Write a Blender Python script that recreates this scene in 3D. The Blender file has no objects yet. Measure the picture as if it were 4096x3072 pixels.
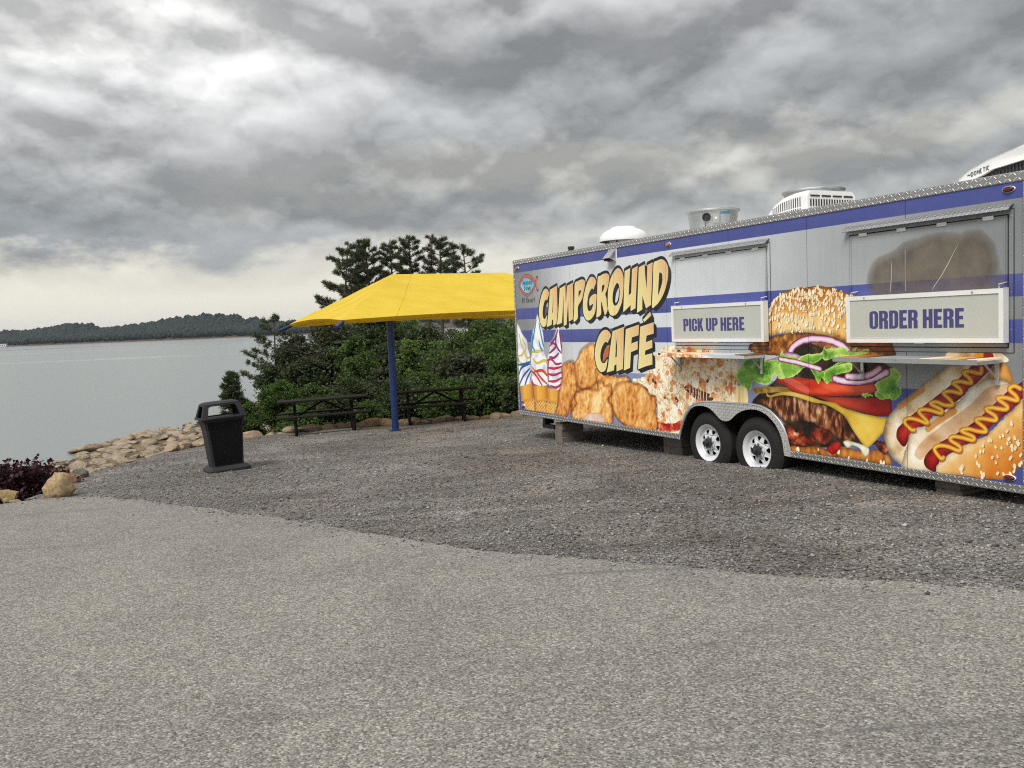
import bpy, bmesh, math, random
import numpy as np
from mathutils import Vector, Matrix, noise as mnoise
from mathutils.geometry import tessellate_polygon
from math import sin, cos, pi, radians, sqrt, atan2
random.seed(7)
S = bpy.context.scene
COL = S.collection
# ---------------------------------------------------------------- camera
CAMZ = 1.86
cam_d = bpy.data.cameras.new('camera'); cam = bpy.data.objects.new('camera', cam_d); COL.objects.link(cam)
cam_d.sensor_width = 36.0; cam_d.lens = 36.0*3450/4096; cam_d.clip_start = .05; cam_d.clip_end = 40000
PITCH, ROLL = radians(4.092), radians(2.376)
cam.location = (0, 0, CAMZ)
cam.matrix_world = Matrix.Translation((0, 0, CAMZ)) @ Matrix.Rotation(pi/2-PITCH, 4, 'X') @ Matrix.Rotation(-ROLL, 4, 'Z')
S.camera = cam
# ---------------------------------------------------------------- sky and sun
SUN_EL, SUN_AZ = radians(52), radians(215)      # azimuth clockwise from +Y: high, behind and left of the camera
W = bpy.data.worlds.new('World'); S.world = W; W.use_nodes = True
nt = W.node_tree; nt.nodes.clear()
def N(t, typ, **kw):
    n = t.nodes.new(typ)
    for k, v in kw.items():
        if k.startswith('i_'):
            key = k[2:]; key = int(key) if key.isdigit() else key
            n.inputs[key].default_value = v
        else: setattr(n, k, v)
    return n
def math_(t, op, a, b=None, c=None, clamp=False):
    n = t.nodes.new('ShaderNodeMath'); n.operation = op; n.use_clamp = clamp
    for i, v in enumerate((a, b, c)):
        if v is None: continue
        if isinstance(v, (int, float)): n.inputs[i].default_value = v
        else: t.links.new(v, n.inputs[i])
    return n.outputs[0]
def ramp_(t, fac, stops, interp='LINEAR'):
    n = t.nodes.new('ShaderNodeValToRGB'); n.color_ramp.interpolation = interp; e = n.color_ramp.elements
    while len(e) > 1: e.remove(e[-1])
    for i, (p, c) in enumerate(stops):
        q = e[0] if i == 0 else e.new(p)
        q.position = p; q.color = (c[0], c[1], c[2], 1) if hasattr(c, '__len__') else (c, c, c, 1)
    if fac is not None: t.links.new(fac, n.inputs[0])
    return n.outputs[0]
def mix_(t, fac, a, b, typ='MIX'):
    n = t.nodes.new('ShaderNodeMix'); n.data_type = 'RGBA'; n.blend_type = typ
    for sock, v in ((n.inputs[0], fac), (n.inputs[6], a), (n.inputs[7], b)):
        if isinstance(v, (int, float)): sock.default_value = v
        elif isinstance(v, (tuple, list)): sock.default_value = (v[0], v[1], v[2], 1)
        else: t.links.new(v, sock)
    return n.outputs[2]
def noise_(t, vec, scale, detail=4, rough=.5, dist=0, dims='3D', out=0):
    n = N(t, 'ShaderNodeTexNoise', noise_dimensions=dims); n.inputs['Scale'].default_value = scale; n.inputs['Detail'].default_value = detail
    n.inputs['Roughness'].default_value = rough; n.inputs['Distortion'].default_value = dist
    if vec is not None: t.links.new(vec, n.inputs['Vector'])
    return n.outputs[out]
def build_sky(t):
    """overcast: strata of cloud by elevation, ragged by noise, lumps lit from above and dark below"""
    tc = N(t, 'ShaderNodeTexCoord'); sep = N(t, 'ShaderNodeSeparateXYZ'); t.links.new(tc.outputs['Generated'], sep.inputs[0])
    x, y, z = sep.outputs
    zz = math_(t, 'MAXIMUM', z, 0.0)
    def vec(sx, sz, off=(0, 0, 0)):
        c = N(t, 'ShaderNodeCombineXYZ'); t.links.new(math_(t, 'ADD', math_(t, 'MULTIPLY', x, sx), off[0]), c.inputs[0]); t.links.new(math_(t, 'ADD', math_(t, 'MULTIPLY', y, sx), off[1]), c.inputs[1]); t.links.new(math_(t, 'ADD', math_(t, 'MULTIPLY', zz, sz), off[2]), c.inputs[2]); return c.outputs[0]
    n1 = noise_(t, vec(1.0, 2.4), 2.6, 8, .55)
    n2 = noise_(t, vec(1.0, 2.2, (3, 1, 2)), 8.0, 10, .60)
    wob = math_(t, 'ADD', math_(t, 'MULTIPLY', math_(t, 'SUBTRACT', n1, .5), .17), math_(t, 'MULTIPLY', math_(t, 'SUBTRACT', n2, .5), .15))
    e = math_(t, 'ADD', zz, math_(t, 'MULTIPLY', wob, math_(t, 'ADD', .30, math_(t, 'MULTIPLY', zz, 5.0), clamp=True)))
    left = ramp_(t, e, LEFT_STOPS)
    right = ramp_(t, e, RIGHT_STOPS)
    az = math_(t, 'ADD', x, math_(t, 'MULTIPLY', math_(t, 'SUBTRACT', n1, .5), .5))
    f = N(t, 'ShaderNodeMapRange', interpolation_type='SMOOTHSTEP'); f.inputs[1].default_value = -.42; f.inputs[2].default_value = .04; t.links.new(az, f.inputs[0])
    c = mix_(t, f.outputs[0], left, right)
    # lumps at two sizes: how much denser the cloud is here than a little higher up
    up = math_(t, 'SUBTRACT', math_(t, 'MULTIPLY', zz, 11.0), .45, clamp=True)
    def billow(v, sc, det=7):
        """cauliflower lumps: 1 - ridged noise"""
        n = N(t, 'ShaderNodeTexNoise', noise_dimensions='3D', noise_type='RIDGED_MULTIFRACTAL', normalize=True); n.inputs['Scale'].default_value = sc; n.inputs['Detail'].default_value = det; n.inputs['Roughness'].default_value = .52; n.inputs['Lacunarity'].default_value = 2.1; n.inputs['Offset'].default_value = .95; n.inputs['Gain'].default_value = 1.6
        t.links.new(v, n.inputs['Vector']); return math_(t, 'SUBTRACT', 1.0, n.outputs[0])
    g = 1.09
    for sc, sz, dz, gain, fl in BILLOWS:
        a = billow(vec(1.0, sz, (7, 5, 0)), sc); b = billow(vec(1.0, sz, (7, 5, dz)), sc)
        r = math_(t, 'MULTIPLY', math_(t, 'MULTIPLY', math_(t, 'SUBTRACT', a, b), gain), up); r = math_(t, 'MINIMUM', math_(t, 'MAXIMUM', r, -.26), .50)
        d = math_(t, 'MULTIPLY', math_(t, 'MULTIPLY', math_(t, 'SUBTRACT', a, .45), fl), up)
        g = math_(t, 'ADD', g, math_(t, 'ADD', r, d))
    soft = noise_(t, vec(1.0, 1.8, (2, 9, 4)), 3.0, 6, .5); g = math_(t, 'ADD', g, math_(t, 'MULTIPLY', math_(t, 'MULTIPLY', math_(t, 'SUBTRACT', soft, .5), .5), up)); g = math_(t, 'MAXIMUM', g, .68)
    c = mix_(t, 1.0, c, N2rgb(t, g), 'MULTIPLY')
    # an overcast dome is brighter overhead than at the horizon
    over = N(t, 'ShaderNodeMapRange', interpolation_type='SMOOTHSTEP'); over.inputs[1].default_value = .34; over.inputs[2].default_value = .95; over.inputs[3].default_value = 1.0; over.inputs[4].default_value = 2.5
    t.links.new(zz, over.inputs[0]); c = mix_(t, 1.0, c, N2rgb(t, over.outputs[0]), 'MULTIPLY')
    return c
BILLOWS = ((1.6, 2.0, .11, .42, .15), (3.7, 1.7, .050, .42, .12), (8.5, 1.6, .022, .28, .07))
LEFT_STOPS = [(0, (.76, .735, .645)), (.045, (.81, .775, .675)), (.080, (.77, .735, .645)), (.100, (.31, .325, .338)), (.13, (.29, .305, .317)), (.16, (.40, .41, .412)), (.20, (.58, .583, .58)),
    (.245, (.70, .70, .69)), (.30, (.90, .89, .87)), (.345, (.70, .697, .685)), (.42, (.41, .413, .413)), (.7, (.42, .425, .43)), (1, (.45, .455, .46))]
RIGHT_STOPS = [(0, (.74, .715, .63)), (.05, (.78, .75, .65)), (.085, (.45, .455, .45)), (.125, (.40, .41, .41)), (.15, (.52, .515, .48)), (.175, (.55, .54, .50)), (.20, (.38, .39, .392)),
    (.235, (.34, .349, .353)), (.285, (.345, .353, .357)), (.33, (.46, .463, .462)), (.40, (.49, .492, .492)), (.7, (.42, .425, .43)), (1, (.45, .455, .46))]
def N2rgb(t, v):
    n = N(t, 'ShaderNodeCombineXYZ'); [t.links.new(v, n.inputs[i]) for i in range(3)]; return n.outputs[0]
SKY_GAIN = 0.53
sky = N(nt, 'ShaderNodeTexSky', sky_type='NISHITA', sun_disc=False, sun_elevation=SUN_EL, sun_rotation=SUN_AZ, air_density=1.0, dust_density=2.0, ozone_density=1.0)
bgs = N(nt, 'ShaderNodeBackground'); bgs.inputs[1].default_value = .05; nt.links.new(sky.outputs[0], bgs.inputs[0])
bgc = N(nt, 'ShaderNodeBackground'); bgc.inputs[1].default_value = SKY_GAIN; nt.links.new(build_sky(nt), bgc.inputs[0])
mx = N(nt, 'ShaderNodeMixShader'); mx.inputs[0].default_value = .93; nt.links.new(bgs.outputs[0], mx.inputs[1]); nt.links.new(bgc.outputs[0], mx.inputs[2])
wo = N(nt, 'ShaderNodeOutputWorld'); nt.links.new(mx.outputs[0], wo.inputs[0])
sun_d = bpy.data.lights.new('sun', 'SUN'); sun_d.energy = 1.5; sun_d.angle = radians(24); sun_d.color = (1.0, .965, .91)
sun = bpy.data.objects.new('sun', sun_d); COL.objects.link(sun)
sd = Vector((sin(SUN_AZ)*cos(SUN_EL), cos(SUN_AZ)*cos(SUN_EL), sin(SUN_EL)))
sun.rotation_euler = sd.to_track_quat('Z', 'Y').to_euler(); sun.location = sd*30
S.view_settings.view_transform = 'Standard'; S.view_settings.look = 'None'; S.view_settings.exposure = 1.0; S.view_settings.gamma = 1.0; S.view_settings.use_curve_mapping = False
S.render.engine = 'CYCLES'; S.cycles.max_bounces = 6; S.cycles.diffuse_bounces = 3; S.cycles.glossy_bounces = 3; S.cycles.transparent_max_bounces = 8; S.cycles.volume_bounces = 0
S.cycles.use_denoising = False; S.cycles.sample_clamp_indirect = 4.0; S.cycles.filter_width = 1.15; S.cycles.use_adaptive_sampling = False

# ---------------------------------------------------------------- helpers: objects
def link(o, parent=None, **props):
    COL.objects.link(o)
    if parent is not None: o.parent = parent
    for k, v in props.items(): o[k] = v
    return o
def empty(name, loc=(0, 0, 0), rz=0, label=None, cat=None, group=None, kind=None):
    o = bpy.data.objects.new(name, None); COL.objects.link(o); o.location = loc; o.rotation_euler = (0, 0, rz); o.empty_display_size = .1
    return tag(o, label, cat, group, kind)
def tag(o, label=None, cat=None, group=None, kind=None):
    for k, v in (('label', label), ('category', cat), ('group', group), ('kind', kind)):
        if v: o[k] = v
    return o
def mesh_np(name, V, F, mat, parent=None, smooth=False):
    """V (n,3), F (m,3|4) numpy -> object, quick"""
    V = np.asarray(V, np.float32); F = np.asarray(F, np.int32); me = bpy.data.meshes.new(name); k = F.shape[1]
    me.vertices.add(len(V)); me.vertices.foreach_set('co', V.ravel()); me.loops.add(F.size); me.loops.foreach_set('vertex_index', F.ravel())
    me.polygons.add(len(F)); me.polygons.foreach_set('loop_start', np.arange(0, F.size, k, dtype=np.int32)); me.polygons.foreach_set('loop_total', np.full(len(F), k, np.int32))
    me.update(calc_edges=True); me.validate()
    if smooth: me.polygons.foreach_set('use_smooth', np.ones(len(F), bool))
    if mat: me.materials.append(mat)
    o = bpy.data.objects.new(name, me); return link(o, parent)
class MB:
    """collects faces, then becomes ONE mesh object"""
    def __init__(s): s.v = []; s.f = []
    def add(s, vs, fs):
        b = len(s.v); s.v += [tuple(q) for q in vs]; s.f += [tuple(i+b for i in f) for f in fs]; return s
    def box(s, x0, x1, y0, y1, z0, z1, M=None):
        vs = [(x, y, z) for z in (z0, z1) for y in (y0, y1) for x in (x0, x1)]
        if M is not None: vs = [M @ Vector(v) for v in vs]
        return s.add(vs, [(0, 2, 3, 1), (4, 5, 7, 6), (0, 1, 5, 4), (2, 6, 7, 3), (0, 4, 6, 2), (1, 3, 7, 5)])
    def tube(s, path, r, n=8, caps=True):
        P = [Vector(p) for p in path]; rs = r if hasattr(r, '__len__') else [r]*len(P); rings = []
        for i, p in enumerate(P):
            d = (P[min(i+1, len(P)-1)]-P[max(i-1, 0)]).normalized(); a = d.orthogonal().normalized() if i == 0 else (a0-d*a0.dot(d)).normalized(); a0 = a; b = d.cross(a)
            rings.append([p+(a*cos(2*pi*k/n)+b*sin(2*pi*k/n))*rs[i] for k in range(n)])
        vs = [q for R in rings for q in R]; fs = [(i*n+k, i*n+(k+1) % n, (i+1)*n+(k+1) % n, (i+1)*n+k) for i in range(len(P)-1) for k in range(n)]
        if caps: fs += [tuple(range(n-1, -1, -1)), tuple(range((len(P)-1)*n, len(P)*n))]
        return s.add(vs, fs)
    def lathe(s, prof, n=24, M=None, closed=False):
        """profile (r, h) about local Z"""
        M = M or Matrix.Identity(4); vs = [M @ Vector((r*cos(2*pi*k/n), r*sin(2*pi*k/n), h)) for r, h in prof for k in range(n)]; m = len(prof)
        fs = [(i*n+k, i*n+(k+1) % n, ((i+1) % m)*n+(k+1) % n, ((i+1) % m)*n+k) for i in range(m if closed else m-1) for k in range(n)]
        return s.add(vs, fs)
    def prism(s, loops, y0, y1, M=None):
        """loops of (x, z): outer, holes...; slab between depths y0 and y1 (y0 nearest)"""
        loops = [[Vector((p[0], 0, p[1])) for p in l] for l in loops]; tri = tessellate_polygon(loops); fl = [p for l in loops for p in l]
        n = len(fl); vs = [(p.x, y0, p.z) for p in fl]+[(p.x, y1, p.z) for p in fl]
        if M is not None: vs = [M @ Vector(v) for v in vs]
        fs = [tuple(t) for t in tri]+[(t[2]+n, t[1]+n, t[0]+n) for t in tri]; b = 0
        for l in loops:
            m = len(l); fs += [(b+i, b+(i+1) % m, b+(i+1) % m+n, b+i+n) for i in range(m)]; b += m
        return s.add(vs, fs)
    def build(s, name, mat, parent=None, bevel=0, smooth=False, seg=1, fix=True):
        me = bpy.data.meshes.new(name); me.from_pydata(s.v, [], s.f)
        if fix or bevel:
            bm = bmesh.new(); bm.from_mesh(me)
            if bevel:
                bmesh.ops.remove_doubles(bm, verts=bm.verts, dist=1e-5)
                ed = [e for e in bm.edges if len(e.link_faces) == 2 and e.calc_face_angle(0) > .6]
                if ed: bmesh.ops.bevel(bm, geom=ed, offset=bevel, segments=seg, affect='EDGES', profile=.5, clamp_overlap=True)
            bmesh.ops.recalc_face_normals(bm, faces=bm.faces); bm.to_mesh(me); bm.free()
        if smooth:
            for p in me.polygons: p.use_smooth = True
        if mat: me.materials.append(mat)
        o = bpy.data.objects.new(name, me); link(o, parent)
        if smooth and smooth != 'all':
            try: me.set_sharp_from_angle(angle=radians(40))
            except Exception: pass
        return o
def copy_tree(o, parent=None):
    c = o.copy(); COL.objects.link(c); c.parent = parent
    for ch in o.children: copy_tree(ch, c)
    return c

# ---------------------------------------------------------------- helpers: materials
def new_mat(name):
    m = bpy.data.materials.new(name); m.use_nodes = True; t = m.node_tree; b = t.nodes['Principled BSDF']; return m, t, b
def obj_co(t, kind='Object'):
    return N(t, 'ShaderNodeTexCoord').outputs[kind]
def add_bump(t, b, h, strength=.3, dist=.01):
    n = N(t, 'ShaderNodeBump'); n.inputs['Strength'].default_value = strength; n.inputs['Distance'].default_value = dist
    t.links.new(h, n.inputs['Height']); t.links.new(n.outputs[0], b.inputs['Normal'])
def simple(name, col, rough=.5, metal=0, var=.12, scale=6, bump=0, bscale=60, spec=.5, dirt=None):
    m, t, b = new_mat(name); co = obj_co(t); n = noise_(t, co, scale, 5, .6)
    lo = tuple(c*(1-var) for c in col); hi = tuple(min(c*(1+var), 1) for c in col)
    c = ramp_(t, n, [(.3, lo), (.7, hi)])
    if dirt:
        d = ramp_(t, noise_(t, co, dirt[1], 6, .65), [(.5, 0), (.75, 1)]); c = mix_(t, math_(t, 'MULTIPLY', d, dirt[2]), c, dirt[0])
    t.links.new(c, b.inputs['Base Color']); b.inputs['Roughness'].default_value = rough; b.inputs['Metallic'].default_value = metal
    b.inputs['Specular IOR Level'].default_value = spec
    r = ramp_(t, noise_(t, co, scale*2.3, 4, .6), [(.3, max(rough-.1, .03)), (.7, min(rough+.1, 1))]); t.links.new(r, b.inputs['Roughness'])
    if bump: add_bump(t, b, noise_(t, co, bscale, 4, .6), bump, .01)
    return m
def foliage(name, dark, light, trans=.25, rough=.55, patch=None):
    """leaf colour varies leaf by leaf; thin leaves let some light through"""
    m, t, b = new_mat(name); g = N(t, 'ShaderNodeNewGeometry'); r = g.outputs['Random Per Island']
    c = ramp_(t, r, [(0, dark), (.55, tuple((a+d)/2 for a, d in zip(dark, light))), (1, light)])
    if patch:
        n = noise_(t, obj_co(t), patch[1], 3, .5); c = mix_(t, ramp_(t, n, [(.45, 0), (.65, 1)]), c, patch[0])
    t.links.new(c, b.inputs['Base Color']); b.inputs['Roughness'].default_value = rough; b.inputs['Specular IOR Level'].default_value = .25
    tr = N(t, 'ShaderNodeBsdfTranslucent'); t.links.new(c, tr.inputs[0]); mxs = N(t, 'ShaderNodeMixShader'); mxs.inputs[0].default_value = trans
    out = t.nodes['Material Output']; t.links.new(b.outputs[0], mxs.inputs[1]); t.links.new(tr.outputs[0], mxs.inputs[2]); t.links.new(mxs.outputs[0], out.inputs[0])
    return m
def rock_mat(name, cols, scale=1.0, bump=.6, coords='Object'):
    m, t, b = new_mat(name); co = obj_co(t, coords); oi = N(t, 'ShaderNodeObjectInfo'); ran = math_(t, 'FRACT', math_(t, 'ADD', oi.outputs['Random'], math_(t, 'MULTIPLY', N(t, 'ShaderNodeNewGeometry').outputs['Random Per Island'], 5.3)))
    sh = N(t, 'ShaderNodeVectorMath', operation='ADD'); t.links.new(co, sh.inputs[0])
    k = N(t, 'ShaderNodeCombineXYZ'); [t.links.new(math_(t, 'MULTIPLY', ran, 37.0), k.inputs[i]) for i in range(3)]; t.links.new(k.outputs[0], sh.inputs[1]); v = sh.outputs[0]
    n = noise_(t, v, 3.0*scale, 7, .65, .4); rnd = ramp_(t, ran, [(0, cols[0]), (.5, cols[1]), (1, cols[2])])
    c = mix_(t, ramp_(t, n, [(.42, 0), (.62, 1)]), rnd, cols[3])
    n2 = noise_(t, v, 14.0*scale, 6, .7); c = mix_(t, ramp_(t, n2, [(.5, 0), (.72, .7)]), c, cols[4])
    t.links.new(c, b.inputs['Base Color']); b.inputs['Roughness'].default_value = .85; b.inputs['Specular IOR Level'].default_value = .25
    add_bump(t, b, math_(t, 'ADD', n2, math_(t, 'MULTIPLY', noise_(t, v, 45*scale, 4, .6), .4)), bump, .03)
    return m
def tread_mat(name, col=(.40, .395, .385), pitch=.043, rough=.34, metal=.75, tick=(.92, .92, .90)):
    """diamond-tread sheet: raised lozenges, turned by 90 degrees in every other cell"""
    m, t, b = new_mat(name); co = obj_co(t); sp = N(t, 'ShaderNodeSeparateXYZ'); t.links.new(co, sp.inputs[0])
    # on flat sides y is constant, on top faces z is: y+z serves both
    X = math_(t, 'DIVIDE', sp.outputs[0], pitch); Y = math_(t, 'DIVIDE', math_(t, 'ADD', sp.outputs[2], sp.outputs[1]), pitch)
    fx = math_(t, 'SUBTRACT', math_(t, 'FRACT', X), .5); fy = math_(t, 'SUBTRACT', math_(t, 'FRACT', Y), .5)
    par = math_(t, 'MODULO', math_(t, 'ABSOLUTE', math_(t, 'ADD', math_(t, 'FLOOR', X), math_(t, 'FLOOR', Y))), 2.0)
    sg = math_(t, 'SUBTRACT', math_(t, 'MULTIPLY', par, 2.0), 1.0)
    a = math_(t, 'ADD', fx, math_(t, 'MULTIPLY', fy, sg)); c_ = math_(t, 'SUBTRACT', fx, math_(t, 'MULTIPLY', fy, sg))
    d = math_(t, 'ADD', math_(t, 'POWER', math_(t, 'MULTIPLY', a, 1.15), 2.0), math_(t, 'POWER', math_(t, 'MULTIPLY', c_, 4.6), 2.0))
    h = ramp_(t, d, [(0, 1), (.35, .75), (.75, 0)])
    n = noise_(t, co, 3.0, 5, .6)
    cc = mix_(t, ramp_(t, n, [(.35, 0), (.7, .6)]), col, tuple(q*.72 for q in col)); cc = mix_(t, math_(t, 'MULTIPLY', h, .85), cc, tick)
    t.links.new(cc, b.inputs['Base Color']); b.inputs['Metallic'].default_value = metal; b.inputs['Roughness'].default_value = rough
    add_bump(t, b, h, 1.0, .006)
    return m
# ---------------------------------------------------------------- the lie of the land
def G(x, y): return .022*(x-2.83)-.027*(y-10.05)          # the lot is one gently tilted plane
WZ = -2.8                                                   # lake level
SHORE = np.array([(-160, -90), (-60, -30), (-30, -5), (-18, 8), (-15.2, 18), (-15.6, 26), (-17.6, 32), (-18.2, 36.8), (-18.0, 39.5), (-17.5, 43.4), (-16.8, 45.6), (-16.5, 48.5), (-15.9, 52), (-16.6, 57), (-18.2, 62), (-18.7, 70), (-14, 80), (0, 90), (30, 95), (80, 90), (160, 60)], float)
LOT = np.array([(-60, -60), (-20, -8), (-10.5, 6.5), (-7.6, 10.4), (-6.6, 11.6), (-6.45, 12.3), (-7.0, 13.7), (-7.05, 14.3), (-6.85, 15.0), (-6.9, 16.0), (-6.8, 16.9), (-6.6, 17.7), (-5.9, 18.65), (-5.45, 19.1), (-4.8, 19.5), (-3.8, 19.65), (-3.2, 19.85), (-2.5, 20.0), (-1.0, 19.9), (.1, 20.05), (4, 20.8), (9, 21), (30, 19), (70, 10)], float)
def seg_dist(P, L):
    best = np.full(len(P), 1e9)
    for a, b in zip(L[:-1], L[1:]):
        ab = b-a; t = np.clip(((P-a) @ ab)/(ab @ ab), 0, 1); best = np.minimum(best, np.hypot(*(P-a-t[:, None]*ab).T))
    return best
def inside(P, poly):
    x, y = P[:, 0], P[:, 1]; c = np.zeros(len(P), bool); q = np.array(poly); j = len(q)-1
    for i in range(len(q)):
        xi, yi = q[i]; xj, yj = q[j]
        if yi != yj: c ^= ((yi > y) != (yj > y)) & (x < (xj-xi)*(y-yi)/(yj-yi)+xi)
        j = i
    return c
LAND = np.vstack([SHORE, [(400, 60), (400, -300), (-160, -300)]]); LOTP = np.vstack([LOT, [(70, -120), (-60, -120)]])
def terrain_z(P):
    P = np.atleast_2d(np.asarray(P, float)); dl = seg_dist(P, LOT); ds = seg_dist(P, SHORE); il = inside(P, LOTP); la = inside(P, LAND)
    g = G(P[:, 0], P[:, 1]); g0 = np.maximum(G(np.clip(P[:, 0], -12, 30), np.clip(P[:, 1], -30, 21)), -.6)
    t = dl/(dl+ds+1e-6); bank = g0-.05+(WZ-g0+.05)*t**.7
    z = np.where(il, g-.05, np.where(la, bank, WZ-.10*ds))
    wob = np.array([mnoise.noise((p[0]*.35, p[1]*.35, 1.3))*.16+mnoise.noise((p[0]*1.1, p[1]*1.1, 4.1))*.06 for p in P])
    return z+np.where(il, 0, wob*np.clip(dl*.5, 0, 1))
def tz(x, y): return float(terrain_z([(x, y)])[0])
def grid_obj(name, xs, ys, zf, mat, keep=None, smooth=True):
    X, Y = np.meshgrid(xs, ys); P = np.c_[X.ravel(), Y.ravel()]; Z = zf(P); V = np.c_[P, Z]; nx, ny = len(xs), len(ys)
    i = np.arange(nx*ny).reshape(ny, nx); F = np.stack([i[:-1, :-1], i[:-1, 1:], i[1:, 1:], i[1:, :-1]], -1).reshape(-1, 4)
    if keep is not None:
        F = F[keep(V[F][:, :, :2].mean(1))]; used = np.unique(F); m = np.zeros(len(V), int); m[used] = np.arange(len(used)); V = V[used]; F = m[F]
    return mesh_np(name, V, F, mat, None, smooth)
def ground_mat():
    m, t, b = new_mat('bank_soil'); co = obj_co(t)
    n = noise_(t, co, .9, 7, .62); c = ramp_(t, n, [(.32, (.06, .045, .03)), (.5, (.13, .095, .06)), (.68, (.22, .16, .10))])
    v = N(t, 'ShaderNodeTexVoronoi'); v.inputs['Scale'].default_value = 22; t.links.new(co, v.inputs['Vector'])
    c = mix_(t, .45, c, mix_(t, 1.0, c, ramp_(t, v.outputs['Color'], [(0, .5), (1, 1.6)]), 'MULTIPLY'))
    sp = N(t, 'ShaderNodeSeparateXYZ'); t.links.new(co, sp.inputs[0])
    far = N(t, 'ShaderNodeMapRange'); far.inputs[1].default_value = 20.5; far.inputs[2].default_value = 23; t.links.new(sp.outputs[1], far.inputs[0])
    gr = ramp_(t, noise_(t, co, .5, 5, .6), [(.4, 0), (.6, 1)]); lx = N(t, 'ShaderNodeMapRange'); lx.inputs[1].default_value = -13; lx.inputs[2].default_value = -9; t.links.new(sp.outputs[0], lx.inputs[0])
    c = mix_(t, math_(t, 'MULTIPLY', far.outputs[0], lx.outputs[0]), c, mix_(t, gr, (.040, .032, .020), (.030, .040, .016)))
    t.links.new(c, b.inputs['Base Color']); b.inputs['Roughness'].default_value = .95; b.inputs['Specular IOR Level'].default_value = .15
    add_bump(t, b, math_(t, 'ADD', noise_(t, co, 6, 6, .6), math_(t, 'MULTIPLY', v.outputs['Distance'], .6)), .8, .05)
    return m
def gravel_mat():
    m, t, b = new_mat('crushed_gravel'); co = obj_co(t)
    v = N(t, 'ShaderNodeTexVoronoi'); v.inputs['Scale'].default_value = 56; v.inputs['Randomness'].default_value = 1; t.links.new(co, v.inputs['Vector'])
    v2 = N(t, 'ShaderNodeTexVoronoi'); v2.inputs['Scale'].default_value = 88; t.links.new(co, v2.inputs['Vector'])
    s1 = N(t, 'ShaderNodeSeparateColor'); t.links.new(v.outputs['Color'], s1.inputs[0]); s2 = N(t, 'ShaderNodeSeparateColor'); t.links.new(v2.outputs['Color'], s2.inputs[0])
    c1 = ramp_(t, s1.outputs[0], [(0, (.068, .063, .057)), (.4, (.165, .154, .142)), (.75, (.28, .265, .245)), (.93, (.39, .37, .345)), (1, (.54, .52, .48))])
    c2 = ramp_(t, s2.outputs[0], [(0, (.055, .052, .049)), (.6, (.165, .156, .146)), (1, (.33, .315, .295))])
    c = mix_(t, .38, c1, c2)
    edge = ramp_(t, v.outputs['Distance'], [(.2, 1), (.75, .62)]); c = mix_(t, 1.0, c, edge, 'MULTIPLY')
    mpt = N(t, 'ShaderNodeMapping'); mpt.inputs['Rotation'].default_value = (0, 0, .62); mpt.inputs['Scale'].default_value = (.28, 2.2, 1); t.links.new(co, mpt.inputs[0])
    tk = noise_(t, mpt.outputs[0], 1.0, 5, .6, .5); c = mix_(t, 1.0, c, ramp_(t, tk, [(.34, (.78, .755, .73)), (.5, (1, 1, 1)), (.66, (1.25, 1.23, 1.20))]), 'MULTIPLY')
    c = mix_(t, 1.0, c, (1.02, 1.015, 1.01), 'MULTIPLY')
    p = noise_(t, co, .45, 5, .6, .5); c = mix_(t, ramp_(t, p, [(.36, .5), (.56, 0)]), c, mix_(t, 1.0, c, (.66, .62, .58), 'MULTIPLY'))
    p2 = noise_(t, co, .8, 4, .55, .3); c = mix_(t, ramp_(t, p2, [(.48, 0), (.66, .7)]), c, mix_(t, 1.0, c, (1.6, 1.57, 1.52), 'MULTIPLY'))
    t.links.new(c, b.inputs['Base Color']); b.inputs['Roughness'].default_value = .9; b.inputs['Specular IOR Level'].default_value = .2
    h = math_(t, 'SUBTRACT', math_(t, 'MULTIPLY', s1.outputs[1], .6), math_(t, 'MULTIPLY', v.outputs['Distance'], 1.0)); add_bump(t, b, h, .9, .014)
    return m
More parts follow.
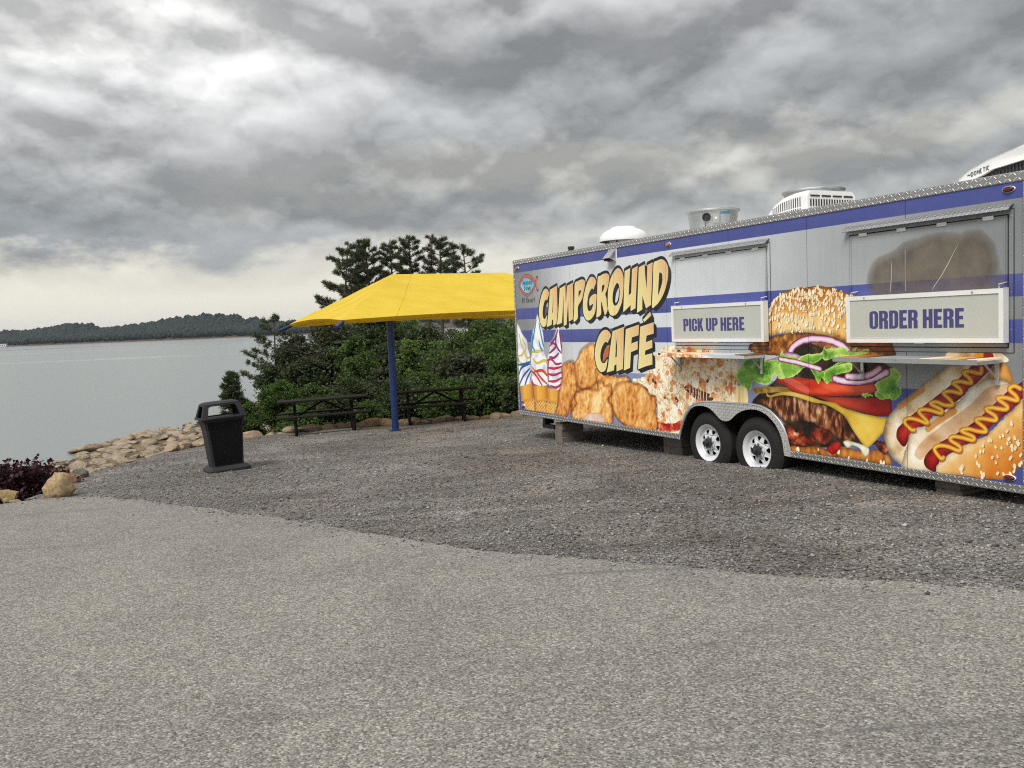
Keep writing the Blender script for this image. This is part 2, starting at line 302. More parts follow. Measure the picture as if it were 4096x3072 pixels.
def asphalt_mat():
    m, t, b = new_mat('weathered_asphalt'); co = obj_co(t)
    v = N(t, 'ShaderNodeTexVoronoi'); v.inputs['Scale'].default_value = 98; t.links.new(co, v.inputs['Vector'])
    v2 = N(t, 'ShaderNodeTexVoronoi'); v2.inputs['Scale'].default_value = 150; t.links.new(co, v2.inputs['Vector'])
    s1 = N(t, 'ShaderNodeSeparateColor'); t.links.new(v.outputs['Color'], s1.inputs[0]); s2 = N(t, 'ShaderNodeSeparateColor'); t.links.new(v2.outputs['Color'], s2.inputs[0])
    c1 = ramp_(t, s1.outputs[0], [(0, (.058, .056, .051)), (.3, (.150, .145, .135)), (.65, (.265, .256, .238)), (.9, (.40, .388, .36)), (1, (.58, .56, .52))])
    c2 = ramp_(t, s2.outputs[0], [(0, (.075, .072, .067)), (1, (.345, .334, .31))]); c = mix_(t, .4, c1, c2)
    p = noise_(t, co, 7.0, 5, .65); c = mix_(t, 1.0, c, ramp_(t, p, [(.3, .91), (.7, 1.09)]), 'MULTIPLY')
    p = noise_(t, co, 34.0, 4, .7); c = mix_(t, 1.0, c, ramp_(t, p, [(.32, .88), (.5, 1.0), (.68, 1.13)]), 'MULTIPLY')
    p = noise_(t, co, .55, 5, .6, .6); c = mix_(t, 1.0, c, ramp_(t, p, [(.28, (.76, .745, .72)), (.5, (.93, .91, .873)), (.72, (1.05, 1.025, .967))]), 'MULTIPLY')
    # old rubber scuffs
    mp = N(t, 'ShaderNodeMapping'); mp.inputs['Rotation'].default_value = (0, 0, .55); mp.inputs['Scale'].default_value = (.35, 2.6, 1); t.links.new(co, mp.inputs[0])
    sc = noise_(t, mp.outputs[0], 1.1, 5, .6, .8); c = mix_(t, ramp_(t, sc, [(.60, 0), (.72, .6)]), c, (.10, .10, .10))
    t.links.new(c, b.inputs['Base Color']); b.inputs['Roughness'].default_value = .88; b.inputs['Specular IOR Level'].default_value = .25
    h = math_(t, 'ADD', math_(t, 'MULTIPLY', s1.outputs[1], .5), math_(t, 'SUBTRACT', 1.0, v.outputs['Distance'])); add_bump(t, b, h, .55, .006)
    return m
def water_mat():
    m, t, b = new_mat('lake_water'); co = obj_co(t)
    b.inputs['Base Color'].default_value = (.20, .225, .22, 1); b.inputs['Roughness'].default_value = .22; b.inputs['IOR'].default_value = 1.33
    mp = N(t, 'ShaderNodeMapping'); mp.inputs['Scale'].default_value = (.5, 1.0, 1); mp.inputs['Rotation'].default_value = (0, 0, .25); t.links.new(co, mp.inputs[0])
    w = math_(t, 'ADD', noise_(t, mp.outputs[0], 1.6, 4, .6), math_(t, 'MULTIPLY', noise_(t, mp.outputs[0], .23, 4, .55), 1.4))
    # calm slicks between the ruffled water
    mp2 = N(t, 'ShaderNodeMapping'); mp2.inputs['Scale'].default_value = (.0035, .022, 1); mp2.inputs['Rotation'].default_value = (0, 0, .12); t.links.new(co, mp2.inputs[0])
    sl = noise_(t, mp2.outputs[0], 1.0, 4, .5, .3); calm = ramp_(t, sl, [(.55, 0), (.66, 1)])
    t.links.new(ramp_(t, calm, [(0, .26), (1, .08)]), b.inputs['Roughness'])
    n = N(t, 'ShaderNodeBump'); n.inputs['Distance'].default_value = .05; t.links.new(math_(t, 'SUBTRACT', .30, math_(t, 'MULTIPLY', calm, .26)), n.inputs['Strength']); t.links.new(w, n.inputs['Height']); t.links.new(n.outputs[0], b.inputs['Normal'])
    return m
soil = ground_mat()
xs = np.unique(np.r_[np.linspace(-170, -30, 22), np.linspace(-30, 14, 111), np.linspace(14, 120, 20)]); ys = np.unique(np.r_[np.linspace(-90, 4, 16), np.linspace(4, 44, 101), np.linspace(44, 130, 44)])
tag(grid_obj('ground', xs, ys, terrain_z, soil), kind='structure')
wx = 6500
tag(mesh_np('lake_water', [(-wx, -3000, WZ), (wx, -3000, WZ), (wx, 7000, WZ), (-wx, 7000, WZ)], [(0, 1, 2, 3)], water_mat()), kind='structure')
AEDGE = [(-60, -40), (-16, -2), (-9.2, 8.0), (-7.1, 10.75), (-6.73, 11.08), (-6.28, 11.35), (-5.85, 11.3), (-5.3, 11.02), (-4.73, 10.63), (-4.1, 10.15), (-3.46, 9.64), (-2.31, 8.66), (-1.7, 8.08), (-1.06, 7.48), (-.59, 7.07), (-.07, 6.68), (.4, 6.4), (.88, 6.1), (1.73, 5.56), (2.49, 5.19), (2.96, 4.97), (5, 4.1), (12, 1.5), (40, -8)]
rg = np.random.RandomState(11)
def dense(L, step):
    out = []
    for a, b in zip(L[:-1], L[1:]):
        a, b = np.array(a, float), np.array(b, float); n = max(1, int(np.hypot(*(b-a))/step)); out += [a+(b-a)*i/n for i in range(n)]
    return np.array(out+[np.array(L[-1], float)])
ae = dense(AEDGE, .06); ae = ae+np.array([(mnoise.noise((p[0]*1.4, p[1]*1.4, 0))*.10+mnoise.noise((p[0]*7, p[1]*7, 2))*.05, mnoise.noise((p[0]*1.4, p[1]*1.4, 9))*.10+mnoise.noise((p[0]*7, p[1]*7, 5))*.05) for p in ae])
AP = np.vstack([ae, [(40, -40)]])
mb = MB(); pts = [Vector((p[0], p[1], 0)) for p in AP]; tri = tessellate_polygon([pts]); n = len(pts)
top = [(p.x, p.y, G(p.x, p.y)+.022) for p in pts]; bot = [(p.x, p.y, G(p.x, p.y)-.04) for p in pts]
mb.add(top+bot, [tuple(q) for q in tri]+[(i, (i+1) % n, (i+1) % n+n, i+n) for i in range(n)])
tag(mb.build('asphalt', asphalt_mat()), kind='structure')
# gravel sheet: ruts and heaps, kept below the asphalt where it runs under it
def gravel_z(P):
    g = G(P[:, 0], P[:, 1]); d = seg_dist(P, ae[::3]); under = inside(P, AP)
    w = np.array([mnoise.noise((p[0]*.7, p[1]*.7, 2.2))*.03+mnoise.noise((p[0]*2.3, p[1]*2.3, 7.2))*.016+mnoise.noise((p[0]*6, p[1]*6, 3.2))*.007 for p in P])
    q = P-np.array([2.83, 10.05]); along = q @ np.array([.4615, -.887]); across = q @ np.array([-.887, -.4615])
    heap = .035*np.exp(-((along+.4)/1.5)**2-(across/.5)**2)
    return np.where(under, g-.03, g+w*np.clip(d*1.5, .15, 1)+heap)
GP = np.vstack([LOT[4:-1], [(30, 4), (8, 2), (3, 4.0), (-1, 6.2), (-6.1, 10.8)]])
gm = gravel_mat()
tag(grid_obj('gravel_lot', np.arange(-7.4, 13, .13), np.arange(2.5, 21.2, .13), gravel_z, gm, lambda c: inside(c, GP) & (~inside(c, AP) | (seg_dist(c, ae[::3]) < .3))), kind='structure')
# loose stones on the gravel
def pebbles(name, P, size, mat, zf, seed):
    rs = np.random.RandomState(seed); n = len(P); base = np.array([(1, 0, 0), (-.9, .2, .1), (.1, 1, -.1), (-.1, -.95, .1), (.1, .1, .8), (0, -.1, -.8)], float)
    F0 = np.array([(0, 2, 4), (2, 1, 4), (1, 3, 4), (3, 0, 4), (2, 0, 5), (1, 2, 5), (3, 1, 5), (0, 3, 5)])
    V = base[None]*rs.uniform(.55, 1.3, (n, 6, 1)); a = rs.uniform(0, 6.28, n); ca, sa = np.cos(a)[:, None], np.sin(a)[:, None]
    s = size*np.exp(rs.normal(0, .35, n)); V = V*np.array([1.15, .85, .7]); x = V[:, :, 0]*ca-V[:, :, 1]*sa; y = V[:, :, 0]*sa+V[:, :, 1]*ca; zt = V[:, :, 2]+x*rs.normal(0, .3, (n, 1))
    V = np.stack([x, y, zt], -1)*s[:, None, None]; V += np.c_[P, zf(P)+s*.25][:, None]
    F = (F0[None]+6*np.arange(n)[:, None, None]).reshape(-1, 3); return mesh_np(name, V.reshape(-1, 3), F, mat)
def stone_mat():
    m, t, b = new_mat('gravel_stone'); r = N(t, 'ShaderNodeNewGeometry').outputs['Random Per Island']
    c = ramp_(t, r, [(0, (.072, .067, .062)), (.5, (.18, .17, .158)), (.85, (.275, .262, .246)), (.97, (.37, .354, .334)), (1, (.44, .42, .39))])
    p = noise_(t, obj_co(t), .45, 5, .6, .5); c = mix_(t, ramp_(t, p, [(.36, .75), (.56, 0)]), c, mix_(t, 1.0, c, (.62, .56, .52), 'MULTIPLY'))
    t.links.new(c, b.inputs['Base Color']); b.inputs['Roughness'].default_value = .85; b.inputs['Specular IOR Level'].default_value = .25; return m
rs = np.random.RandomState(3); Pn = np.c_[rs.uniform(-7, 9, 260000), rs.uniform(3, 19, 260000)]
dist = np.hypot(*Pn.T); Pn = Pn[rs.rand(len(Pn)) < np.clip((6.5/dist)**1.3, .03, 1)]
Pn = Pn[inside(Pn, GP) & ~inside(Pn, AP) & (np.abs(np.arctan2(Pn[:, 0], Pn[:, 1])) < .75)][:62000]
sp_ = ae[rs.randint(60, len(ae)-40, 7000)]+rs.exponential(.10, (7000, 1))*np.array([-.5, -.85])+rs.normal(0, .035, (7000, 2)); sp_ = sp_[inside(sp_, AP)]
smat = stone_mat()
tag(pebbles('gravel_stones', Pn, .0110, smat, gravel_z, 5), 'loose crushed grey gravel stones covering the lot', 'gravel', kind='stuff')
tag(pebbles('spilled_gravel', sp_, .0085, smat, lambda P: G(P[:, 0], P[:, 1])+.022, 6), 'stray gravel stones scattered along the asphalt edge', 'gravel', kind='stuff')
# tan pebble strip left of the big boulder
tan = simple('tan_pebble', (.42, .31, .17), .9, var=.35, scale=40, bump=.6, bscale=60)
Pt = np.c_[rs.uniform(-9.6, -5.9, 9000), rs.uniform(9.2, 13.2, 9000)]; Pt = Pt[~inside(Pt, AP) & (seg_dist(Pt, ae[::3]) < 1.0) & ~inside(Pt, GP)]
mt, t, b = new_mat('tan_stone'); r_ = N(t, 'ShaderNodeNewGeometry').outputs['Random Per Island']; t.links.new(ramp_(t, r_, [(0, (.20, .14, .07)), (.6, (.38, .28, .15)), (1, (.56, .45, .28))]), b.inputs['Base Color']); b.inputs['Roughness'].default_value = .9
tag(pebbles('tan_pebbles', Pt, .022, mt, terrain_z, 8), 'tan pebbles strewn along the asphalt edge by the purple shrub', 'pebbles', kind='stuff')

# ---------------------------------------------------------------- far shore, hills
HPX = np.array([-2600, -1500, -1100, -900, -690, -650, -607, -560, -500, -433, -400, -370, -325, -250, -100, 100, 400, 900, 1600, 2600], float)
HPZ = np.array([14, 20, 18, 23, 20, 23, 29, 18, 22, 30, 31, 28, 18, 15, 22, 30, 20, 26, 18, 14], float)
def shore_y(x): return np.interp(x, [-2600, -1200, -680, -560, -415, -305, 0, 600, 2600], [1000, 1180, 1150, 1116, 1075, 1080, 1150, 1000, 700])
def far_z(P):
    d = P[:, 1]-shore_y(P[:, 0]); h = np.interp(P[:, 0], HPX, HPZ)-7
    return np.where(d < 0, WZ-.5, WZ+np.minimum(d*.14, 1.8)+np.maximum(h, 1)*np.clip((d-8)/75, 0, 1)**.8)
fs = simple('far_soil', (.075, .05, .036), .95, var=.3, scale=.02)
fo = grid_obj('far_shore', np.linspace(-2600, 2600, 261), np.unique(np.r_[np.linspace(660, 1000, 12), np.linspace(1000, 1300, 61)]), far_z, fs); tag(fo, kind='structure')
def ico(sub):
    bm = bmesh.new(); bmesh.ops.create_icosphere(bm, subdivisions=sub, radius=1); V = np.array([v.co[:] for v in bm.verts]); F = np.array([[v.index for v in f.verts] for f in bm.faces]); bm.free(); return V, F
IV, IF = ico(1)
def wood(name, P, hts, mat, seed):
    rs = np.random.RandomState(seed); n = len(P); k = rs.uniform(.84, 1.14, (n, len(IV), 1)); V = IV[None]*k
    w = hts*rs.uniform(.42, .62, n); V = V*np.stack([w, w, hts*.52], -1)[:, None]+np.c_[P, far_z(P)+hts*.5][:, None]
    F = (IF[None]+len(IV)*np.arange(n)[:, None, None]).reshape(-1, 3); return mesh_np(name, V.reshape(-1, 3), F, mat, None, False)
rs = np.random.RandomState(9); n = 5200; fx = np.r_[rs.uniform(-760, -230, n), rs.uniform(-1500, 600, 500)]; fd = np.r_[np.abs(rs.normal(0, 1, n))*34+9, rs.uniform(10, 60, 500)]
ff = foliage('far_foliage', (.008, .016, .016), (.018, .031, .026), .05, .8)
tag(wood('far_woods', np.c_[fx, shore_y(fx)+fd], rs.uniform(6, 9.5, n+500), ff, 2), 'dark green wooded hills on the far side of the lake', 'woods', kind='stuff')
hm = simple('far_hill', (.10, .14, .135), .95, var=.2, scale=.004)
HX = np.linspace(-5200, 5200, 180)
def ridge_z(P):
    top = np.array([62+26*mnoise.noise((x*.0007, 3, 0))+16*mnoise.noise((x*.002, 7, 0)) for x in P[:, 0]]); s = np.clip(1-np.abs(P[:, 1]-5600)/500, 0, 1); return WZ-4+top*s**.8
tag(grid_obj('hills', HX, np.linspace(5000, 6200, 15), ridge_z, hm), kind='structure')
# ---------------------------------------------------------------- printed vinyl wrap, painted in trailer metres
PX = 330; WU, WV, V0 = 9.14, 2.72, 0.23
PW, PH = int(WU * PX), int(WV * PX)
def smooth_line(pts, closed=True, n=6):
    p = np.array(pts, float)
    if len(p) < 3: return p
    out = []; m = len(p)
    for i in range(m if closed else m - 1):
        if closed: a, b, c, d = p[i-1], p[i], p[(i+1) % m], p[(i+2) % m]
        else: a, b, c, d = p[max(i-1, 0)], p[i], p[i+1], p[min(i+2, m-1)]
        for t in np.arange(n) / n:
            out.append(.5*((2*b) + (c-a)*t + (2*a-5*b+4*c-d)*t*t + (3*b-a-3*c+d)*t**3))
    if not closed: out.append(p[-1])
    return np.array(out)
def noise2(h, w, cell, octv=4, seed=0, ax=1.0, ay=1.0):
    rs = np.random.RandomState(seed); tot = np.zeros((h, w), np.float32); amp = 1.0; s = 0
    for o in range(octv):
        cx, cy = max(cell*ax/2**o, 1.2), max(cell*ay/2**o, 1.2)
        g = rs.rand(int(h/cy)+3, int(w/cx)+3).astype(np.float32)
        yy = np.arange(h)/cy; xx = np.arange(w)/cx
        yi = yy.astype(int); xi = xx.astype(int); fy = (yy-yi)[:, None]; fx = (xx-xi)[None]
        fy = fy*fy*(3-2*fy); fx = fx*fx*(3-2*fx)
        A = g[yi][:, xi]; B = g[yi][:, xi+1]; Cc = g[yi+1][:, xi]; D = g[yi+1][:, xi+1]
        tot += amp*((A*(1-fx)+B*fx)*(1-fy)+(Cc*(1-fx)+D*fx)*fy); s += amp; amp *= .55
    return np.clip((tot/s-.5)*1.7+.5, 0, 1)
def blur(a, r):
    r = int(max(1, r)); 
    for _ in range(2):
        for ax in (0, 1):
            p = np.pad(a, [(r+1, r) if i == ax else (0, 0) for i in (0, 1)], mode='edge')
            c = np.cumsum(p, axis=ax, dtype=np.float64)
            n = a.shape[ax]
            a = ((np.take(c, range(2*r+1, 2*r+1+n), ax) - np.take(c, range(0, n), ax))/(2*r+1)).astype(np.float32)
    return a
class Canvas:
    def __init__(s): s.im = np.zeros((PH, PW, 3), np.float32)
    def mask(s, loops, pad=6):
        L = [np.c_[(np.array(l)[:, 0])*PX, (np.array(l)[:, 1]-V0)*PX] for l in loops]
        al = np.vstack(L); x0, y0 = np.floor(al.min(0)).astype(int)-pad; x1, y1 = np.ceil(al.max(0)).astype(int)+pad
        x0, y0 = max(x0, 0), max(y0, 0); x1, y1 = min(x1, PW), min(y1, PH)
        if x1 <= x0 or y1 <= y0: return None
        w, h = x1-x0, y1-y0; d = np.zeros((h*2, w*2+2), np.int32); ys = (np.arange(h*2)+.5)/2+y0
        for l in L:
            for i in range(len(l)):
                (xa, ya), (xb, yb) = l[i-1], l[i]
                if ya == yb: continue
                r = np.where((ys >= min(ya, yb)) & (ys < max(ya, yb)))[0]
                if len(r) == 0: continue
                xc = xa+(ys[r]-ya)*(xb-xa)/(yb-ya)
                np.add.at(d, (r, np.clip(np.ceil((xc-x0)*2-.5), 0, w*2+1).astype(int)), 1)
        m = (np.cumsum(d, 1) % 2)[:, :w*2].astype(np.float32)
        return (y0, y1, x0, x1), m.reshape(h, 2, w, 2).mean((1, 3))
    def put(s, bm, col, alpha=1.0):
        (y0, y1, x0, x1), m = bm; a = (m*alpha)[..., None]
        s.im[y0:y1, x0:x1] = s.im[y0:y1, x0:x1]*(1-a)+np.asarray(col, np.float32)*a
    def fill(s, pts, fn, sm=True, alpha=1.0, pad=6):
        bm = s.mask([smooth_line(pts) if sm else pts], pad)
        if bm is None: return
        col = fn(bm) if callable(fn) else np.array(fn)/255.
        s.put(bm, col, alpha)
    def stroke(s, pts, wd, fn, sm=True, alpha=1.0, taper=False):
        p = smooth_line(pts, False, 8) if sm else np.array(pts, float)
        seg = np.gradient(p, axis=0); n = np.c_[-seg[:, 1], seg[:, 0]]; n /= np.linalg.norm(n, axis=1)[:, None]+1e-9
        w = np.full(len(p), wd/2.)
        if taper: w *= .35+.65*np.sin(np.linspace(.25, np.pi-.25, len(p)))
        # union of discs along the path
        al = p*1; x0, y0 = al.min(0)-wd; x1, y1 = al.max(0)+wd
        X0, X1 = max(int(x0*PX), 0), min(int(x1*PX)+2, PW); Y0, Y1 = max(int((y0-V0)*PX), 0), min(int((y1-V0)*PX)+2, PH)
        if X1 <= X0 or Y1 <= Y0: return
        yy, xx = np.mgrid[Y0:Y1, X0:X1]; gx = (xx+.5)/PX; gy = (yy+.5)/PX+V0; best = np.full(gx.shape, 9., np.float32)
        for i in range(len(p)-1):
            a, b = p[i], p[i+1]; ab = b-a; t = np.clip(((gx-a[0])*ab[0]+(gy-a[1])*ab[1])/(ab@ab+1e-12), 0, 1)
            dd = np.hypot(gx-a[0]-t*ab[0], gy-a[1]-t*ab[1])-(w[i]+w[i+1])/2
            best = np.minimum(best, dd)
        m = np.clip(.5-best*PX, 0, 1); bm = ((Y0, Y1, X0, X1), m)
        depth = np.clip(-best/(wd/2), 0, 1)
        col = fn(bm, depth) if callable(fn) else np.array(fn)/255.
        s.put(bm, col, alpha)
    def dots(s, pts, n, rx, ry, fn, seed, rot=1.0, inside=.5, cond=None):
        bm = s.mask([smooth_line(pts)]); (y0, y1, x0, x1), m = bm; rs = np.random.RandomState(seed); k = 0
        for _ in range(n*12):
            if k >= n: break
            x, y = rs.randint(x0, x1), rs.randint(y0, y1)
            if m[y-y0, x-x0] < inside or (cond and not cond((x-x0)/(x1-x0), (y-y0)/(y1-y0), rs)): continue
            k += 1; a = rs.uniform(-rot, rot)+1.57; q = rs.uniform(.7, 1.25); th = np.linspace(0, 6.283, 11)[:-1]
            ex, ey = rx*q*np.cos(th), ry*q*np.sin(th)*rs.uniform(.7, 1.1); u, v = x/PX, y/PX+V0
            e = np.c_[u+ex*np.cos(a)-ey*np.sin(a), v+ex*np.sin(a)+ey*np.cos(a)]
            fn(e, rs)
def ramp(t, stops):
    xs = [q[0] for q in stops]; return np.stack([np.interp(t, xs, [q[1][c]/255. for q in stops]) for c in range(3)], -1).astype(np.float32)
def tex(stops, cell, seed, octv=5, ax=1, ay=1, edge=0, edark=.5, edge_only=False):
    def f(bm):
        (y0, y1, x0, x1), m = bm; t = noise2(y1-y0, x1-x0, cell, octv, seed, ax, ay); c = ramp(t, stops)
        if edge:
            b = np.clip((blur(m, edge)-.5)*2, 0, 1); c = c*(edark+(1-edark)*b)[..., None]
        return c
    return f
def paint_wrap(SH):
    C = Canvas(); im = C.im; u = (np.arange(PW)+.5)/PX; v = (np.arange(PH)+.5)/PX+V0
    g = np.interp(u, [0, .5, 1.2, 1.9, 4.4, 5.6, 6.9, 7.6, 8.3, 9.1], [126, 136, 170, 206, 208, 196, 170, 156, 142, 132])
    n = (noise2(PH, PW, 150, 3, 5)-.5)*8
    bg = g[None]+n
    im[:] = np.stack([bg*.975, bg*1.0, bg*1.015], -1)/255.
    purple = np.array([76, 84, 144])/255.
    for z0, z1 in ((2.715, 2.95), (1.90, 2.09), (1.507, 1.708), (.2, 1.07)):
        a = (np.clip((v-z0)*PX+.5, 0, 1)*np.clip((z1-v)*PX+.5, 0, 1))[:, None, None]
        if z0 < 1: a = a*np.interp(u, [0, .9, 1.2, 7.3, 7.4], [1, 1, .55, .55, 1])[None, :, None]
        sh = 1+.08*np.clip((v-z0)/max(z1-z0, .1)-.5, -.5, .5)[:, None, None]
        im[:] = im*(1-a)+purple*sh*a
    # grey fade of the print at the far left
    # ---- ice cream
    for pt in SH['swirl']:
        C.fill(pt, tex([(0, (196, 196, 214)), (.5, (236, 236, 242)), (1, (255, 255, 255))], 40, 11, 3, edge=7, edark=.72))
    sc = dict(y=(206, 196, 40), b=(28, 88, 150), c=(40, 140, 178), o=(226, 150, 40), r=(206, 52, 36), m=(140, 36, 96), p=(186, 30, 78))
    for k, col in sc.items():
        for ln in SH.get('st_'+k, []):
            C.stroke(ln, .044, lambda bm, d, col=col: np.array(col, np.float32)/255.*(.78+.35*d)[..., None], taper=True)
    for pt in SH['cup']:
        C.fill(pt, lambda bm: ramp(np.tile(np.linspace(0, 1, bm[1].shape[1])[None], (bm[1].shape[0], 1)), [(0, (176, 112, 34)), (.35, (232, 176, 78)), (.7, (222, 158, 60)), (1, (170, 104, 32))]), sm=False)
    for pt in SH['cone']:
        C.fill(pt, tex([(0, (196, 132, 48)), (1, (232, 178, 88))], 30, 3, 2, edge=5, edark=.7), sm=False)
        q = np.array(pt); x0, y0 = q.min(0); x1, y1 = q.max(0)
        for t in np.arange(-.6, 1.2, .22):
            for sg in (1, -1):
                a = np.array([[x0+(x1-x0)*t, y0], [x0+(x1-x0)*(t+.75), y1]])
                if sg < 0: a[:, 0] = x0+x1-a[:, 0]
                a = a+(a[::-1]-a)*.04; a = a[(a[:, 0] > x0-.1)]
                if len(a) == 2:
                    tt = np.linspace(0, 1, 12)[:, None]; ln = a[0]*(1-tt)+a[1]*tt; ln = ln[(ln[:, 0] > x0+.02) & (ln[:, 0] < x1-.02)]
                    if len(ln) > 1: C.stroke(ln, .010, (250, 214, 140), sm=False, alpha=.8)
    for pt in SH['cup']:
        C.stroke([pt[3], pt[2]], .03, (214, 148, 56), sm=False)
    # ---- fried chicken
    chick = [(0, (92, 44, 16)), (.22, (158, 88, 34)), (.45, (208, 140, 66)), (.7, (232, 178, 104)), (1, (250, 218, 160))]
    def lumps(seed, gain=1.0, off=0.0):  # crust: big folds, ridges, flakes
        def f(bm):
            (y0, y1, x0, x1), m = bm; h, w = y1-y0, x1-x0
            a = noise2(h, w, 95, 3, seed, .9, 1.15); b = 1-np.abs(noise2(h, w, 48, 4, seed+1, .75, 1.3)-.5)*2.4; e = np.clip((blur(m, 14)-.45)*2.2, 0, 1)
            f2 = noise2(h, w, 14, 3, seed+2, .8, 1.4); gy, gx = np.gradient(blur(noise2(h, w, 42, 3, seed+3, .8, 1.3), 2)); lit = np.clip(.5+(gx*-9+gy*14), 0, 1)
            return ramp(np.clip(.34*a+.30*np.clip(b, 0, 1)+.34*lit+.16*f2-.08+off, 0, 1)*(.55+.45*e)*gain, chick)
        return f
    rs = np.random.RandomState(4)
    def crumbly(pt, amt=.02):
        p = smooth_line(pt, True, 7); return p+rs.normal(0, amt, p.shape)
    # ---- pizza under the chicken
    def pizza(seed):
        def f(bm):
            (y0, y1, x0, x1), m = bm; h, w = y1-y0, x1-x0
            a = noise2(h, w, 34, 5, seed); b = noise2(h, w, 56, 4, seed+2); d = np.abs(noise2(h, w, 40, 4, seed+7)-.5)*2
            c = ramp(a, [(0, (192, 162, 108)), (.3, (230, 212, 172)), (.65, (246, 236, 210)), (1, (255, 251, 236))])
            r = np.clip((b-.63)*6, 0, .9)[..., None]; c = c*(1-r)+np.array([196, 112, 66])/255.*r
            d = np.clip((.10-d)*7, 0, .45)[..., None]; c = c*(1-d)+np.array([170, 110, 60])/255.*d
            return c
        return f
    for pt in SH['pizza']: C.fill(crumbly(pt, .006), pizza(21), sm=False)
    pz = SH['pizza'][0]
    C.fill(SH['pz_slice'][0], pizza(33), alpha=.9)
    for pt in SH['pz_dark']: C.fill(pt, (92, 44, 26))
    for i in range(7):
        q = np.array(SH['pz_dark'][0]).mean(0); x = q[0]-.16+.055*i; C.stroke([(x, q[1]+.13), (x+.01*np.sin(i), q[1]), (x-.02, q[1]-.12)], .014, (240, 224, 190))
    C.dots(pz, 34, .028, .045, lambda e, r: C.fill(e, [(190, 74, 44), (206, 112, 64), (186, 92, 52)][r.randint(3)], alpha=.6), 3, 1.6)
    C.dots(pz, 12, .026, .032, lambda e, r: (C.fill(e, (58, 34, 30), alpha=.9), C.stroke(e[:5], .008, (210, 180, 140), alpha=.6)), 4, 1.6)
    C.dots(pz, 18, .03, .055, lambda e, r: (C.fill(e, (226, 158, 84)), C.stroke(e[:6], .01, (180, 96, 40), alpha=.8), C.stroke(e[5:], .008, (250, 214, 160), alpha=.7)), 6, 1.6)
    C.dots(pz, 160, .008, .03, lambda e, r: C.fill(e, (252, 246, 230), alpha=.75), 5, 1.6)
    C.dots(pz, 120, .006, .02, lambda e, r: C.fill(e, (150, 60, 36), alpha=.7), 8, 1.6)
    q = [p for p in pz]; 
    C.stroke([(4.0, .37), (4.2, .36), (4.4, .38), (4.5, .42)], .11, lambda bm, d: ramp(noise2(*bm[1].shape, 18, 4, 9), [(0, (120, 26, 16)), (.5, (190, 52, 30)), (1, (232, 190, 150))]))
    for pt in SH['pz_fries']: C.fill(pt, tex([(0, (206, 176, 110)), (.5, (236, 216, 164)), (1, (246, 232, 190))], 60, 8, 3, .18, 2.0))
    for pt in SH['chicken']: C.fill(crumbly(pt, .010), lumps(51, .80), sm=False)
    for i, (k, gn, of) in enumerate((('ckA', 1.0, .02), ('ckB', 1.05, .05), ('ckC', 1.06, .05), ('drum2', 1.05, .05), ('drum', 1.15, .12))):
        for pt in SH[k]:
            C.stroke(list(pt)+[pt[0]], .07, (72, 34, 12), alpha=.34); C.fill(crumbly(pt, .010), lumps(61+7*i, gn, of), sm=False)
    for pt in SH['meat']: C.fill(pt, tex([(0, (214, 176, 160)), (1, (240, 216, 204))], 40, 2, 3, edge=6, edark=.85))
    # ---- burger
    for pt in SH['dark']: C.fill(pt, tex([(0, (24, 16, 10)), (.6, (52, 36, 22)), (1, (96, 84, 40))], 40, 13, 4))
    for pt in SH['underbun']: C.fill(crumbly(pt, .006), tex([(0, (96, 52, 18)), (.45, (150, 92, 36)), (.75, (196, 140, 66)), (1, (226, 180, 104))], 22, 14, 5, edge=8, edark=.5), sm=False)
    def bun(bm):
        (y0, y1, x0, x1), m = bm; h, w = m.shape; Y = np.linspace(0, 1, h)[:, None]; X = np.linspace(0, 1, w)[None]
        t = .30+.42*np.clip(Y*1.25-.12, 0, 1)+.26*(X-.15)*(1-Y)+.0*X
        t = 1-np.clip(.9*np.exp(-((X-.25)**2*5+(Y-.42)**2*9))+.25*np.exp(-((X-.75)**2*8+(Y-.5)**2*6))+.12*(noise2(h, w, 40, 5, 15)-.5)*3, 0, 1)
        c = ramp(t, [(0, (238, 214, 160)), (.35, (222, 178, 104)), (.65, (196, 136, 60)), (1, (150, 86, 30))])
        b = np.clip((.30-Y)*5+(noise2(h, w, 18, 4, 16)-.5)*1.4, 0, 1)[..., None]*.75
        c = c*(1-b)+np.array([128, 66, 20])/255.*b
        e = np.clip((blur(m, 14)-.4)*1.9, 0, 1)[..., None]
        return c*(.62+.38*e)
    bp = SH['bun'][0]; C.fill(crumbly(bp, .0025), bun, sm=False)
    def seed_(e, r):
        C.fill(e+np.array([.008, -.009]), (128, 72, 26), alpha=.75); k = r.randint(0, 24); C.fill(e, (246-k, 230-k, 196-k)); C.stroke(e[3:7], .006, (255, 250, 234), alpha=.8)
    C.dots(bp, 380, .022, .0135, seed_, 7, .5, .8, lambda x, y, r: y > .34 and r.rand() < .25+1.1*(y-.3))
    C.dots(bp, 60, .012, .010, lambda e, r: C.fill(e, (236, 206, 150), alpha=.8), 17, 1.0, .2, lambda x, y, r: y > .8)
    def onion(ln, wd):
        C.stroke(ln, wd, lambda bm, d: ramp(np.clip(d*1.2+.25*(noise2(*bm[1].shape, 16, 3, 8)-.5), 0, 1), [(0, (92, 30, 66)), (.3, (140, 60, 110)), (.5, (206, 168, 190)), (1, (232, 216, 222))]))
    for ln in SH['onion']: onion(ln, .085)
    for pt in SH['onion2']: C.fill(pt, tex([(0, (130, 70, 120)), (.5, (176, 126, 164)), (1, (222, 200, 214))], 30, 8, 3, 1.6, .5, edge=5, edark=.7))
    lt = [(0, (44, 84, 20)), (.35, (92, 142, 46)), (.65, (136, 182, 72)), (1, (196, 220, 130))]
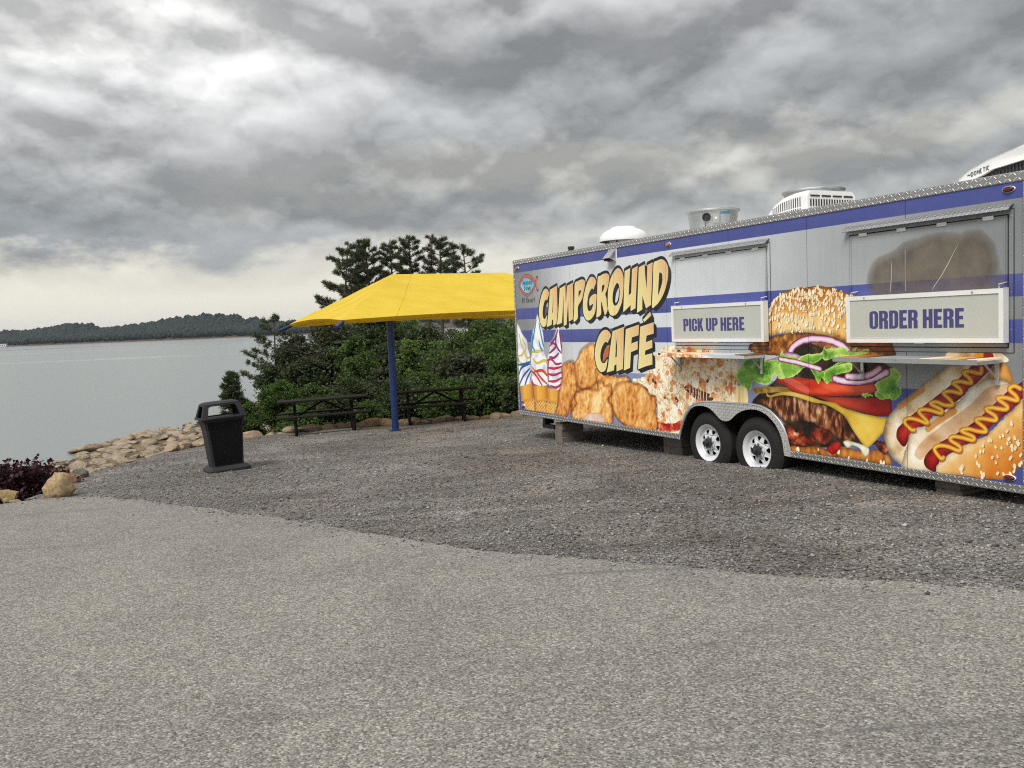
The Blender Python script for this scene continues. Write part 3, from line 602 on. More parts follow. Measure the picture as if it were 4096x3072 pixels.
    def lettuce(seed):
        def f(bm):
            (y0, y1, x0, x1), m = bm; h, w = m.shape; t = noise2(h, w, 58, 4, seed, 1.3, .8); v_ = np.abs(noise2(h, w, 44, 3, seed+3)-.5)*2
            rim = np.clip(1.15-blur(m, 5), 0, 1); t = np.clip(t*.9+np.clip(.12-v_, 0, 1)*2+np.clip(rim-.15, 0, 1)*.9, 0, 1)
            return ramp(t, lt)
        return f
    for pt in SH['tomato'][1:]: C.fill(pt, tex([(0, (132, 22, 14)), (.5, (168, 36, 22)), (1, (196, 70, 48))], 80, 12, 3, 2, .7, edge=9, edark=.7))
    for pt in SH['patty']: 
        def patty(bm):
            (y0, y1, x0, x1), m = bm; h, w = m.shape; a = noise2(h, w, 16, 4, 19, .75, 2.2); b = noise2(h, w, 60, 3, 20); e = np.clip((blur(m, 12)-.35)*1.8, 0, 1)
            return ramp(np.clip(a*.85+b*.35-.08, 0, 1), [(0, (34, 14, 8)), (.35, (86, 44, 24)), (.55, (136, 82, 50)), (.78, (186, 140, 104)), (1, (226, 196, 168))])*(.45+.55*e)[..., None]
        C.fill(crumbly(pt, .010), patty, sm=False)
    for pt in SH['botbun']: C.fill(pt, tex([(0, (140, 76, 24)), (.5, (190, 118, 46)), (1, (222, 162, 86))], 40, 22, 4, .4, 1.6, edge=8, edark=.6))
    C.dots(SH['botbun'][0], 10, .022, .013, seed_, 9, .3, .9)
    for i, pt in enumerate(SH['bacon']): C.fill(crumbly(pt, .005), tex([(0, (62, 20, 10)), (.4, (136, 48, 28)), (.7, (190, 96, 62)), (1, (240, 200, 164))], 26, 30+i, 4, edge=6, edark=.5), sm=False)
    for pt in SH['ketchup']: C.fill(pt, tex([(0, (150, 18, 16)), (1, (206, 56, 44))], 20, 3, 2, edge=5, edark=.6))
    for pt in SH['pickle']: C.fill(pt, tex([(0, (110, 84, 30)), (1, (172, 140, 64))], 18, 4, 3))
    for pt in SH['cheese']: C.fill(pt, tex([(0, (206, 164, 48)), (.6, (232, 198, 84)), (1, (244, 220, 120))], 90, 5, 3, edge=7, edark=.72))
    for pt in SH['sauce']: C.fill(pt, tex([(0, (214, 208, 176)), (1, (246, 244, 226))], 20, 6, 2, edge=4, edark=.7))
    for pt in SH['tomato'][:1]:
        C.fill(pt, tex([(0, (150, 26, 14)), (.5, (198, 52, 26)), (1, (222, 96, 58))], 70, 11, 3, 2, .6, edge=9, edark=.65))
        q = np.array(pt); C.stroke([q[1]+(.08, -.02), q[3]+(0, -.09), q[3]+(.12, -.14)], .08, (236, 190, 170), alpha=.28)
    for i, pt in enumerate(SH['lettuce']): C.fill(crumbly(pt, .0035), lettuce(40+i*7), sm=False)
    for ln in SH['onion3']: onion(ln, .06)
    for ln in SH['onion4']: onion(ln, .085)
    # ---- hot dogs
    crumb = [(0, (190, 158, 116)), (.35, (228, 208, 174)), (.7, (246, 236, 214)), (1, (255, 250, 238))]
    def red(seed):
        def f(bm):
            (y0, y1, x0, x1), m = bm; h, w = m.shape; e = np.clip((blur(m, 18)-.42)*1.9, 0, 1); t = noise2(h, w, 30, 4, seed)
            return ramp(np.clip(e*.75+.3*(t-.4), 0, 1), [(0, (84, 14, 10)), (.4, (142, 26, 20)), (.75, (186, 48, 40)), (1, (226, 130, 124))])
        return f
    for pt in SH['dogtop']: C.fill(pt, tex(crumb, 40, 3, 3))
    for pt in SH['dogtopm']: C.fill(pt, (226, 168, 50))
    for pt in SH['dogtopr']: C.fill(pt, (170, 36, 30))
    for pt in SH['dogend']: C.fill(pt, tex([(0, (176, 104, 40)), (.6, (216, 154, 80)), (1, (236, 196, 130))], 60, 6, 3, edge=9, edark=.7))
    for pt in SH['dogbunA']: C.fill(crumbly(pt, .003), tex(crumb, 60, 61, 5, edge=14, edark=.6), sm=False)
    C.stroke([(q[0], q[1]) for q in [(7.86, .89), (8.0, .99), (8.12, 1.07)]], .055, (196, 128, 50), alpha=.75)
    for pt in SH['dogred']:
        C.fill(pt+np.array([0, 0]), (150, 84, 36), alpha=.6, pad=14); C.fill(pt, red(63))
    for pt in SH['dogbunB']: C.fill(crumbly(pt, .005), tex(crumb, 60, 67, 5, edge=12, edark=.66), sm=False)
    C.stroke([(8.17, .70), (8.3, .80), (8.44, .89)], .06, (200, 132, 52), alpha=.75)
    for pt in SH['dogin']: C.fill(pt, (172, 96, 40), alpha=.35)
    for pt in SH['dogred2']: C.fill(pt, red(64))
    def bunC(bm):
        (y0, y1, x0, x1), m = bm; h, w = m.shape; Y = np.linspace(0, 1, h)[:, None]; X = np.linspace(0, 1, w)[None]
        t = np.clip((X*.62-Y*.62+.52)+.25*(noise2(h, w, 60, 5, 72)-.5), 0, 1); e = np.clip((blur(m, 10)-.4)*2, 0, 1)
        return ramp(t, [(0, (250, 242, 224)), (.42, (242, 226, 192)), (.62, (226, 172, 96)), (.85, (206, 128, 46)), (1, (176, 96, 28))])*(.75+.25*e)[..., None]
    for pt in SH['dogbunC']: C.fill(crumbly(pt, .005), bunC, sm=False)
    C.dots(SH['dogbunC'][0], 46, .020, .012, seed_, 12, .6, .9, lambda x, y, r: x-y > .12)
    for ln in SH['must']:
        C.stroke(np.array(ln)+(.006, -.012), .046, (96, 24, 12), alpha=.5)
        C.stroke(ln, .044, lambda bm, d: ramp(d, [(0, (168, 104, 22)), (.5, (218, 158, 44)), (1, (246, 206, 96))]))
    # ---- lettering: black block shadow, then cream to peach faces
    names = sorted(k for k in SH if k.startswith('let_'))
    full = np.zeros((PH, PW), np.float32); face = []
    for k in names:
        loops = []
        for l in SH[k]:
            p = np.array(l)
            loops.append(p if len(p) < 12 or k[-1] in 'AMUNFEx' else smooth_line(p, True, 3))
        bm = C.mask(loops, 3); face.append(bm); out = C.mask(loops[:1] if k[-1] not in 'OG' else loops, 3)
        (y0, y1, x0, x1), m = out; full[y0:y1, x0:x1] = np.maximum(full[y0:y1, x0:x1], m)
    x0, x1, y0, y1 = int(.5*PX), int(4.7*PX), int(.55*PX), PH-2; sub = full[y0:y1, x0:x1]
    r = int(.020*PX); acc = sub.copy()
    ang = np.linspace(0, 6.283, 17)[:-1]
    for a_ in ang: acc = np.maximum(acc, np.roll(sub, (int(round(r*np.sin(a_))), int(round(r*np.cos(a_)))), (0, 1)))
    sh = acc.copy(); K = int(.075*PX)
    for t in range(1, K+1): sh = np.maximum(sh, np.roll(sub, (-int(t*.72), int(t*.95)), (0, 1)))
    # upper lip of the block
    for t in range(1, int(.03*PX)): sh = np.maximum(sh, np.roll(acc, (t, 0), (0, 1)))
    C.put(((y0, y1, x0, x1), sh), np.array([24, 24, 24])/255.)
    C.fill(SH['o_gap'][0], (206, 206, 204)); C.fill(SH['c_gap'][0], (178, 104, 60))
    for (b, m) in face:
        (y0, y1, x0, x1) = b; h, w = m.shape; X = np.linspace(0, 1, w)[None]; Y = np.linspace(0, 1, h)[:, None]
        C.put((b, m), ramp(np.clip(.75*X+.45*Y-.15, 0, 1), [(0, (226, 216, 150)), (.5, (224, 200, 142)), (1, (216, 172, 122))]))
        rim = np.clip(m*1.0-blur(m, 2)*1.0, 0, 1); C.put((b, np.clip(rim*1.5, 0, .6)*m), np.array([250, 236, 200])/255.)
    # ---- resort emblem
    o = SH['logo_out'][0]; C.fill(SH['logo_tail'][0], (40, 30, 34)); q = np.array(SH['logo_tail'][0]); C.fill((q-q.mean(0))*.82+q.mean(0), (200, 104, 88))
    C.fill(o, (44, 32, 36)); q = np.array(o); C.fill((q-q.mean(0))*.965+q.mean(0), (196, 98, 84))
    qi = np.array(SH['logo_in'][0]); so, si = smooth_line(o, True, 3), None
    c0 = qi.mean(0)
    for t in np.linspace(0, 6.283, 40)[:-1]:
        dv = np.array([np.cos(t), np.sin(t)]); 
        def hit(P):
            rel = P-c0; an = np.arctan2(rel[:, 1], rel[:, 0]); i = np.argmin(np.abs(np.angle(np.exp(1j*(an-t))))); return P[i]
        a_, b_ = hit(smooth_line(qi, True, 8)), hit(smooth_line(q, True, 8)); C.stroke([a_, b_], .006, (130, 54, 50), sm=False, alpha=.7)
    C.fill((qi-c0)*1.05+c0, (40, 36, 44)); C.fill(qi, tex([(0, (92, 176, 206)), (1, (140, 206, 224))], 60, 3, 2))
    C.fill(SH['anchor'][0], (214, 206, 150), sm=False)
    glyph = dict(A=[[(0, 0), (.45, 1), (.9, 0)], [(.2, .38), (.7, .38)]], N=[[(.08, 0), (.08, 1), (.72, 0), (.72, 1)]], C=[[(.75, .8), (.4, 1), (.08, .5), (.4, 0), (.75, .2)]],
        H=[[(.08, 0), (.08, 1)], [(.7, 0), (.7, 1)], [(.08, .5), (.7, .5)]], O=[[(.4, 1), (.08, .5), (.4, 0), (.75, .5), (.4, 1)]], R=[[(.1, 0), (.1, 1), (.55, .95), (.6, .6), (.1, .5)], [(.35, .5), (.75, 0)]],
        D=[[(.1, 0), (.1, 1), (.5, .9), (.72, .5), (.5, .1), (.1, 0)]], W=[[(.0, 1), (.25, 0), (.5, .8), (.75, 0), (1, 1)]], V=[[(0, 1), (.38, 0), (.76, 1)]],
        e=[[(.1, .36), (.6, .4), (.5, .66), (.2, .62), (.1, .3), (.3, 0), (.62, .1)]], s=[[(.55, .58), (.25, .66), (.15, .48), (.5, .22), (.42, 0), (.1, .08)]],
        o=[[(.35, .66), (.1, .33), (.35, 0), (.6, .33), (.35, .66)]], r=[[(.12, 0), (.12, .66)], [(.12, .45), (.3, .64), (.5, .6)]], t=[[(.25, .95), (.25, .1), (.48, 0)], [(.05, .66), (.5, .66)]])
    def text(s, x, y, h, adv, wd, col, big=1.0):
        for i, ch in enumerate(s):
            if ch == ' ': x += adv*.6; continue
            k = big if i == 0 else 1.0
            for ln in glyph[ch]: C.stroke([(x+a_*h*k*.75, y+b_*h*k) for a_, b_ in ln], wd, col, sm=False)
            x += adv*(k*.9 if i == 0 else 1)*(1.0 if ch.isupper() else .82)
    lx = qi[:, 0].min()
    text('ANCHOR', .312, 2.488, .055, .056, .012, (22, 24, 30), 1.4)
    text('DOWN', .36, 2.392, .058, .062, .013, (22, 24, 30), 1.2)
    text('RV Resort', .27, 2.186, .075, .063, .013, (22, 22, 24))
    # faint vertical run-off stains and grain in the vinyl
    st = noise2(PH, PW, 90, 4, 91, .12, 3.0); im *= (1-.025*np.clip(st-.55, 0, 1)*2)[..., None]
    im *= (1+.03*(np.random.RandomState(2).rand(PH, PW)-.5))[..., None].astype(np.float32)
    return np.clip((im-.5)*1.10+.515, 0, 1)
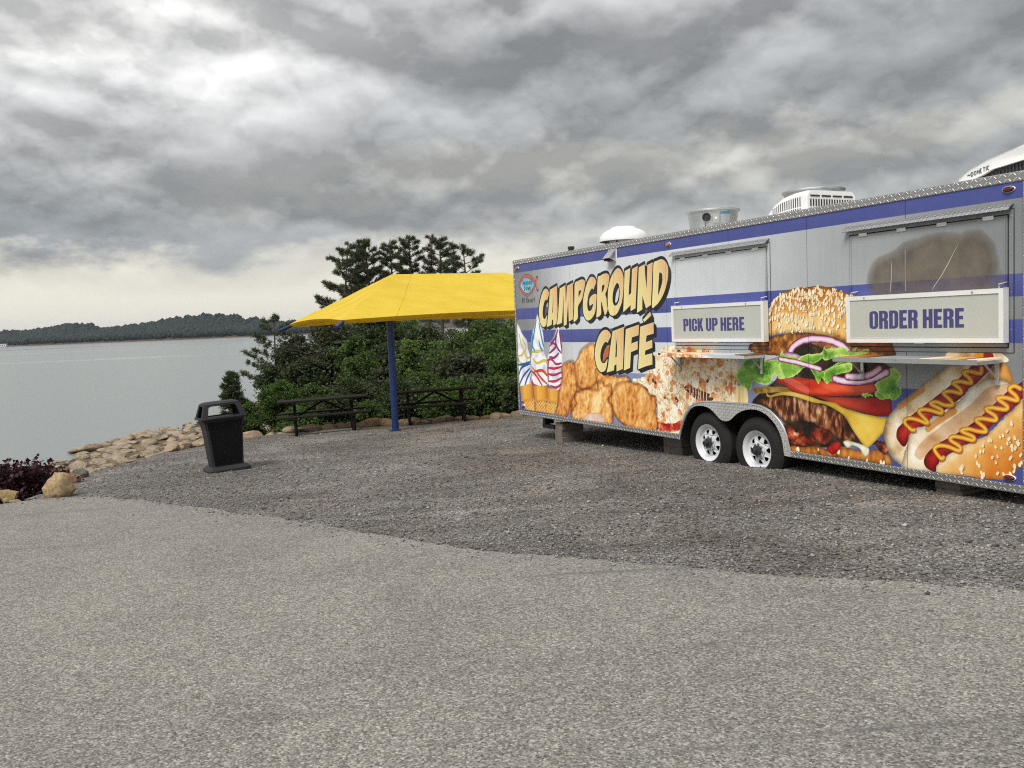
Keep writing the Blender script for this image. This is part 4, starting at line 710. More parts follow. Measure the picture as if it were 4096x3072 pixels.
SH = {'let_00C':[[(1.113,2.387),(1.172,2.362),(1.21,2.318),(1.199,2.275),(1.162,2.232),(1.14,2.197),(1.115,2.203),(1.099,2.208),(1.064,2.192),(1.029,2.148),(1.0,2.093),(0.98,2.021),(0.976,1.964),(0.991,1.913),(1.02,1.892),(1.052,1.895),(1.089,1.928),(1.121,1.957),(1.102,1.883),(1.082,1.798),(1.043,1.772),(0.991,1.758),(0.935,1.776),(0.887,1.831),(0.86,1.916),(0.852,2.002),(0.857,2.058),(0.876,2.126),(0.918,2.215),(0.97,2.297),(1.026,2.356),(1.067,2.379)]],'let_01A':[[(1.244,2.361),(1.474,2.417),(1.466,2.202),(1.462,2.006),(1.439,1.908),(1.41,1.805),(1.31,1.776),(1.312,1.877),(1.273,1.868),(1.253,1.791),(1.094,1.754),(1.151,1.937),(1.191,2.103),(1.226,2.268)],[(1.341,2.29),(1.322,2.153),(1.292,1.984),(1.318,1.992),(1.338,2.153)]],'let_02M':[[(1.558,2.366),(1.736,2.41),(1.723,2.138),(1.734,2.137),(1.785,2.394),(1.96,2.434),(1.951,2.076),(1.921,1.868),(1.799,1.83),(1.8,2.028),(1.803,2.167),(1.768,2.007),(1.726,1.784),(1.641,1.766),(1.651,1.979),(1.669,2.269),(1.621,2.001),(1.587,1.818),(1.427,1.785),(1.489,2.005)]],'let_03P':[[(2.019,2.418),(2.106,2.449),(2.185,2.465),(2.239,2.468),(2.291,2.453),(2.313,2.424),(2.305,2.373),(2.271,2.297),(2.237,2.221),(2.21,2.17),(2.153,2.121),(2.09,2.066),(2.077,1.987),(2.065,1.88),(1.946,1.829),(1.967,1.991),(1.997,2.232)],[(2.12,2.292),(2.16,2.307),(2.187,2.306),(2.191,2.286),(2.171,2.255),(2.135,2.223),(2.109,2.201)]],'let_04G':[[(2.512,2.49),(2.562,2.477),(2.597,2.449),(2.62,2.405),(2.597,2.371),(2.562,2.328),(2.546,2.298),(2.519,2.312),(2.496,2.316),(2.462,2.297),(2.422,2.259),(2.39,2.209),(2.365,2.138),(2.353,2.072),(2.359,2.02),(2.381,1.988),(2.409,1.98),(2.447,1.986),(2.481,2.011),(2.507,2.051),(2.52,2.088),(2.418,2.061),(2.436,2.181),(2.61,2.232),(2.603,2.103),(2.585,2.023),(2.552,1.942),(2.492,1.888),(2.434,1.853),(2.363,1.838),(2.305,1.856),(2.26,1.904),(2.235,1.962),(2.228,2.035),(2.235,2.117),(2.266,2.22),(2.316,2.32),(2.375,2.41),(2.435,2.467),(2.474,2.488)]],'let_05R':[[(2.667,2.462),(2.733,2.488),(2.806,2.508),(2.887,2.515),(2.939,2.502),(2.968,2.473),(2.965,2.424),(2.939,2.351),(2.908,2.289),(2.875,2.246),(2.852,2.212),(2.874,2.162),(2.881,2.127),(2.886,2.067),(2.899,1.982),(2.828,1.906),(2.796,1.975),(2.74,2.117),(2.729,2.018),(2.719,1.922),(2.599,1.878),(2.611,1.971),(2.637,2.203)],[(2.773,2.341),(2.815,2.356),(2.837,2.35),(2.84,2.327),(2.819,2.289),(2.791,2.26),(2.758,2.232)]],'let_06O':[[(3.204,2.567),(3.249,2.552),(3.289,2.516),(3.316,2.466),(3.325,2.417),(3.322,2.326),(3.311,2.231),(3.292,2.15),(3.264,2.074),(3.214,2.004),(3.166,1.947),(3.106,1.906),(3.036,1.892),(2.978,1.903),(2.945,1.934),(2.919,1.987),(2.912,2.103),(2.92,2.201),(2.936,2.284),(2.963,2.357),(3.002,2.428),(3.049,2.484),(3.103,2.529),(3.156,2.559)],[(3.17,2.359),(3.199,2.343),(3.214,2.308),(3.223,2.235),(3.215,2.163),(3.194,2.101),(3.153,2.054),(3.109,2.036),(3.067,2.047),(3.043,2.083),(3.035,2.132),(3.045,2.195),(3.066,2.258),(3.099,2.305),(3.136,2.347)]],'let_07U':[[(3.364,2.516),(3.496,2.548),(3.472,2.389),(3.437,2.165),(3.503,2.2),(3.541,2.531),(3.675,2.564),(3.645,2.378),(3.613,2.145),(3.592,1.982),(3.474,1.946),(3.481,2.03),(3.294,1.934),(3.317,2.11),(3.342,2.349)]],'let_08N':[[(3.701,2.54),(3.834,2.575),(3.84,2.435),(3.861,2.238),(3.879,2.363),(3.898,2.557),(4.017,2.587),(3.987,2.311),(3.949,2.015),(3.837,1.972),(3.763,2.15),(3.75,1.96),(3.626,1.917),(3.64,2.05),(3.674,2.329)]],'let_09D':[[(4.037,2.569),(4.098,2.594),(4.158,2.607),(4.216,2.61),(4.273,2.588),(4.315,2.549),(4.341,2.499),(4.346,2.441),(4.335,2.357),(4.302,2.27),(4.262,2.196),(4.208,2.122),(4.131,2.049),(4.054,2.002),(3.973,1.98),(3.995,2.173),(4.015,2.355)],[(4.153,2.436),(4.175,2.439),(4.201,2.431),(4.221,2.4),(4.222,2.342),(4.205,2.285),(4.177,2.232),(4.144,2.175),(4.113,2.131),(4.126,2.257),(4.142,2.356)]],'let_10C':[[(2.836,1.69),(2.895,1.677),(2.94,1.643),(2.964,1.61),(2.935,1.57),(2.898,1.53),(2.872,1.5),(2.837,1.512),(2.807,1.51),(2.764,1.483),(2.718,1.436),(2.684,1.375),(2.665,1.307),(2.67,1.246),(2.698,1.206),(2.746,1.193),(2.795,1.211),(2.852,1.259),(2.836,1.189),(2.801,1.107),(2.751,1.075),(2.696,1.06),(2.635,1.072),(2.577,1.121),(2.538,1.196),(2.519,1.284),(2.524,1.366),(2.547,1.448),(2.59,1.53),(2.65,1.605),(2.714,1.658),(2.776,1.684)]],'let_11A':[[(3.011,1.669),(3.297,1.727),(3.274,1.459),(3.266,1.329),(3.238,1.123),(3.079,1.082),(3.082,1.185),(3.029,1.17),(3.013,1.097),(2.82,1.057),(2.864,1.156),(2.925,1.391)],[(3.127,1.612),(3.086,1.458),(3.057,1.286),(3.096,1.297),(3.115,1.458)]],'let_12F':[[(3.345,1.694),(3.665,1.753),(3.644,1.607),(3.484,1.576),(3.465,1.489),(3.622,1.524),(3.616,1.41),(3.451,1.367),(3.417,1.144),(3.263,1.101),(3.298,1.394)]],'let_13E':[[(3.69,1.722),(3.997,1.781),(3.993,1.628),(3.83,1.598),(3.81,1.508),(3.955,1.542),(3.953,1.434),(3.791,1.393),(3.78,1.329),(3.946,1.36),(3.944,1.205),(3.778,1.173),(3.606,1.127),(3.63,1.271),(3.664,1.524)]],'let_14x':[[(3.928,1.924),(3.951,1.874),(3.788,1.785),(3.763,1.82)]],'o_gap':[[(3.196,2.28),(3.196,2.212),(3.174,2.126),(3.138,2.084),(3.103,2.085),(3.116,2.153),(3.145,2.22)]],'c_gap':[[(2.881,1.454),(2.916,1.444),(2.901,1.39),(2.872,1.303),(2.842,1.289),(2.76,1.224),(2.724,1.223),(2.754,1.322),(2.795,1.403)]],'logo_out':[[(0.478,2.67),(0.571,2.653),(0.645,2.62),(0.709,2.579),(0.755,2.536),(0.802,2.489),(0.757,2.447),(0.719,2.4),(0.666,2.363),(0.595,2.321),(0.489,2.287),(0.404,2.301),(0.32,2.338),(0.246,2.4),(0.188,2.449),(0.169,2.484),(0.2,2.537),(0.254,2.596),(0.328,2.641),(0.4,2.665)]],'logo_in':[[(0.481,2.602),(0.565,2.58),(0.647,2.543),(0.695,2.507),(0.73,2.475),(0.689,2.443),(0.627,2.397),(0.564,2.364),(0.494,2.342),(0.426,2.354),(0.341,2.383),(0.284,2.428),(0.235,2.476),(0.265,2.524),(0.313,2.563),(0.368,2.597),(0.43,2.605)]],'logo_tail':[[(0.807,2.605),(0.832,2.612),(0.859,2.594),(0.848,2.554),(0.82,2.516),(0.797,2.481),(0.814,2.44),(0.852,2.401),(0.867,2.377),(0.836,2.352),(0.809,2.371),(0.78,2.425),(0.75,2.472),(0.748,2.5),(0.773,2.543)]],'anchor':[[(0.527,2.579),(0.535,2.578),(0.529,2.468),(0.552,2.426),(0.542,2.402),(0.516,2.395),(0.5,2.412),(0.513,2.469)]],'cup':[[(0.062,0.718),(0.515,0.802),(0.556,0.523),(0.109,0.48)],[(0.543,0.757),(1.043,0.78),(1.009,0.543),(0.586,0.494)],[(1.04,0.742),(1.45,0.725),(1.363,0.519),(1.008,0.527)]],'cone':[[(0.159,0.467),(0.572,0.524),(0.581,0.318),(0.246,0.321)],[(0.601,0.479),(0.983,0.521),(0.956,0.321),(0.581,0.318)],[(0.97,0.502),(1.363,0.512),(1.243,0.321),(0.946,0.317)]],'swirl':[[(0.04,1.797),(0.121,1.788),(0.242,1.645),(0.398,1.534),(0.418,1.394),(0.488,1.254),(0.463,1.144),(0.503,1.052),(0.483,0.801),(0.197,0.717),(0.047,0.734),(0.028,0.91),(0.025,1.23)],[(0.784,1.976),(0.693,1.81),(0.565,1.611),(0.55,1.348),(0.499,1.192),(0.493,0.926),(0.561,0.773),(0.81,0.741),(1.06,0.803),(1.065,0.947),(1.061,1.218),(0.981,1.353),(0.972,1.624),(0.893,1.791),(0.827,1.929)],[(1.449,1.768),(1.296,1.578),(1.172,1.489),(1.147,1.354),(1.061,1.218),(1.078,1.038),(1.061,0.826),(1.262,0.73),(1.436,0.727),(1.527,0.875),(1.571,1.403),(1.524,1.621),(1.497,1.752)]],'st_y':[[(0.125,1.645),(0.163,1.503),(0.258,1.361),(0.178,1.281),(0.075,1.263)],[(0.234,1.55),(0.339,1.424),(0.297,1.314),(0.373,1.236),(0.471,1.246)],[(0.373,1.236),(0.314,1.125),(0.115,1.136),(0.056,1.231)],[(0.558,1.333),(0.765,1.35),(0.951,1.36)],[(0.582,1.225),(0.718,1.15),(0.969,1.201),(1.057,1.158)]],'st_b':[[(0.045,1.103),(0.264,1.124),(0.481,1.168)],[(0.046,0.926),(0.159,1.058),(0.461,1.129)],[(0.048,0.75),(0.214,0.916),(0.455,1.05)],[(0.23,0.718),(0.342,0.874),(0.501,1.02)],[(0.435,0.807),(0.494,0.942)]],'st_c':[[(0.745,1.87),(0.647,1.642),(0.578,1.457),(0.655,1.349)],[(0.834,1.823),(0.895,1.625),(0.932,1.504),(0.972,1.428)],[(0.811,1.534),(0.849,1.427),(0.921,1.367)],[(0.601,1.657),(0.551,1.364)]],'st_o':[[(0.522,1.083),(0.675,1.01),(0.926,1.033),(1.057,0.962)]],'st_r':[[(0.516,1.005),(0.669,0.933),(0.874,0.764)],[(0.675,1.01),(0.823,0.908),(1.03,0.809)],[(0.51,0.865),(0.577,0.774),(0.811,0.746)],[(0.611,1.0),(0.864,1.031),(1.04,0.946)]],'st_m':[[(1.451,1.709),(1.339,1.563),(1.201,1.489)],[(1.492,1.694),(1.524,1.548),(1.553,1.359)],[(1.168,1.444),(1.29,1.489),(1.358,1.43),(1.221,1.355),(1.144,1.325)],[(1.4,1.607),(1.363,1.504),(1.428,1.402),(1.537,1.329)],[(1.155,1.265),(1.301,1.252),(1.451,1.328)]],'st_p':[[(1.06,1.203),(1.211,1.221),(1.352,1.15),(1.525,1.168)],[(1.081,1.083),(1.288,1.074),(1.521,1.11)],[(1.073,0.977),(1.28,0.969),(1.529,1.022)],[(1.094,0.857),(1.302,0.866),(1.523,0.934)],[(1.148,0.785),(1.323,0.763),(1.501,0.83)],[(1.139,1.25),(1.082,1.098),(1.079,0.857)]],'chicken':[[(1.553,0.964),(1.549,1.111),(1.636,1.142),(1.779,1.196),(1.94,1.164),(2.053,1.265),(2.112,1.351),(2.189,1.324),(2.274,1.436),(2.455,1.478),(2.549,1.383),(2.632,1.139),(2.867,1.025),(3.076,0.992),(3.304,1.007),(3.411,0.94),(3.584,0.922),(3.793,0.881),(3.851,0.796),(3.992,0.754),(3.998,0.456),(3.96,0.303),(3.508,0.301),(3.242,0.303),(3.063,0.368),(2.973,0.427),(2.908,0.315),(2.703,0.304),(2.225,0.292),(1.799,0.301),(1.805,0.395),(1.635,0.339),(1.463,0.311),(1.276,0.319),(1.357,0.437),(1.435,0.709)]],'ckA':[[(1.357,0.437),(1.435,0.709),(1.537,0.934),(1.549,1.111),(1.779,1.196),(1.94,1.164),(1.981,0.98),(1.939,0.764),(1.792,0.597),(1.635,0.339),(1.463,0.311),(1.276,0.319)]],'ckB':[[(1.939,1.149),(2.053,1.265),(2.112,1.351),(2.274,1.436),(2.455,1.478),(2.549,1.383),(2.632,1.139),(2.519,0.916),(2.259,0.808),(1.998,0.838)]],'ckC':[[(2.53,1.082),(2.867,1.025),(3.076,0.992),(3.304,1.007),(3.411,0.94),(3.317,0.845),(2.97,0.775),(2.659,0.786),(2.568,0.905)]],'drum':[[(1.904,0.647),(2.017,0.725),(2.36,0.785),(2.56,0.767),(2.592,0.892),(2.691,0.91),(2.735,0.83),(2.917,0.866),(2.898,0.744),(2.821,0.659),(2.931,0.505),(2.908,0.315),(2.703,0.304),(2.225,0.292),(1.799,0.301),(1.82,0.411),(1.951,0.535)]],'meat':[[(2.134,0.292),(2.231,0.384),(2.439,0.428),(2.637,0.422),(2.703,0.304)]],'drum2':[[(2.945,0.747),(3.093,0.887),(3.432,0.928),(3.751,0.867),(3.87,0.76),(3.991,0.729),(3.998,0.456),(3.96,0.303),(3.508,0.301),(3.288,0.32),(3.065,0.408),(2.957,0.547)]],'pizza':[[(3.422,0.777),(3.476,0.973),(3.629,1.005),(3.757,1.035),(3.845,1.126),(3.976,1.29),(4.019,1.352),(4.261,1.452),(4.545,1.46),(4.887,1.433),(5.26,1.391),(5.61,1.308),(5.603,1.113),(5.615,0.983),(5.753,0.984),(5.78,0.884),(5.747,0.779),(5.498,0.78),(4.93,0.767),(4.695,0.67),(4.56,0.506),(4.524,0.312),(3.999,0.305),(4.002,0.586),(3.906,0.704),(3.724,0.794),(3.576,0.811)]],'pz_dark':[[(4.614,0.913),(4.725,0.965),(4.831,0.923),(5.156,0.849),(5.137,0.78),(4.93,0.767),(4.791,0.805)]],'pz_slice':[[(4.536,1.241),(4.952,1.308),(5.354,1.282),(5.557,1.133),(5.535,0.958),(5.402,0.796),(5.173,0.85),(4.935,0.882),(4.689,0.963),(4.529,1.075)]],'pz_fries':[[(5.615,0.983),(5.753,0.984),(5.788,0.884),(5.747,0.779),(5.498,0.78),(5.548,0.871)]],'bun':[[(6.138,1.579),(6.152,1.702),(6.166,1.825),(6.189,1.916),(6.219,1.976),(6.303,2.033),(6.413,2.078),(6.573,2.104),(6.727,2.102),(6.852,2.111),(6.974,2.092),(7.105,2.066),(7.221,2.027),(7.322,1.986),(7.477,1.906),(7.605,1.813),(7.709,1.695),(7.77,1.562),(7.81,1.475),(7.824,1.405),(7.798,1.382),(7.705,1.403),(7.546,1.437),(7.326,1.481),(7.212,1.518),(6.976,1.584),(6.729,1.615),(6.482,1.615),(6.264,1.596)]],'underbun':[[(5.835,1.421),(5.844,1.474),(5.948,1.517),(6.137,1.563),(6.482,1.617),(6.729,1.615),(6.976,1.584),(7.212,1.518),(7.382,1.472),(7.705,1.407),(7.824,1.405),(7.798,1.369),(7.662,1.331),(7.266,1.323),(6.913,1.45),(6.663,1.508),(6.478,1.447),(6.45,1.387),(6.258,1.364),(5.974,1.381)]],'dark':[[(5.853,0.802),(6.078,0.984),(6.251,1.105),(6.396,1.404),(6.585,1.505),(6.914,1.506),(7.21,1.441),(7.491,1.38),(7.807,1.253),(7.806,1.191),(7.741,0.922),(7.48,0.603),(7.587,0.495),(6.37,0.344),(6.349,0.599),(6.1,0.734)]],'onion':[[(6.456,1.387),(6.505,1.457),(6.611,1.517),(6.765,1.547),(6.915,1.546),(7.059,1.522),(7.188,1.471),(7.279,1.407)]],'onion2':[[(6.073,1.296),(6.257,1.341),(6.369,1.393),(6.477,1.405),(6.646,1.348),(6.58,1.317),(6.394,1.323),(6.256,1.29)]],'onion3':[[(6.312,1.322),(6.527,1.296),(6.721,1.261),(6.884,1.226)]],'lettuce':[[(5.701,1.256),(5.763,1.295),(5.869,1.319),(5.942,1.294),(5.85,1.207),(5.972,1.315),(6.102,1.302),(6.229,1.31),(6.312,1.299),(6.303,1.23),(6.389,1.121),(6.306,1.097),(6.211,1.155),(6.166,1.061),(6.094,1.024),(5.963,1.029),(5.876,1.059),(5.843,0.973),(5.782,0.927),(5.753,0.968),(5.662,1.007),(5.587,1.102),(5.621,1.168)],[(6.312,1.311),(6.314,1.372),(6.356,1.424),(6.382,1.363),(6.529,1.356),(6.658,1.284),(6.784,1.233),(6.908,1.208),(7.03,1.249),(7.126,1.299),(7.28,1.312),(7.369,1.378),(7.311,1.285),(7.265,1.237),(7.206,1.203),(7.124,1.181),(7.039,1.097),(6.992,1.153),(6.966,1.073),(6.906,1.135),(6.868,1.069),(6.843,1.079),(6.783,1.174),(6.708,1.258),(6.59,1.178),(6.497,1.133),(6.389,1.119),(6.303,1.23)],[(6.581,1.327),(6.685,1.378),(6.787,1.389),(6.912,1.405),(6.95,1.472),(6.973,1.439),(7.106,1.457),(7.211,1.448),(7.281,1.395),(7.151,1.375),(7.032,1.359),(6.91,1.333),(6.785,1.282),(6.658,1.284)],[(6.943,1.462),(6.99,1.41),(7.099,1.449),(7.216,1.459),(7.284,1.418),(7.387,1.469),(7.352,1.414),(7.508,1.448),(7.496,1.407),(7.295,1.367),(7.121,1.364),(6.94,1.323)],[(6.937,1.183),(7.011,1.233),(7.119,1.274),(7.282,1.297),(7.304,1.242),(7.258,1.203),(7.118,1.18),(7.069,1.14),(6.984,1.07),(6.96,1.117),(6.936,1.106)],[(7.579,1.096),(7.665,1.154),(7.729,1.227),(7.791,1.264),(7.882,1.197),(7.861,1.144),(7.83,1.107),(7.881,1.066),(7.87,0.995),(7.798,0.947),(7.746,0.961),(7.641,0.946),(7.577,0.997),(7.61,1.043)],[(7.424,0.988),(7.468,1.0),(7.534,0.994),(7.555,0.977),(7.479,0.964),(7.467,0.945)]],'onion4':[[(7.081,1.131),(7.152,1.115),(7.29,1.106),(7.459,1.123),(7.601,1.165),(7.718,1.218)],[(7.248,1.161),(7.404,1.162),(7.537,1.194),(7.634,1.251)]],'tomato':[[(6.236,1.064),(6.321,1.126),(6.47,1.128),(6.576,1.126),(6.906,1.109),(7.276,1.107),(7.487,1.114),(7.595,1.094),(7.603,1.04),(7.545,1.003),(7.351,0.967),(7.054,0.944),(6.84,0.933),(6.65,0.94),(6.466,0.971),(6.386,1.019)],[(6.733,0.96),(6.932,0.937),(7.172,0.941),(7.457,0.955),(7.726,0.973),(7.777,0.901),(7.771,0.816),(7.723,0.789),(7.617,0.78),(7.399,0.802),(7.17,0.842),(6.932,0.903)]],'pickle':[[(5.887,0.932),(5.903,0.986),(6.249,1.008),(6.467,1.003),(6.519,0.965),(6.358,0.957),(6.162,0.936),(5.931,0.913)]],'cheese':[[(6.088,0.93),(6.147,0.904),(6.275,0.942),(6.385,0.96),(6.519,0.96),(6.714,0.931),(6.901,0.89),(7.083,0.879),(7.171,0.839),(7.405,0.795),(7.612,0.774),(7.724,0.771),(7.712,0.692),(7.658,0.602),(7.494,0.451),(7.439,0.463),(7.373,0.53),(7.283,0.634),(7.204,0.74),(7.076,0.807),(6.931,0.856),(6.839,0.857),(6.713,0.872),(6.518,0.91),(6.315,0.914),(6.161,0.882),(6.097,0.889)]],'patty':[[(5.853,0.802),(5.929,0.85),(6.046,0.867),(6.147,0.883),(6.315,0.909),(6.518,0.91),(6.713,0.872),(6.839,0.857),(6.931,0.847),(7.076,0.794),(7.204,0.728),(7.283,0.627),(7.367,0.527),(7.422,0.477),(7.31,0.484),(7.136,0.504),(7.017,0.55),(6.896,0.596),(6.746,0.637),(6.578,0.643),(6.376,0.621),(6.295,0.676),(6.214,0.743),(6.029,0.787)]],'bacon':[[(6.389,0.571),(6.457,0.588),(6.535,0.514),(6.589,0.559),(6.64,0.494),(6.559,0.415),(6.451,0.363),(6.399,0.429)],[(6.718,0.531),(6.808,0.589),(6.896,0.596),(7.005,0.577),(7.041,0.523),(7.003,0.461),(6.941,0.426),(6.842,0.435),(6.768,0.486)],[(6.507,0.44),(6.64,0.494),(6.768,0.486),(6.804,0.411),(6.637,0.373),(6.505,0.369)],[(7.581,0.497),(7.657,0.532),(7.72,0.485),(7.731,0.423),(7.687,0.398),(7.634,0.43)],[(6.348,0.557),(6.389,0.571),(6.412,0.4),(6.451,0.353),(6.37,0.365)]],'botbun':[[(6.445,0.357),(6.637,0.361),(6.829,0.394),(6.953,0.374),(7.134,0.413),(7.297,0.417),(7.477,0.409),(7.587,0.449),(7.735,0.403),(7.756,0.378),(7.739,0.304),(7.249,0.308),(6.454,0.284)]],'ketchup':[[(6.965,0.394),(7.087,0.47),(7.147,0.457),(7.122,0.388),(7.049,0.329),(6.989,0.344)]],'sauce':[[(7.176,0.473),(7.234,0.498),(7.315,0.488),(7.394,0.477),(7.471,0.458),(7.504,0.434),(7.492,0.377),(7.448,0.354),(7.415,0.387),(7.382,0.429),(7.303,0.449),(7.233,0.418)]],'dogbunA':[[(8.479,1.357),(8.344,1.28),(8.27,1.227),(8.127,1.129),(8.069,1.058),(7.98,0.984),(7.91,0.927),(7.828,0.878),(7.765,0.82),(7.712,0.745),(7.68,0.652),(7.684,0.553),(7.719,0.458),(7.781,0.375),(7.853,0.331),(7.913,0.294),(8.023,0.3),(8.122,0.469),(8.494,0.842),(8.819,1.293),(8.794,1.363)]],'dogred':[[(8.661,1.344),(8.496,1.194),(8.268,1.018),(8.028,0.84),(7.887,0.724),(7.836,0.666),(7.825,0.594),(7.855,0.544),(7.915,0.506),(7.986,0.602),(8.143,0.737),(8.332,0.879),(8.539,1.041),(8.794,1.292),(8.794,1.355)]],'dogbunB':[[(8.948,1.161),(8.875,1.189),(8.786,1.197),(8.702,1.186),(8.583,1.1),(8.53,1.032),(8.432,0.936),(8.323,0.862),(8.22,0.82),(8.143,0.737),(8.027,0.692),(7.977,0.635),(7.956,0.563),(7.915,0.462),(7.894,0.363),(7.913,0.29),(8.273,0.304),(8.311,0.448),(8.667,0.734),(8.995,1.09)]],'dogend':[[(8.811,1.321),(8.908,1.343),(8.963,1.278),(8.987,1.202),(8.983,1.154),(8.916,1.182),(8.835,1.196),(8.753,1.185)]],'dogin':[[(8.948,1.161),(8.971,1.143),(8.835,1.002),(8.668,0.839),(8.493,0.71),(8.265,0.57),(8.141,0.445),(8.083,0.395),(8.024,0.449),(8.104,0.57),(8.313,0.743),(8.582,0.946),(8.752,1.109)]],'dogred2':[[(9.096,1.183),(9.026,1.157),(8.955,1.111),(8.835,0.995),(8.668,0.835),(8.493,0.706),(8.265,0.566),(8.151,0.455),(8.126,0.374),(8.169,0.32),(8.263,0.311),(8.301,0.43),(8.493,0.553),(8.667,0.669),(8.834,0.821),(8.955,0.924),(9.082,1.041),(9.096,1.045)]],'dogbunC':[[(8.259,0.304),(8.311,0.423),(8.493,0.553),(8.546,0.592),(8.752,0.702),(8.851,0.806),(8.915,0.875),(9.018,0.975),(9.103,1.042),(9.104,0.582),(9.019,0.432),(8.979,0.364),(8.915,0.324),(8.492,0.304)]],'must':[[(8.027,0.679),(7.987,0.68),(7.918,0.744),(7.958,0.782),(8.047,0.781),(8.153,0.755),(8.163,0.773),(8.077,0.852),(8.116,0.881),(8.202,0.878),(8.304,0.86),(8.309,0.894),(8.202,0.938),(8.259,0.962),(8.342,0.938),(8.423,0.944),(8.405,0.984),(8.333,1.046),(8.406,1.067),(8.504,1.055),(8.495,1.096),(8.433,1.142),(8.496,1.161),(8.6,1.15),(8.592,1.19),(8.531,1.244),(8.6,1.254),(8.694,1.241),(8.703,1.29)],[(8.329,0.451),(8.301,0.439),(8.237,0.516),(8.284,0.555),(8.376,0.557),(8.484,0.531),(8.493,0.57),(8.403,0.618),(8.422,0.653),(8.511,0.654),(8.616,0.64),(8.624,0.673),(8.511,0.712),(8.573,0.738),(8.667,0.726),(8.739,0.729),(8.727,0.764),(8.65,0.822),(8.71,0.842),(8.826,0.836),(8.826,0.875),(8.744,0.925),(8.793,0.944),(8.916,0.937),(8.932,0.969),(8.851,1.027),(8.916,1.039),(9.018,1.022),(9.011,1.06),(8.955,1.111),(8.995,1.144),(9.049,1.123)]],'dogtop':[[(8.353,1.384),(8.39,1.422),(8.584,1.422),(8.803,1.419),(8.9,1.41),(8.908,1.339),(8.353,1.326)]],'dogtopm':[[(8.618,1.384),(8.661,1.417),(8.728,1.422),(8.732,1.374)]],'dogtopr':[[(8.728,1.422),(8.803,1.42),(8.807,1.376),(8.732,1.374)]]}
# ---------------------------------------------------------------- concession trailer (local: x along the side from its far end, y inwards, z up)
TL, TW, TB, TT = 9.118, 2.55, .235, 2.937
trailer = empty('concession_trailer', (0.1089, 15.2762, 0), radians(-62.514), 'long concession trailer wrapped in purple stripes and food pictures, parked on blocks', 'food trailer')
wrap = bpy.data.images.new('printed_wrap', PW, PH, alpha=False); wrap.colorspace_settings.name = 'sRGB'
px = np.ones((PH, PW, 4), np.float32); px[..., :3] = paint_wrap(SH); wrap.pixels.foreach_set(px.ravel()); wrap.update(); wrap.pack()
def wrap_mat(name, stain=False):
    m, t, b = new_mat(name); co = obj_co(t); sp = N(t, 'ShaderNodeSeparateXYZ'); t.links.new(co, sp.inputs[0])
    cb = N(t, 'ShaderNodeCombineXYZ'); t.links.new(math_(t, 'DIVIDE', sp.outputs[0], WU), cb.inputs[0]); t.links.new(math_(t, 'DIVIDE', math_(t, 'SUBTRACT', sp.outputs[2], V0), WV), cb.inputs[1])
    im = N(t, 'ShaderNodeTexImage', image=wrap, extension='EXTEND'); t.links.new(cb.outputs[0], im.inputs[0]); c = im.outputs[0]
    # fine crazing and grime
    n = noise_(t, co, 2.2, 7, .7); c = mix_(t, ramp_(t, n, [(.5, 0), (.8, .16)]), c, (.30, .29, .26))
    if stain:                                              # sooty, sun-browned vinyl with peeled cracks
        d = None
        for (cx, cz, rx, rz) in ((8.28, 2.22, .56, .30), (7.83, 2.12, .33, .27), (8.62, 2.18, .27, .33), (8.35, 2.0, .62, .3)):
            q = math_(t, 'ADD', math_(t, 'POWER', math_(t, 'DIVIDE', math_(t, 'SUBTRACT', sp.outputs[0], cx), rx), 2.0), math_(t, 'POWER', math_(t, 'DIVIDE', math_(t, 'SUBTRACT', sp.outputs[2], cz), rz), 2.0))
            d = q if d is None else math_(t, 'MINIMUM', d, q)
        d = math_(t, 'ADD', d, math_(t, 'MULTIPLY', math_(t, 'SUBTRACT', noise_(t, co, 5, 6, .6), .5), .5))
        f = ramp_(t, d, [(0, .76), (.45, .84), (.85, .5), (1.3, .14), (1.8, 0)]); br = ramp_(t, noise_(t, co, 4, 6, .65), [(.35, (.075, .056, .032)), (.65, (.155, .118, .066))])
        c = mix_(t, f, c, br)
    t.links.new(c, b.inputs['Base Color']); b.inputs['Roughness'].default_value = .34; b.inputs['Specular IOR Level'].default_value = .45
    t.links.new(ramp_(t, noise_(t, co, 5, 5, .6), [(.3, .28), (.7, .45)]), b.inputs['Roughness'])
    add_bump(t, b, math_(t, 'ADD', noise_(t, co, 1.1, 3, .5), math_(t, 'MULTIPLY', noise_(t, co, 30, 3, .5), .03)), .25, .012)
    return m
WRAP = wrap_mat('vinyl_wrap'); WRAP2 = wrap_mat('stained_wrap', True)
tread = tread_mat('tread_plate'); tread_f = tread_mat('fender_plate', (.72, .72, .71), .036, .4, .55, (.22, .22, .22)); tread_d = tread_mat('tread_rail', (.36, .355, .345), rough=.42)
alu = simple('brushed_aluminium', (.62, .62, .61), .38, .85, .1, 4); white = simple('white_paint', (.78, .78, .76), .35, 0, .05, 3, dirt=((.45, .43, .38), 3, .25))
black = simple('black_paint', (.018, .018, .02), .5, 0, .2, 8); dark = simple('dark_underside', (.012, .012, .012), .9); seal = simple('black_gasket', (.02, .02, .02), .7)
galv = simple('galvanised_steel', (.52, .53, .53), .42, .8, .15, 5)
mb = MB(); mb.box(.01, 4.49, .006, TW, .26, 2.90).box(4.49, 6.47, .006, TW, .80, 2.90).box(6.47, TL-.01, .006, TW, .26, 2.90)
mb.build('body', simple('body_backing', (.05, .05, .055), .6), trailer)
mb = MB(); mb.box(4.49, 6.47, .34, TW-.3, .20, .80).box(.3, TL-.3, .3, .38, .205, .255).box(.3, TL-.3, TW-.5, TW-.42, .205, .255)
for i in range(12): mb.box(.5+i*.72, .56+i*.72, .39, TW-.51, .21, .255)
mb.build('chassis', dark, trailer)
